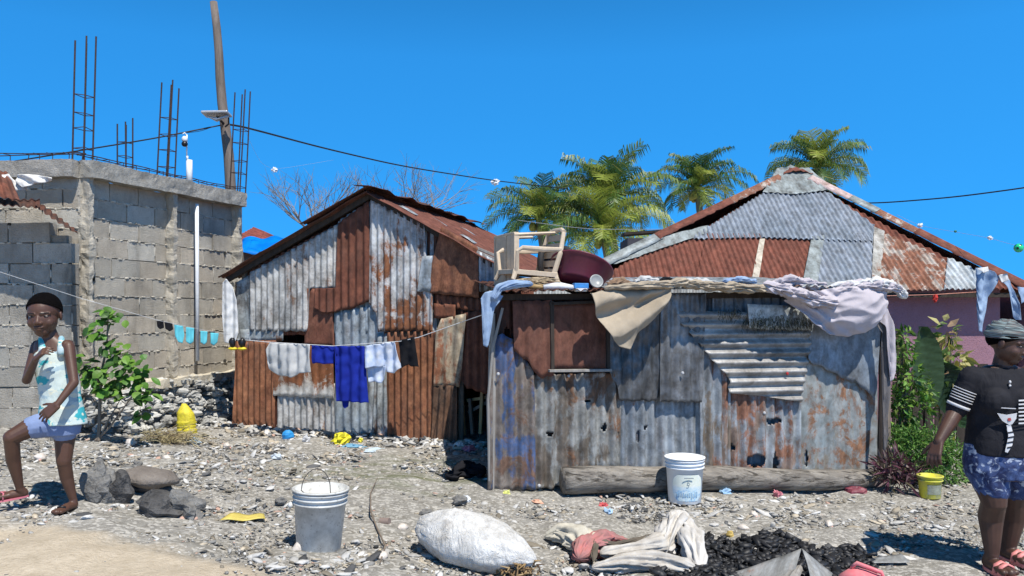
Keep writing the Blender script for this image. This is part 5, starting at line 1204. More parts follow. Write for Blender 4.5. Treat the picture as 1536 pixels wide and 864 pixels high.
# ------------------------------------------------------------------ plants
M_leaf = attrmat('green_leaf', .5, .15, 25, .4, .28, .25)
def leaf(x, p, d, up, L, W, col, fold=.25, bend=.25, n=4):
    """one pointed leaf: two rows of faces folded along the midrib"""
    d = d.normalized(); s = d.cross(up); 
    if s.length < 1e-3: s = d.cross(Vector((1,0,0)))
    s.normalize(); u = s.cross(d).normalized(); x.cur = col; vs = []
    for i in range(n+1):
        t = i/n; w_ = W*.5*math.sin(math.pi*min(1, (t*.93+.05)))**.75 if i < n else 0.001; c = p+d*L*t-u*bend*L*t*t
        vs += [c-s*w_+u*fold*w_, c, c+s*w_+u*fold*w_]
    fs = []
    for i in range(n):
        k = i*3; fs += [(k,k+1,k+4,k+3),(k+1,k+2,k+5,k+4)]
    x.add(vs, fs)
def rv(z0=-1, z1=1): 
    a = random.uniform(0, 6.283); z = random.uniform(z0, z1); r_ = math.sqrt(max(0,1-z*z)); return Vector((r_*math.cos(a), r_*math.sin(a), z))
def foliage(x, c, rad, n, L, W, cols, seed, zmin=-.6, shell=.5, droop=0, lump=.35):
    rnd(seed)
    for k in range(n):
        d = rv(zmin, 1); r_ = (random.random()**(.33))*(1-shell)+shell*random.uniform(.85,1.05) if random.random() < .8 else random.random()
        r_ *= 1+lump*noise.noise(d*2.2+Vector((seed,0,0)))*1.6
        p = Vector(c)+Vector((d.x*rad[0], d.y*rad[1], d.z*rad[2]))*r_
        dd = (d+rv()*.8+Vector((0,0,-droop))).normalized(); co = random.choice(cols); g = random.uniform(.7,1.3)
        leaf(x, p, dd, rv(.2,1), L*random.uniform(.6,1.2), W*random.uniform(.7,1.2), (co[0]*g, co[1]*g, co[2]*g), n=2)
GR = [(.06,.16,.025),(.09,.22,.03),(.05,.12,.02),(.14,.27,.04)]
# sapling against the block wall
b = gnd(P(140,640,7.35).x, 7.35); b2 = Vector((b.x+.05, b.y, b.z)); sp = thing('sapling', 'bright green leafy sapling growing in front of the block wall behind the child', 'shrub', tuple(b2))
x = MB(); Ys = b2.y
st = [b2, P(150,600,Ys), P(152,560,Ys), P(160,520,Ys), P(162,480,Ys), P(160,462,Ys)]; x.tube(st, [.018,.014,.012,.009,.006,.004], 6)
br = [(P(150,600,Ys),P(200,560,Ys-.1)),(P(152,580,Ys),P(128,545,Ys-.15)),(P(150,600,Ys),P(215,590,Ys-.1)),(b2,P(180,600,Ys)),(P(155,560,Ys),P(195,525,Ys)),(P(160,520,Ys),P(178,505,Ys)),(P(150,610,Ys),P(125,590,Ys))]
for a, c in br: x.tube([a, a.lerp(c,.5)+Vector((0,0,.02)), c], [.010,.007,.004], 5)
x.tube([b2+Vector((-.03,0,0)), b2+Vector((.10,0,.12)), P(205,585,Ys-.2)], [.012,.01,.006], 5)
x.build('stem', M_wood, sp)
x = MB()
for k, (cx, cy, rx, ry, n_) in enumerate(((162,472,13,16,26),(156,498,11,12,14),(165,520,13,10,14),(185,540,24,14,30),(202,560,24,18,42),(150,560,20,14,30),(126,552,12,22,28),(170,582,26,14,36),(212,590,14,10,20),(212,618,7,9,8))):
    rnd(60+k); c = P(cx, cy, Ys-.05)
    for j in range(n_):
        p = c+Vector((random.gauss(0,.5)*rx/150, random.gauss(0,.10), random.gauss(0,.5)*ry/150)); g = random.uniform(.75,1.3); co = random.choice(GR+[(.16,.32,.04)])
        leaf(x, p, Vector((random.uniform(-1,1), random.uniform(-1,.2), random.uniform(-.9,.25))), Vector((random.gauss(0,.3),-.5,1)), random.uniform(.06,.12), random.uniform(.05,.085), (co[0]*g, co[1]*g, co[2]*g), n=4, fold=.15)
x.build('leaves', M_leaf, sp)
# yard plants right of the low shack
Yp = 7.9
p = P(1388,740,Yp); p.z = 0
t = thing('broad_leaf_plant', 'tall plant with one huge dark upright ribbed leaf beside the low shack', 'plant', tuple(p)); x = MB()
def bigleaf(x, a, b_, W, col, curl=.10, n=14, seed=0):
    a = Vector(a); b_ = Vector(b_); d = (b_-a); L = d.length; d.normalize(); s = d.cross(Vector((.25,-1,0)).normalized()).normalized(); u = s.cross(d)
    x.cur = col; k = 9; vs = []
    for i in range(n+1):
        t_ = i/n; w_ = W*.5*(math.sin(math.pi*min(1,t_*.96+.02))**.6)*(1+.05*noise.noise(Vector((t_*9, seed, 0)))); c = a+d*L*t_
        for j in range(k):
            v_ = j/(k-1)*2-1; vs.append(c+s*w_*v_+u*(.22*W*abs(v_)-.06*L*t_*t_+.006*math.sin(t_*60+abs(v_)*5)))
    x.add(vs, [(i*k+j, i*k+j+1, (i+1)*k+j+1, (i+1)*k+j) for i in range(n) for j in range(k-1)])
bigleaf(x, P(1388,610,Yp), P(1383,490,Yp-.05), .36, (.045,.085,.03), seed=1, n=30)
bigleaf(x, P(1420,620,Yp+.2), P(1415,545,Yp+.1), .40, (.02,.045,.02), seed=2, n=30); bigleaf(x, P(1352,600,Yp+.2), P(1349,495,Yp+.2), .16, (.09,.08,.04), seed=3, n=30)
bigleaf(x, P(1440,640,Yp+.1), P(1452,580,Yp), .34, (.03,.07,.02), seed=5, n=30)
x.build('leaf_blade', M_leaf, t, smooth=True)
x = MB(); x.tube([P(1392,742,Yp), P(1390,680,Yp), P(1388,600,Yp)], [.035,.03,.016], 8); x.tube([P(1352,735,Yp+.2), P(1351,660,Yp+.2), P(1351,590,Yp+.2)], [.03,.03,.02], 8); x.tube([P(1420,735,Yp+.2), P(1422,660,Yp+.2), P(1419,610,Yp+.2)], [.03,.02,.02], 8); x.build('stalk', M_wooddk, t)
def plant(name, label, px, py, Y, clumps, cols, L, W, n, seed, droop=.0, zmin=-.7, stem=True, cat='plant'):
    b = P(px, py, Y); b.z = float(gz(b.x, b.y)); t = thing(name, label, cat, tuple(b)); x = MB()
    for k, (cx, cy, rx, ry, f) in enumerate(clumps): foliage(x, P(cx, cy, Y+random.uniform(-.05,.05)), (rx*Y/F, max(.1, rx*Y/F*.7), ry*Y/F), int(n*f), L, W, cols, seed+k, zmin=zmin, droop=droop)
    x.build('leaves', M_leaf, t)
    if stem:
        x = MB(); rnd(seed)
        for (cx, cy, rx, ry, f) in clumps:
            for j in range(3): q = P(cx+random.uniform(-.5,.5)*rx, cy, Y); x.tube([b+Vector((random.uniform(-.05,.05),0,0)), (b+q)/2+Vector((random.uniform(-.04,.04),0,0)), q], [.011,.008,.004], 5)
        x.build('stem', M_wood, t)
    return t
plant('variegated_shrub', 'yellow and pink splashed variegated shrub rising behind the broad dark leaf', 1420, 730, 8.2, [(1421,505,14,24,1),(1430,540,20,22,1.2),(1412,560,18,22,1),(1434,580,20,20,1),(1425,612,22,22,1)], [(.45,.42,.10),(.55,.50,.20),(.50,.34,.20),(.14,.22,.05),(.10,.18,.04)], .13, .07, 46, 80, droop=.2)
plant('leafy_vine_bush', 'airy bush of small glossy light green leaves next to the shack corner post', 1352, 725, 7.55, [(1352,535,16,26,1),(1364,570,18,26,1.2),(1350,600,18,24,1.1),(1376,615,18,24,1),(1348,640,18,20,1),(1366,650,20,20,1),(1358,510,10,20,.4),(1388,590,10,20,.5)], GR+[(.24,.34,.07),(.20,.34,.05)], .075, .034, 110, 90, droop=.25)
plant('fine_green_bush', 'dense low bush of fine bright green leaves behind the yellow pail', 1395, 735, 7.35, [(1340,665,22,24,1),(1370,668,26,28,1.4),(1402,672,28,28,1.5),(1432,690,20,26,1),(1385,700,34,22,1.4),(1415,712,26,20,1),(1352,690,22,18,.8)], [(.09,.22,.04),(.14,.29,.05),(.06,.15,.03),(.20,.34,.07)], .045, .013, 520, 100)
plant('purple_spiky_plant', 'clump of dark purple sword shaped leaves at the right end of the log', 1345, 735, 7.0, [(1328,705,14,16,1),(1342,700,18,20,1.3),(1358,708,18,18,1.2),(1345,722,22,12,1),(1370,715,12,14,.8)], [(.11,.035,.06),(.16,.06,.09),(.07,.03,.04),(.22,.16,.14),(.10,.09,.05)], .12, .022, 70, 120, stem=False)
x = MB(); t = thing('strap_leaf_plant', 'arching yellow green strap leaves between the fine bush and the woman', 'plant', tuple(gnd(P(1440,700,7.6).x, 7.6)))
rnd(130); c = P(1438,680,7.6)
for k in range(16):
    a = random.uniform(0, 6.28); leaf(x, c+Vector((random.gauss(0,.03),0,-.05)), Vector((math.cos(a), math.sin(a)*.5, random.uniform(.6,1.6))), Vector((0,0,1)), random.uniform(.22,.36), random.uniform(.03,.05), random.choice([(.42,.42,.08),(.14,.28,.04),(.18,.34,.05)]), n=8, bend=.45)
x.build('leaves', M_leaf, t, smooth=True)
x = MB(); q = G(1470,722); x.cur = (1,1,1); x.rock(Vector(q)+Vector((0,0,.08)), (.16,.12,.15), 3, .35, 12, 8); tag(x.build('pale_boulder', M_mortar, None, smooth=True), 'pale grey boulder behind the woman at the foot of the bushes', 'boulder')
# low dark wall of trunks / planks behind the plants keeps the yard deep
x = MB(); rnd(140)
for k in range(9):
    px_ = 1345+k*16; a = P(px_, 690, 9.2); a.z = 0; x.beam(a, Vector((a.x+random.uniform(-.02,.02), a.y, random.uniform(.75,1.0))), .11, .02, up=Vector((0,1,0)))
tag(x.build('old_board_fence', M_wooddk, None), 'low fence of dark old boards behind the yard plants', 'fence')

# ------------------------------------------------------------------ stones, sacks, charcoal and litter
M_rockdk = plain('sooty_stone', (.10,.096,.092), .8, .4, 7, bmp=.9, bd=.02, col2=(.025,.024,.023)); M_rockgr = plain('grey_stone', (.22,.215,.20), .9, .4, 9, bmp=.9, bd=.015, col2=(.075,.07,.065))
def rockthing(px, py, rx, rz_, seed, mat, label, dy=.0, rot=0, amp=.4, cat='stone', group=None, ry=None):
    p = G(px, py); s = p.y/F; x = MB(); r3 = (rx*s, (ry or rx*.8)*s, rz_*s); Mx = Matrix.Rotation(R(rot), 3, 'Y')
    x.rock(p+Vector((0, dy+r3[1]*.5, r3[2]*.72)), r3, seed, amp*1.5, 15, 9, Mx, 1.5); o = x.build('stone', mat, None, smooth=False, bevel=.006); return tag(o, label, cat, group)
rockthing(104, 772, 24, 36, 1, M_rockgr, 'tall grey hearth stone right behind the child\'s standing leg', amp=.35, dy=.30)
rockthing(126, 768, 20, 22, 2, M_rockgr, 'grey rounded stone just right of the standing leg', dy=.2)
rockthing(160, 762, 22, 26, 3, M_rockdk, 'blue grey stone between the child and the black cooking stones', rot=20, dy=.1)
rockthing(126, 730, 9, 10, 4, M_rockdk, 'small dark round stone perched behind the child', dy=.05)
rockthing(232, 778, 34, 21, 5, M_rockdk, 'large black boulder in the middle of the hearth', dy=.0, rot=8)
rockthing(276, 779, 25, 20, 6, M_rockgr, 'angular dark stone at the right side of the hearth', dy=.0, rot=30, amp=.6)
rockthing(212, 742, 30, 12, 7, M_rockdk, 'dark flat stone behind the large boulder')
# overturned cooking pan shape on top
p = G(222, 742); s = p.y/F; x = MB(); x.rock(p+Vector((0,.03,.11)), (40*s, .16, 15*s), 12, .3, 20, 10, Matrix.Rotation(R(8),3,'Y'), 1.2)
tag(x.build('stone_slab', plain('brownish_stone', (.19,.165,.14), .8, .35, 9, bmp=.8, bd=.015, col2=(.13,.11,.095)), None, smooth=True), 'big domed brownish stone resting on top of the hearth stones', 'stone')
rockthing(420, 757, 9, 6, 21, M_rockgr, 'lone pale stone in front of the grey bucket\'s rim, on bare dirt'); rockthing(640, 775, 11, 6, 22, M_rockgr, 'brownish flat stone above the white sack'); rockthing(690, 757, 11, 8, 23, M_rockgr, 'grey stone near the foot of the blue rusty sheet')
rockthing(205, 700, 6, 5, 24, M_rockgr, 'small pale stone beside the straw heap')
# big conches lying about
M_conch = plain('conch_shell', (.66,.60,.53), .6, .3, 14, bmp=.4, col2=(.40,.35,.30)); M_conchp = plain('pink_conch_lip', (.62,.36,.30), .4, .2, 10)
def conch(px, py, s_, seed, label, ang):
    rnd(seed); p = G(px, py)+Vector((0,0,s_*.35)); t = thing('conch_shell', label, 'shell', tuple(p), 'empty conch shells lying on the gravel'); x = MB(); Mx = rotm(('Y', random.uniform(70,100)),('Z', ang))
    rings = []
    for i in range(15):
        f = i/14; r_ = s_*(.55*math.sin(f*math.pi)**.8*(1.15-.5*f)+.02); rg = []
        for j in range(16):
            a = 2*math.pi*j/16; k = 1+.22*max(0, math.cos(a*6+f*5))*(1 if .4 < f < .75 else .25)+.45*max(0, math.cos(a-1.0))**3*math.sin(f*math.pi)
            rg.append(p+Mx @ Vector((r_*k*math.cos(a), r_*k*math.sin(a), (f-.5)*s_*2)))
        rings.append(rg)
    x.loft(rings); x.build('shell', M_conch, t, smooth=True)
    x = MB(); x.ell(p+Mx @ Vector((s_*.38, s_*.5, 0)), (s_*.22, s_*.18, s_*.6), Mx); x.build('lip', M_conchp, t, smooth=True)
conch(455, 826, .075, 1, 'open conch shell leaning against the foot of the grey bucket', 40)
for k, (px_, py_, s_, lb) in enumerate(((196,668,.075,'pink lipped conch shell left of the straw heap'),(1130,775,.05,'dark mouthed conch shell on the gravel right of the white bucket'),(1243,789,.045,'open shell lying in the middle of the bare strip near the right'),(605,795,.05,'broken conch shell between grey bucket and white sack'),(1115,795,.045,'pale shell beyond the far edge of the charcoal'),(340,672,.06,'empty round shell beside the rusty corner of the gabled shack'),(250,690,.05,'chipped conch shell in front of the straw heap'),(575,838,.05,'conch fragment in the rubble right of the grey bucket'),(60,690,.06,'conch shell left of the child\'s raised leg'))):
    conch(px_, py_, s_, 20+k, lb, random.uniform(0,360))
# big white sack
def sack(name, c, size, M, mat, label, seed, amp=.18, mouth=None, tie=.5):
    x = MB(); rings = []; n_ = 36; m_ = 40
    for i in range(m_+1):
        f = i/m_; u = f*2-1; w_ = max(0, math.sin(math.pi*min(1, f**.82)))**.62; w_ = max(w_, .03); 
        rg = []
        for j in range(n_):
            a = 2*math.pi*j/n_; r_ = 1+amp*.5*noise.noise(Vector((math.cos(a)*1.2, math.sin(a)*1.2, u*2+seed)))+.22*abs(u)**2*(.35-abs(math.sin(a*5.5+3*noise.noise(Vector((math.cos(a), math.sin(a), seed))))))+.16*(.3-abs(noise.noise(Vector((math.cos(a)*3.5, math.sin(a)*3.5, u*4+seed)))))*(.4+abs(u))+.03*noise.noise(Vector((math.cos(a)*11, math.sin(a)*11, u*16+seed)))+.07*abs(u)**4*math.sin(a*9+seed)
            y_, z_ = math.cos(a)*w_*r_, math.sin(a)*w_*r_; z_ = max(z_, -.72)
            rg.append(Vector(c)+M @ Vector((u*size[0], y_*size[1], z_*size[2])))
        rings.append(rg)
    x.loft(rings); return tag(x.build(name, mat, None, smooth=True), label, 'sack')
M_sack = clothmat('white_woven_plastic', (.74,.73,.70), (.52,.50,.46), rough=.7, scale=6, stain=.5, bd=.03)
p = G(712, 852); sack('white_sack', p+Vector((0,.06,.135)), (.40,.19,.165), rotm(('Y',9),('Z',-24)), M_sack, 'large stuffed white woven sack lying on the gravel in the foreground', 3)
rnd(9); x = MB(); x.cur = (.3,.22,.12); q = G(772, 862)+Vector((0,-.05,.03))
for k in range(120):
    x.cur = random.choice([(.34,.22,.10),(.22,.14,.07),(.42,.30,.16),(.12,.08,.05)]); a = q+Vector((random.gauss(0,.055), random.gauss(0,.03), random.gauss(.01,.018))); x.tube([a, a+rv()*.03, a+rv()*.05], [.004,.007,.002], 4)
tag(x.build('husk_heap', attrmat('dry_husk', .9, .2), None), 'brown coconut fibre spilling from the right end of the white sack', 'husks')
# torn open sacks and rags around the charcoal
M_sackd = clothmat('dirty_sack_cloth', (.54,.51,.46), (.34,.31,.27), scale=7, stain=.4); M_sackp = clothmat('faded_red_sack', (.45,.17,.16), (.30,.16,.15), scale=14, stain=.5)
def draped(name, outline, hfun, mat, label, cat='sack', seed=1, thick=.006, res=.011, colr=None):
    """a cloth lying on the ground inside a world outline, lifted by hfun"""
    O = [G(*p) for p in outline]; xs = [p.x for p in O]; ys = [p.y for p in O]; x = MB(); idx = {}
    def inside(a, b):
        c = False; j = len(O)-1
        for i in range(len(O)):
            if (O[i].y > b) != (O[j].y > b) and a < (O[j].x-O[i].x)*(b-O[i].y)/(O[j].y-O[i].y)+O[i].x: c = not c
            j = i
        return c
    nx = int((max(xs)-min(xs))/res)+1; ny = int((max(ys)-min(ys))/res)+1
    for i in range(nx+1):
        for j in range(ny+1):
            a = min(xs)+i*res; b = min(ys)+j*res; u = (a-min(xs))/(max(xs)-min(xs)); v = (b-min(ys))/(max(ys)-min(ys))
            if inside(a, b): idx[(i,j)] = len(x.v); w_ = noise.noise(Vector((a*9,b*9,seed))); x.add([(a+.012*w_, b+.012*noise.noise(Vector((a*9,b*9,seed+5))), float(gz(a,b))+.012+max(-.005, hfun(u,v,a,b)))], [])
    for (i,j) in list(idx):
        k = [(i,j),(i+1,j),(i+1,j+1),(i,j+1)]
        if all(q in idx for q in k): x.f.append(tuple(idx[q] for q in k)); x.m.append(0)
    return tag(x.build(name, mat, None, smooth=True, solid=thick), label, cat)
def fold(a, b, s, fx=7, fy=3): return (1-abs(noise.noise(Vector((a*fx+b*2, b*fy, s))))*2.4)
M_sackc = clothmat('cream_sack', (.62,.58,.48), (.42,.39,.32), scale=5, stain=.4)
def up(p, k): return G(*p)+Vector((0,0,k))
heap('cream_sack', [up((816,812),.03), up((840,815),.07), up((868,826),.08), up((884,846),.05)], [.02,.085,.11,.05], M_sackc, 'flat cream coloured sack left of the red patterned one', 'sack', 41, .55, .55, freq=4)
heap('red_sack', [up((868,850),.05), up((878,838),.08), up((910,830),.08), up((948,828),.05)], [.04,.085,.075,.03], M_sackp, 'faded red and grey patterned sack rolled beside the charcoal', 'sack', 42, .55, .8, freq=5)
heap('dirty_sack', [up((888,862),.04), up((930,858),.06), up((985,858),.06), up((1044,866),.05)], [.03,.06,.075,.06], M_sackd, 'lower fold of the long pale dirty sack in front of the charcoal', 'sack', 43, .5, .8, freq=3.5)
heap('dirty_sack', [up((900,846),.06), up((945,842),.08), up((985,838),.09), up((1015,822),.12)], [.03,.055,.07,.05], M_sackd, 'upper fold of the long pale dirty sack left of the charcoal', 'sack', 44, .55, .8, freq=3.5)
heap('white_cloth', [up((1000,842),.05), up((1010,824),.14), up((1020,812),.17), up((1036,836),.12), up((1050,866),.03)], [.07,.085,.05,.07,.05], clothmat('greyish_cloth', (.60,.58,.55), (.42,.40,.37), stain=.3), 'pale bunched cloth standing up at the left end of the charcoal', 'cloth', 32, .55, 1.0, freq=4)
heap('sack_mouth', [up((890,860),.07), up((893,838),.10), up((925,842),.10), up((975,832),.11), up((1000,824),.12)], [.012,.022,.026,.022,.014], clothmat('olive_sack', (.13,.11,.085), scale=6, stain=.4), 'dark rolled mouth of the dirty sack', 'sack', 31, .6, .8)
# charcoal spread
M_char = attrmat('charcoal_lump', .55, .6, 40, .5)
rs = np.random.RandomState(8); pos, px, py = sample_px(26000, rs, 900, 1345, 806, 900, lambda a, b: (np.maximum(((a-1125)/178)**2+((b-858)/46)**2, 0) < 1+.3*np.sin(a*.05)))
sz = np.clip(rs.lognormal(math.log(.014), .5, len(pos)), .006, .030); keep_ = rs.rand(len(pos)) < .20; pos, sz = pos[keep_], sz[keep_]
g = rs.uniform(.008,.032,(len(pos),1)); cc = g*np.array([[1,1,1.08]]); pos[:,2] += rs.uniform(0,.045,len(pos))*np.clip(1-((pos[:,0]-1.25)/1.2)**2, .2, 1)
o = scatter('charcoal_heap', pos, sz, cc, 9, 'spread of black charcoal pieces drying in the right foreground', 'charcoal', flat=.9, elong=2.4, sub=0, mat=M_char, bury=.1)
# rusty bent metal flap and the red jerrycan at the bottom edge
M_flap = tin(amt=-.05, base=(.26,.27,.27), base2=(.40,.41,.40), dirt=.4, metal=.1, rough=.6); 
Yq = 4.55
t = thing('bent_metal_sheet', 'grey sheet folded into a dark tent over a stick, in front of the charcoal', 'metal sheet', tuple(gnd(P(1200,860,Yq).x, Yq)))
quadsheet('left_flap', P(1050,905,4.35), P(1178,905,4.35), P(1202,824,4.62), P(1085,862,4.62), M_flap, t, pitch=.5, amp=.004, crump=.02, nv=14, seed=81)
quadsheet('right_flap', P(1203,823,4.62), P(1252,862,4.60), P(1262,912,4.35), P(1222,905,4.35), M_flap, t, pitch=.5, amp=.004, crump=.015, nv=14, seed=82)
x = MB(); x.tube([P(1170,900,4.3), P(1190,868,4.45), P(1199,853,4.58)], [.03,.028,.022], 10, jit=.1); x.build('prop_stick', M_greywood, t)
M_red = plain('faded_red_plastic', (.62,.10,.13), .45, .2, 8, bmp=.1, col2=(.66,.28,.28))
t = thing('jerrycan', 'faded red plastic jerrycan lying at the bottom edge on the charcoal', 'jerrycan', tuple(gnd(P(1290,864,4.4).x, 4.4)))
x = MB(); a = P(1258,868,4.52); b_ = P(1400,925,4.25); rings = []
d = (b_-a).normalized(); s_ = d.cross(Vector((0,0,1))).normalized(); u_ = s_.cross(d).normalized(); L = (b_-a).length
for i in range(13):
    f = i/12; k = min(1, math.sin(min(1, f*7)*math.pi/2)*.5+.5) if f < .5 else 1; k = [.30,.80,.95][i] if i < 3 else (1 if i < 11 else [.92,.5][i-11]); rg = []
    for j in range(20):
        q_ = 2*math.pi*j/20; cx_, sx_ = math.cos(q_), math.sin(q_); sq = (abs(cx_)**3.2+abs(sx_)**3.2)**(-1/3.2); rg.append(a+d*L*f+s_*cx_*sq*.085*k+u_*sx_*sq*.10*k)
    rings.append(rg)
x.loft(rings); x.build('body', M_red, t, smooth=True)
x = MB(); x.tube([a+d*.05+u_*.09, a+d*.07+u_*.125, a+d*.2+u_*.125, a+d*.22+u_*.09], .012, 8); x.build('handle', M_red, t, smooth=True)
x = MB(); x.tube([a-d*.01, a-d*.035], .022, 12); x.build('cap', M_black, t)
quad = quadsheet('metal_scrap', G(1306,852)+Vector((0,0,.03)), G(1365,852)+Vector((0,0,.04)), G(1352,838)+Vector((0,0,.04)), G(1310,844)+Vector((0,0,.03)), M_flap, None, pitch=.3, amp=.003, nv=5); tag(quad, 'thin grey metal strip at the right end of the charcoal', 'metal scrap')
# straw, yellow sack, litter
rnd(15); x = MB(); c = G(253, 664)
for k in range(520):
    a = c+Vector((random.gauss(0,.14), random.gauss(0,.12), abs(random.gauss(0,.04))+.01)); d = Vector((random.gauss(0,1), random.gauss(0,.6), random.gauss(0,.25))).normalized(); x.cur = random.choice([(.40,.33,.17),(.30,.24,.12),(.5,.43,.26),(.16,.12,.07)]); x.tube([a, a+d*.05+Vector((0,0,.01)), a+d*random.uniform(.08,.15)], .0026, 3)
tag(x.build('straw_heap', attrmat('dry_straw', .9, 0), None), 'flattened heap of dry straw on the rubble right of the sapling', 'straw')
M_ysack = plain('yellow_plastic_sack', (.70,.60,.03), .5, .3, 30, bmp=.5, col2=(.45,.36,.04))
p = gnd(P(280,600,8.55).x, 8.55); s = p.y/F; x = MB(); rings = []
for i in range(22):
    f = i/21; w_ = (15*(1-.25*f) if f < .72 else 15*.8*(1-(f-.72)/.28*.75))*s; rg = []
    for j in range(24):
        a = 2*math.pi*j/24; r_ = w_*(1+.10*noise.noise(Vector((math.cos(a)*2, math.sin(a)*2, f*6)))+.09*math.sin(f*52)*(f<.5)); rg.append(p+Vector((r_*math.cos(a)-.03*(f**2), r_*.8*math.sin(a), f*46*s)))
    rings.append(rg)
x.loft(rings); tag(x.build('yellow_sack', M_ysack, None, smooth=True), 'upright bright yellow plastic sack against the rubble bank', 'sack')
def litter(px, py, rx, rz_, col, seed, label, cat='litter', name='litter', amp=.9, rough=.5):
    p = G(px, py); s = p.y/F; x = MB(); x.rock(p+Vector((0,0,rz_*s*.5)), (rx*s, rx*s*.7, rz_*s), seed, amp, 14, 9, Matrix.Rotation(seed,3,'Z'), 2.2)
    return tag(x.build(name, plain('litter_%d' % seed, col, rough, .2, 14, bmp=.3), None, smooth=False), label, cat)
litter(432,658,9,9,(.03,.30,.68),201,'round bright blue plastic cup in the rubble before the gabled shack','cup','blue_cup',.2)
litter(513,664,14,10,(.75,.66,.03),202,'crumpled yellow plastic bag in front of the long blue towel','plastic bag','plastic_bag'); litter(541,663,5,4,(.78,.72,.08),203,'small yellow scrap right of the yellow bag','plastic scrap','plastic_scrap')
litter(530,671,14,3,(.18,.38,.52),204,'flat pale blue wrapper below the yellow bag','wrapper','wrapper'); litter(564,677,18,3,(.55,.66,.72),205,'long pale blue wrapper right of the first blue wrapper','wrapper','wrapper')
litter(459,664,8,7,(.55,.56,.58),206,'grey white crumpled plastic beside the blue cup','plastic scrap','plastic_scrap'); litter(415,688,8,5,(.60,.66,.70),207,'pale plastic scrap on the left part of the rubble','plastic scrap','plastic_scrap')
litter(1089,742,9,6,(.30,.48,.68),208,'pale blue wrapper on the ground just right of the white bucket','wrapper','wrapper'); litter(1166,745,8,6,(.62,.22,.26),209,'pink crumpled scrap below the middle of the log','plastic scrap','plastic_scrap')
litter(1283,741,17,8,(.22,.05,.07),210,'dark red bottle under the right end of the log','bottle','dark_red_bottle',.25); litter(905,761,7,5,(.60,.10,.10),211,'small red scrap on the pale pebbles','plastic scrap','plastic_scrap')
litter(912,772,9,6,(.42,.58,.75),212,'light blue crumpled scrap on the pale pebbles','plastic scrap','plastic_scrap'); litter(805,755,9,4,(.75,.42,.28),213,'orange scrap on the dirt near the blue rusty sheet','plastic scrap','plastic_scrap'); litter(760,742,6,4,(.66,.68,.20),214,'yellow green scrap at the foot of the blue rusty sheet','plastic scrap','plastic_scrap')
litter(1095,805,8,6,(.55,.40,.12),215,'yellow brown lump at the far edge of the charcoal','lump','clay_lump',.4); litter(699,752,8,6,(.72,.76,.80),216,'clear whitish cup lying left of the blue rusty sheet','cup','cup',.3); litter(692,780,4,3,(.7,.7,.7),217,'tiny white bit right above the white sack','plastic scrap','plastic_scrap')
litter(705,676,12,5,(.55,.22,.30),218,'pink rag beneath the dark doorway','rag','rag'); litter(690,672,8,6,(.72,.72,.68),219,'white scrap left of the pink rag beneath the doorway','plastic scrap','plastic_scrap'); litter(290,666,10,6,(.40,.52,.62),220,'bluish scrap at the right side of the straw heap','plastic scrap','plastic_scrap')
litter(1062,832,3,3,(.7,.7,.7),221,'white chip on the charcoal','chip','chip')
t = quadsheet('yellow_peel', G(330,785)+Vector((0,0,.02)), G(398,783)+Vector((0,0,.02)), G(396,777)+Vector((0,0,.03)), G(345,779)+Vector((0,0,.04)), plain('dull_yellow', (.62,.50,.12), .6, .2, 20), None, pitch=.2, amp=.006, nv=4); tag(t, 'dull yellow strip of plastic on the gravel right of the hearth', 'plastic strip')
p = G(740, 715); 
# driftwood twig
x = MB(); x.tube([G(566,722)+Vector((0,0,.03)), G(556,745)+Vector((0,0,.03)), G(556,775)+Vector((0,0,.04)), G(566,800)+Vector((0,0,.03)), G(578,826)+Vector((0,0,.03)), G(570,850)+Vector((0,0,.02))], [.003,.005,.006,.006,.006,.004], 6, jit=.2); tag(x.build('twig', M_wood, None), 'long thin crooked twig between the grey bucket and the white sack', 'twig')
x = MB(); q = G(577,788); x.tube([q+Vector((-.03,.0,.025)), q+Vector((.035,-.02,.03))], .026, 14); tag(x.build('rusty_can', tin(amt=.1, base=(.3,.28,.25)), None), 'small crushed can beside the twig', 'can')
rnd(33)
x = MB(); a = G(668,722); 
heap('black_cloth_and_shadow', [G(672,722)+Vector((0,0,.04)), G(700,718)+Vector((0,.1,.06)), G(728,722)+Vector((0,.1,.06))], [.05,.09,.06], M_blackc, 'black heap standing in for the cast shadow left of the low shack corner', 'shadow stand-in', 33, .6, .7)  # black heap added where the shack's shadow falls on the ground

# rubble banked against the foot of the gabled shack
rs = np.random.RandomState(21); n_ = 420; t_ = rs.uniform(-.2, 3.3, n_); d_ = np.abs(rs.normal(0, .10, n_))+.03
pp_ = np.stack([gA.x+gu.x*t_+gn.x*d_, gA.y+gu.y*t_+gn.y*d_], 1); pos = np.concatenate([pp_, (gz(pp_[:,0], pp_[:,1])+np.maximum(0,.05-d_*.3))[:,None]], 1)
scatter('wall_foot_rubble', pos, rs.uniform(.015,.045,n_), stonecols(n_, rs, .3, .35), 12, 'rubble and shells banked along the foot of the gabled shack wall', 'rubble', flat=.6, elong=1.8, sub=2)
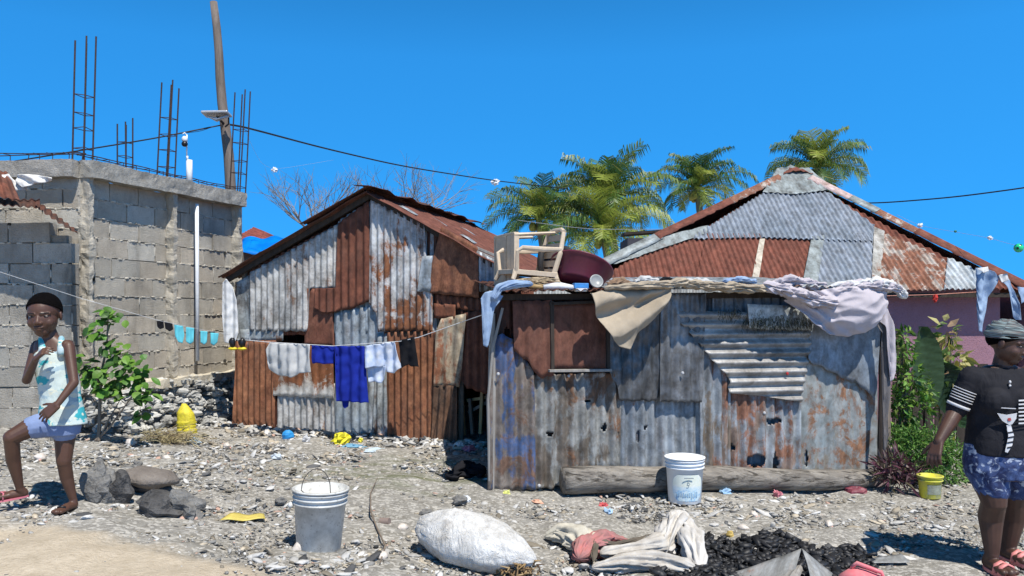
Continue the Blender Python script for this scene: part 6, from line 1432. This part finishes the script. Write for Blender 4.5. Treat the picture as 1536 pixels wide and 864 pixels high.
# ------------------------------------------------------------------ people
def skinmat(name, col, col2):
    m, t, b = newmat(name); g = nd(t, 'ShaderNodeTexCoord').outputs['Object']; n = noi(t, g, 9, 4, .6); n2 = noi(t, g, 90, 3, .6)
    t.links.new(mixc(t, ramp(t, n, .35, .65), col2, col), b.inputs['Base Color']); b.inputs['Roughness'].default_value = .48; b.inputs['Specular IOR Level'].default_value = .45
    bump(t, b, n2, .15, .003); return m
def solid(x, name, mat, parent, vox, smooth_=4, disp=None):
    o = x.build(name, mat, parent, smooth=True); md = o.modifiers.new('remesh', 'REMESH'); md.mode = 'VOXEL'; md.voxel_size = vox; md.use_smooth_shade = True
    if disp:
        tx = bpy.data.textures.new(name+'_folds', 'CLOUDS'); tx.noise_scale = disp[1]; tx.noise_depth = 2
        d = o.modifiers.new('folds', 'DISPLACE'); d.texture = tx; d.strength = disp[0]; d.texture_coords = 'LOCAL'
    s = o.modifiers.new('smooth', 'SMOOTH'); s.factor = .5; s.iterations = smooth_
    return o
def ring(c, r, f, rx, rf, n=28, up=None, front=1.0):
    out = []
    for j in range(n):
        a = 2*math.pi*j/n; k = front if math.sin(a) > 0 else 1
        out.append(Vector(c)+r*math.cos(a)*rx+f*math.sin(a)*rf*k)
    return out
def limb(x, pts, rad, n=14):
    for i in range(len(pts)-1): x.capsule(pts[i], pts[i+1], rad[i], rad[i+1], n)
def hand(x, wr, d, nrm, L, curl=.5, side=1, spread=.16, fr=None, curls=None):
    """palm + four fingers + thumb; d points to the fingertips, nrm out of the back of the hand"""
    d = d.normalized(); s = d.cross(nrm).normalized()*side; nrm = s.cross(d)*side; nrm.normalize(); fr = fr or L*.052
    pl = L*.52
    for k in range(5):
        o_ = (k-2)*L*.085; x.capsule(wr+s*o_*.55, wr+d*pl*.95+s*o_, L*.095, L*.078, 8)
    for k, fl in enumerate((.40,.47,.45,.36)):
        o_ = (1.5-k)*L*.115; a = wr+d*pl*.92+s*o_; dd = (d+s*(1.5-k)*spread*.5).normalized(); c_ = (curls[k] if curls else curl); 
        for j in range(3):
            ang = c_*(.55+.35*j); dd = (dd*math.cos(ang)-nrm*math.sin(ang)).normalized(); b = a+dd*L*fl*(.42,.32,.26)[j]; x.capsule(a, b, fr*(1.08-.1*j), fr*(1-.12*j), 8); a = b
    a = wr+d*L*.14+s*L*.17; dd = (d*.75+s*.75-nrm*.25).normalized(); b = a+dd*L*.26; x.capsule(a, b, fr*1.35, fr*1.1, 8); dd = (dd-nrm*.25+d*.35).normalized(); x.capsule(b, b+dd*L*.20, fr*1.1, fr*.9, 8)
def head(x, c, f, u, s, kid=True):
    """c = middle of the head, s = head height; returns right vector"""
    f = f.normalized(); r = f.cross(u).normalized(); u = r.cross(f).normalized(); M = Matrix((r, f, u)).transposed()
    P_ = lambda a, b, h: c+(r*a+f*b+u*h)*s
    x.ell(P_(0,-.06,.13), (.345*s,.43*s,.37*s), M, 28, 20); x.ell(P_(0,.07,-.10), (.300*s,.32*s,.345*s), M, 28, 20)
    x.ell(P_(0,.18,-.34), (.16*s,.17*s,.14*s), M, 16, 12)
    for k in (-1,1):
        x.ell(P_(k*.17,.20,-.14), (.12*s,.14*s,.13*s), M, 14, 10)
        x.ell(P_(k*.345,-.05,-.03), (.035*s,.085*s,.115*s), M @ Matrix.Rotation(R(-k*18),3,'Z'), 12, 10)
        x.capsule(P_(k*.07,.345,.075), P_(k*.22,.27,.08), .045*s, .035*s, 8)
        x.ell(P_(k*.055,.385,-.135), (.048*s,.05*s,.038*s), M, 10, 8)
    x.capsule(P_(0,.34,.04), P_(0,.405,-.11), .036*s, .058*s, 10)
    x.ell(P_(0,.345,-.232), (.115*s,.065*s,.033*s), M, 14, 8); x.ell(P_(0,.335,-.282), (.10*s,.065*s,.036*s), M, 14, 8)
    return r, u, P_, M
def face_parts(P_, M, s, parent, skin, dark, white):
    for k in (-1,1):
        e = MB(); e.ell(P_(k*.145,.305,.015), (.055*s,.036*s,.028*s), M, 14, 10); o = e.build('eye', white, parent, smooth=True)
        e = MB(); e.ell(P_(k*.140,.332,.014), (.026*s,.018*s,.028*s), M, 12, 8); e.build('iris', dark, o, smooth=True)
        e = MB(); e.capsule(P_(k*.085,.352,.052), P_(k*.20,.305,.048), .017*s, .012*s, 8); e.build('eyelid', skin, parent, smooth=True)
        e = MB(); e.capsule(P_(k*.07,.392,.095), P_(k*.22,.315,.10), .012*s, .008*s, 6); e.build('eyebrow', dark, parent, smooth=True)
    e = MB(); e.capsule(P_(-.085,.385,-.256), P_(.085,.385,-.256), .006*s, .006*s, 6); e.build('mouth_line', dark, parent, smooth=True)
M_skin = skinmat('deep_brown_skin', (.10,.048,.030), (.075,.035,.022)); M_skin2 = skinmat('dark_brown_skin', (.085,.042,.028), (.06,.029,.019))
M_hair = plain('short_black_hair', (.006,.005,.005), 1.0, .3, 60, bmp=.9, bd=.01, spec=.05); M_eye = plain('eye_white', (.20,.17,.15), .3, .05, 10, bmp=0); M_iris = plain('dark_iris', (.01,.006,.004), .25, .1, 10, bmp=0)
# ---- the child
fc = G(112, 769); Y0 = fc.y; K = Y0/F
def J(px, py, d=0): return P(px, py, Y0+d)
f = Vector((.08,-.99,0)).normalized(); r_ = Vector((.99,.08,0)); 
ch = thing('person', 'child in a pale teal print top and light shorts stepping left with one knee raised', 'person', tuple(fc))
x = MB()
tors = [(88,650,29,.072),(89,632,28,.075),(90,608,25,.068),(87,580,25,.070),(83,552,27,.074),(80,526,28,.070),(78,514,25,.055),(76,504,13,.045)]
x.loft([ring(J(a,b,0), r_, f, w_*K, d_) for a,b,w_,d_ in tors])
x.capsule(J(77,510,.0), J(69,488,-.02), 11.5*K, 11*K)
x.ell(J(57,519,.03), (.038,.04,.038)); x.ell(J(101,519,-.03), (.040,.042,.040))
# raised leg (image left)
hipL, kneeL, ankL = J(76,636,-.02), J(17,656,-.16), J(30,733,-.06)
limb(x, [hipL, J(45,642,-.10), kneeL], [.068,.060,.045]); limb(x, [kneeL, J(20,690,-.11), ankL], [.043,.040,.022])
hipR, kneeR, ankR = J(98,640,.02), J(96,692,.0), J(110,750,.05)
limb(x, [hipR, J(97,665,.01), kneeR], [.068,.056,.044]); limb(x, [kneeR, J(100,716,.03), ankR], [.042,.039,.022])
def foot(x, heel, toe, wd):
    d = (toe-heel); L = d.length; d.normalize(); s = Vector((-d.y, d.x, 0)).normalized()
    x.capsule(heel, heel+d*L*.45, wd*.42, wd*.46); x.capsule(heel+d*L*.4, toe, wd*.46, wd*.28)
    for k in (-1,0,1): x.capsule(heel+d*L*.55+s*wd*.28*k, toe+s*wd*.42*k-d*L*.04*abs(k), wd*.26, wd*.20)
fl = float(gz(ankL.x, ankL.y)); 
heL = Vector((ankL.x+.01, ankL.y+.02, ankL.z-.028)); toL = heL+Vector((-.135,-.05,-.018)); foot(x, heL, toL, .062); x.capsule(ankL, heL, .024, .026)
heR = Vector((ankR.x, ankR.y, float(gz(ankR.x, ankR.y))+.032)); toR = heR+Vector((-.02,-.15,-.008)); foot(x, heR, toR, .062); x.capsule(ankR, heR, .024, .028)
# arms
shL, elL, wrL = J(55,520,.02), J(40,570,-.05), J(54,538,-.16)
limb(x, [shL, elL], [.034,.026]); limb(x, [elL, wrL], [.027,.019])
hand(x, wrL, Vector((.75,-.25,.62)), Vector((-.4,-.6,.6)), .135, .75, side=-1)
shR, elR, wrR = J(103,520,-.04), J(111,574,-.11), J(85,608,-.19)
limb(x, [shR, elR], [.034,.027]); limb(x, [elR, wrR], [.027,.018])
hand(x, wrR, Vector((-.75,-.1,-.62)), Vector((.0,-1,.3)), .145, .25, side=1, curls=(.35,.25,.3,.45))
hc = J(66,473,-.03); hf = Vector((.17,-.97,-.12)); hu = Vector((-.03,.0,1)); S = 64*K
rr_, uu_, HP_, HM = head(x, hc, hf, hu, S)
solid(x, 'body', M_skin, ch, .0036, 3)
face_parts(HP_, HM, S, ch, M_skin, M_iris, M_eye)
def skullcap(x, hc, HM, S, ctr, rad, phf, phb, wob=None, nn=64, mm=36):
    for i in range(mm+1):
        for j in range(nn):
            th = 2*math.pi*j/nn; pm = phb+(phf-phb)*(.5+.5*math.sin(th))**1.3; ph = math.pi*pm*i/mm; w_ = 1+(wob(ph, th) if wob else 0)
            q = Vector((math.sin(ph)*math.cos(th)*rad[0]*w_+ctr[0], math.sin(ph)*math.sin(th)*rad[1]*w_+ctr[1], math.cos(ph)*rad[2]*w_+ctr[2]))
            x.v.append(tuple(hc+HM @ (q*S))); x.c.append(x.cur); x.a.append((th/6.28+.2*math.sin(ph*2), ph+.12*math.sin(th*2), 0))
    for i in range(mm):
        for j in range(nn): a_ = i*nn+j; b_ = i*nn+(j+1)%nn; x.f.append((a_, b_, b_+nn, a_+nn)); x.m.append(0)
x = MB(); skullcap(x, hc, HM, S, (0,-.06,.13), (.358,.446,.392), .33, .66, lambda p, t: .02*noise.noise(Vector((math.cos(t)*6, math.sin(t)*6, p*14))))
x.build('hair', M_hair, ch, smooth=True, solid=.005)
# top: printed sleeveless shirt
m, t, b = newmat('teal_print_cloth'); g = nd(t, 'ShaderNodeTexCoord').outputs['Object']
c = mixc(t, ramp(t, noi(t, g, 9, 3, .5, (1,1,1.6)), .54, .58), (.52,.60,.56), (.03,.34,.38)); c = mixc(t, mth(t, 'MULTIPLY', ramp(t, noi(t, g, 11, 3, .5, (1,1,1.5), (3,1,7)), .56, .60), .8), c, (.30,.42,.48)); c = mixc(t, mth(t, 'MULTIPLY', ramp(t, noi(t, g, 13, 3, .5, (1,1,1.7), (8,4,1)), .60, .63), .9), c, (.66,.66,.52))
t.links.new(c, b.inputs['Base Color']); b.inputs['Roughness'].default_value = .9; bump(t, b, noi(t, g, 14, 4, .6, (1,1,.5), dist=1), .5, .01)
x = MB(); tp = [(94,636,35,.100),(93,620,33,.095),(91,600,30,.086),(88,578,29.5,.084),(84,552,30,.086),(80.5,530,28,.078),(79,521,20,.066)]
x.loft([ring(J(a,b_,0), r_, f, w_*K, d_) for a,b_,w_,d_ in tp])
for (ax, ay, bx, by) in ((66,528,63,508),(92,528,92,508)):
    for dy in (-.066, .045): x.capsule(J(ax,ay,dy*.98), J(bx,by,dy*.25-.01), .026, .020, 8)
    x.capsule(J(bx,by,-.03), J(bx,by,.03), .014, .014, 8)
solid(x, 'sleeveless_top', m, ch, .0045, 5, (.010,.07))
M_shc = clothmat('pale_lilac_cloth', (.20,.26,.42), (.14,.19,.33))
x = MB(); x.loft([ring(J(a,b_,0), r_, f, w_*K, d_) for a,b_,w_,d_ in ((89,618,29,.083),(88,640,32,.09),(88,652,30,.085))])
x.capsule(hipL+Vector((0,0,.0)), J(52,640,-.085), .082, .073); x.capsule(hipR, J(97,648,.01), .080, .073)
solid(x, 'shorts', M_shc, ch, .006, 4, (.008,.06))
M_pink = plain('pink_rubber', (.62,.18,.22), .5, .15, 12)
for h_, t_ in ((heL, toL), (heR, toR)):
    x = MB(); d = (t_-h_).normalized(); s = Vector((-d.y, d.x, 0)).normalized(); n_ = 20; L = (t_-h_).length+.05; c0 = h_-d*.028
    for zz in (-.030, -.020):
        for i in range(n_):
            a = 2*math.pi*i/n_; q = c0+d*(L/2+L/2*math.cos(a))+s*(.034+.006*math.cos(a))*math.sin(a)+Vector((0,0,zz+.0)); x.v.append(tuple(q)); x.c.append(x.cur)
    x.f += [tuple(range(n_))[::-1], tuple(range(n_, 2*n_))]+[(i, (i+1)%n_, (i+1)%n_+n_, i+n_) for i in range(n_)]; x.m += [0]*(n_+2); so_ = x.build('sandal', M_pink if h_ is heL else M_black, ch)
    x = MB(); md_ = h_+d*(L*.52); x.tube([md_+s*.034-Vector((0,0,.018)), md_+s*.022+Vector((0,0,.020)), md_+d*.02+Vector((0,0,.025)), md_-s*.022+Vector((0,0,.020)), md_-s*.034-Vector((0,0,.018))], .007, 8, flat=.6); x.build('strap', M_pink if h_ is heL else M_black, so_, smooth=True)
# ---- the woman
fw = G(1492, 856); Y1 = fw.y; K1 = Y1/F
def W(px, py, d=0): return P(px, py, Y1+d)
f = Vector((-.10,-.99,0)).normalized(); r_ = Vector((.99,-.10,0))
wo = thing('person', 'woman in black shirt, blue patterned shorts and striped headwrap, looking down to the right', 'person', tuple(fw))
x = MB()
tw = [(1502,715,45,.15),(1502,690,49,.165),(1500,660,45,.15),(1500,630,42,.13),(1500,598,45,.135),(1500,572,48,.115),(1500,558,42,.085),(1502,548,20,.06)]
x.loft([ring(W(a,b_,0), r_, f, w_*K1, d_) for a,b_,w_,d_ in tw])
x.capsule(W(1502,556,.0), W(1508,530,-.02), .058, .056)
x.ell(W(1458,566,-.01), (.058,.062,.06)); x.ell(W(1542,562,.06), (.058,.062,.06))
for s in (-1,1): x.ell(W(1502,600,0)+r_*s*.08+f*.09, (.085,.075,.08))
h1, k1, a1 = W(1482,705,-.02), W(1491,752,-.06), W(1488,832,-.02)
h2, k2, a2 = W(1524,705,.04), W(1521,750,.10), W(1512,826,.16)
limb(x, [h1, k1], [.118,.074]); limb(x, [k1, W(1486,775,.0), a1], [.070,.073,.040]); limb(x, [h2, k2], [.118,.074]); limb(x, [k2, W(1520,775,.14), a2], [.070,.073,.040])
def foot2(x, an, dirv, L, wd):
    g0 = float(gz(an.x, an.y)); he = Vector((an.x-dirv.x*.03, an.y-dirv.y*.03, g0+.055)); to = he+dirv*L; to.z = g0+.045; x.capsule(an, he, .042, .040); foot(x, he, to, wd); return he, to
F1 = foot2(x, a1, Vector((.10,-.99,0)), .19, .095); F2 = foot2(x, a2, Vector((.22,-.97,0)), .19, .095)
shA, elA, wrA = W(1457,567,-.01), W(1434,616,.02), W(1408,662,-.06)
limb(x, [shA, elA], [.062,.050]); limb(x, [elA, elA.lerp(wrA,.35), wrA], [.048,.046,.029])
hand(x, wrA, Vector((-.42,-.25,-.85)), Vector((-.75,-.5,.35)), .175, .42, side=1, fr=.0115, curls=(.30,.45,.55,.6))
shB, elB, wrB = W(1543,566,.06), W(1566,618,.10), W(1572,672,.0)
limb(x, [shB, elB], [.062,.050]); limb(x, [elB, wrB], [.048,.029]); hand(x, wrB, Vector((.0,-.3,-.95)), Vector((.9,-.2,.1)), .175, .4, side=-1, fr=.0115)
hc = W(1511,515,-.04); S = .255; hf = Vector((.70,-.66,-.26)); hu = Vector((.18,-.16,1))
rr_, uu_, HP_, HM = head(x, hc, hf, hu, S); solid(x, 'body', M_skin2, wo, .0045, 3); face_parts(HP_, HM, S, wo, M_skin2, M_iris, M_eye)
# headwrap
m, t, b = newmat('striped_headwrap_cloth'); at = nd(t, 'ShaderNodeAttribute', attribute_name='suv').outputs['Vector']; wv = nd(t, 'ShaderNodeTexNoise', {'Vector': nd(t, 'ShaderNodeMapping', {'Vector': at, 'Scale': (4, 26, 1)}).outputs[0], 'Scale': 1.0, 'Detail': 4, 'Distortion': .6}).outputs[0]
c = mixc(t, ramp(t, wv, .40, .50), (.035,.03,.035), (.12,.16,.16)); c = mixc(t, ramp(t, wv, .56, .60), c, (.28,.36,.36)); c = mixc(t, mth(t, 'MULTIPLY', ramp(t, noi(t, at, 5, 3, .5, (1,7,1), (4,4,4)), .58, .64), .8), c, (.22,.07,.05))
t.links.new(c, b.inputs['Base Color']); b.inputs['Roughness'].default_value = .8
x = MB(); skullcap(x, hc, HM, S, (0,-.075,.15), (.362,.452,.40), .44, .60, lambda p, t: .035*math.sin(p*15+t*2+1.5*math.sin(t))+.05*noise.noise(Vector((t*1.5, p*4, 1))), 80, 48)
y_ = MB(); skullcap(y_, hc, HM, S, (0,-.06,.13), (.352,.440,.385), .40, .76, lambda p, t: .02*noise.noise(Vector((math.cos(t)*6, math.sin(t)*6, p*14)))); y_.build('hair', M_hair, wo, smooth=True, solid=.004)
x.build('headwrap', m, wo, smooth=True, solid=.006)
# shirt with striped cuffs and a printed white motif
m, t, b = newmat('black_jersey'); g = nd(t, 'ShaderNodeTexCoord').outputs['Object']; at = nd(t, 'ShaderNodeAttribute', attribute_name='col').outputs['Color']
t.links.new(mixc(t, ramp(t, noi(t, g, 8, 4, .6), .3, .7), (.012,.012,.015), (.022,.022,.027)), b.inputs['Base Color']); b.inputs['Roughness'].default_value = .85; b.inputs['Specular IOR Level'].default_value = .2; bump(t, b, noi(t, g, 9, 4, .6, (1,1,.5), dist=1.2), .7, .02)
x = MB(); tw2 = [(1502,680,51,.178),(1502,666,50,.172),(1500,635,45,.148),(1500,600,48,.150),(1500,575,51,.132),(1500,560,46,.10),(1501,551,30,.068)]
x.loft([ring(W(a,b_,0), r_, f, w_*K1, d_) for a,b_,w_,d_ in tw2])
for s in (-1,1): x.ell(W(1502,600,0)+r_*s*.08+f*.092, (.10,.085,.095))
x.capsule(W(1457,566,-.01), elA.lerp(shA,.05), .073, .062); x.capsule(W(1542,567,.06), elB.lerp(shB,.05), .075, .064)
sho = solid(x, 'shirt', m, wo, .007, 5, (.012,.10))
M_wstripe = plain('white_print', (.62,.62,.62), .8, .1, 20, bmp=0); M_reddot = plain('red_print', (.45,.06,.06), .7, .1, 20, bmp=0)
def sleeve_ring(a, b_, f0, f1, rad, mat, name='cuff_stripe'):
    x = MB(); rings = []; d = (b_-a).normalized(); s1 = d.cross(Vector((0,1,0))).normalized(); s2 = s1.cross(d)
    for q in (f0, (f0+f1)/2, f1): c_ = a.lerp(b_, q); rings.append([c_+(s1*math.cos(2*math.pi*j/28)+s2*math.sin(2*math.pi*j/28))*rad for j in range(28)])
    x.loft(rings, caps=False); x.build(name, mat, sho, smooth=True, solid=.002)
for k in range(5): q = .36+k*.075; sleeve_ring(shA, elA, q, q+.025, .0725-.012*q+.002, M_wstripe)
sleeve_ring(shA, elA, .80, .88, .0665, M_wstripe, 'cuff_band')
def on_shirt(px, py, k=.012): 
    """point on the front of the shirt under a picture position"""
    c0 = W(px, py, 0); v_ = (py-575)/100; w_ = 50*K1; 
    rows = [(680,51,.178),(666,50,.172),(635,45,.148),(600,48,.150),(575,51,.132),(560,46,.10)]
    rx = np.interp(py, [q[0] for q in rows][::-1], [q[1] for q in rows][::-1])*K1; rf = np.interp(py, [q[0] for q in rows][::-1], [q[2] for q in rows][::-1])
    cc = W(1500.5, py, 0); best = None
    for j in range(361):
        a = math.pi*j/360; q = cc+r_*math.cos(a)*rx+f*math.sin(a)*rf; sx = CX+q.x/q.y*F
        if best is None or abs(sx-px) < best[0]: best = (abs(sx-px), q, a)
    n_ = (r_*math.cos(best[2])*rf+f*math.sin(best[2])*rx).normalized(); q = best[1]; return q+n_*k, n_
def motif(poly, mat, name, k=.022, sub=6):
    cx_ = sum(p[0] for p in poly)/len(poly); cy_ = sum(p[1] for p in poly)/len(poly); x = MB(); vs = []; n_ = len(poly); pts = []
    for i in range(n_):
        for s in range(4): q = s/4; pts.append((poly[i][0]*(1-q)+poly[(i+1)%n_][0]*q, poly[i][1]*(1-q)+poly[(i+1)%n_][1]*q))
    m_ = len(pts)
    for ring_ in range(1, sub+1):
        for p in pts: vs.append(on_shirt(cx_+(p[0]-cx_)*ring_/sub, cy_+(p[1]-cy_)*ring_/sub, k)[0])
    vs.append(on_shirt(cx_, cy_, k)[0]); c_ = len(vs)-1; fs = [(c_, i, (i+1)%m_) for i in range(m_)]
    for r__ in range(sub-1):
        for i in range(m_): a = r__*m_+i; b2_ = r__*m_+(i+1)%m_; fs.append((a, a+m_, b2_+m_, b2_))
    x.add(vs, fs); x.build(name, mat, sho, solid=.0015)
motif([(1495,615),(1508,617),(1522,614),(1521,622),(1516,630),(1512,632),(1502,626)], M_wstripe, 'printed_shape', .024)
motif([(1508,632),(1514,632),(1518,646),(1516,660),(1510,671),(1506,670),(1509,656),(1511,645)], M_wstripe, 'printed_tail', .022)
motif([(1509,622),(1513,621),(1514,625),(1510,626)], M_reddot, 'printed_dot', .028)
for k in range(4): motif([(1509,642+k*7),(1518,640+k*7),(1518,642.0+k*7),(1509,644.0+k*7)], m, 'printed_stripe', .0255, 2)
for k in range(7): motif([(1524,595+k*5.5),(1545,594+k*5.5),(1545,596.2+k*5.5),(1524,597.2+k*5.5)], M_wstripe, 'printed_stripe', .026, 2)
motif([(1489,606),(1520,607),(1520,608.3),(1489,607.3)], M_wstripe, 'printed_stripe', .028, 2)
q, n_ = on_shirt(1513, 570, .016); x = MB(); x.ell(q, (.007,.007,.010)); x.ell(q-Vector((0,0,.022)), (.007,.007,.007)); x.build('collar_pendant', M_wstripe, sho, smooth=True)
# shorts
m, t, b = newmat('blue_white_print_denim'); g = nd(t, 'ShaderNodeTexCoord').outputs['Object']
c = mixc(t, ramp(t, noi(t, g, 10, 5, .65, (1,1,.8), dist=1.2), .42, .58), (.012,.022,.08), (.05,.09,.22)); c = mixc(t, mth(t, 'MULTIPLY', ramp(t, noi(t, g, 15, 4, .6, (1,1,1.2), (3,3,3), 1.4), .56, .62), .8), c, (.42,.48,.58))
t.links.new(c, b.inputs['Base Color']); b.inputs['Roughness'].default_value = .85; bump(t, b, noi(t, g, 12, 4, .6), .5, .015)
x = MB(); x.loft([ring(W(a,b_,0), r_, f, w_*K1, d_) for a,b_,w_,d_ in ((1501,664,49,.160),(1502,690,54,.175),(1503,714,52,.165))])
x.capsule(h1, W(1489,733,-.045), .128, .098); x.capsule(h2, W(1522,732,.08), .128, .098)
solid(x, 'shorts', m, wo, .007, 4, (.014,.08))
M_coral = plain('coral_rubber', (.68,.24,.22), .5, .12, 12)
for h_, t_ in (F1, F2):
    x = MB(); d = (t_-h_); L = d.length+.09; d.z = 0; d.normalize(); s = Vector((-d.y, d.x, 0)); n_ = 24; c0 = h_-d*.045; g0 = float(gz(h_.x, h_.y))
    for zz in (.004, .028):
        for i in range(n_):
            a = 2*math.pi*i/n_; q = c0+d*(L/2+L/2*math.cos(a))+s*(.050+.008*math.cos(a))*math.sin(a); x.v.append((q.x, q.y, g0+zz)); x.c.append(x.cur)
    x.f += [tuple(range(n_))[::-1], tuple(range(n_, 2*n_))]+[(i, (i+1)%n_, (i+1)%n_+n_, i+n_) for i in range(n_)]; x.m += [0]*(n_+2); so_ = x.build('sandal', M_coral, wo, bevel=.004)
    x = MB(); 
    for off in (.56, .72): md_ = c0+d*(L*off); md_.z = g0; x.tube([md_+s*.050+Vector((0,0,.02)), md_+s*.038+Vector((0,0,.07)), md_+Vector((0,0,.088)), md_-s*.038+Vector((0,0,.07)), md_-s*.050+Vector((0,0,.02))], .014, 10, flat=.6)
    x.build('strap', M_coral, so_, smooth=True)
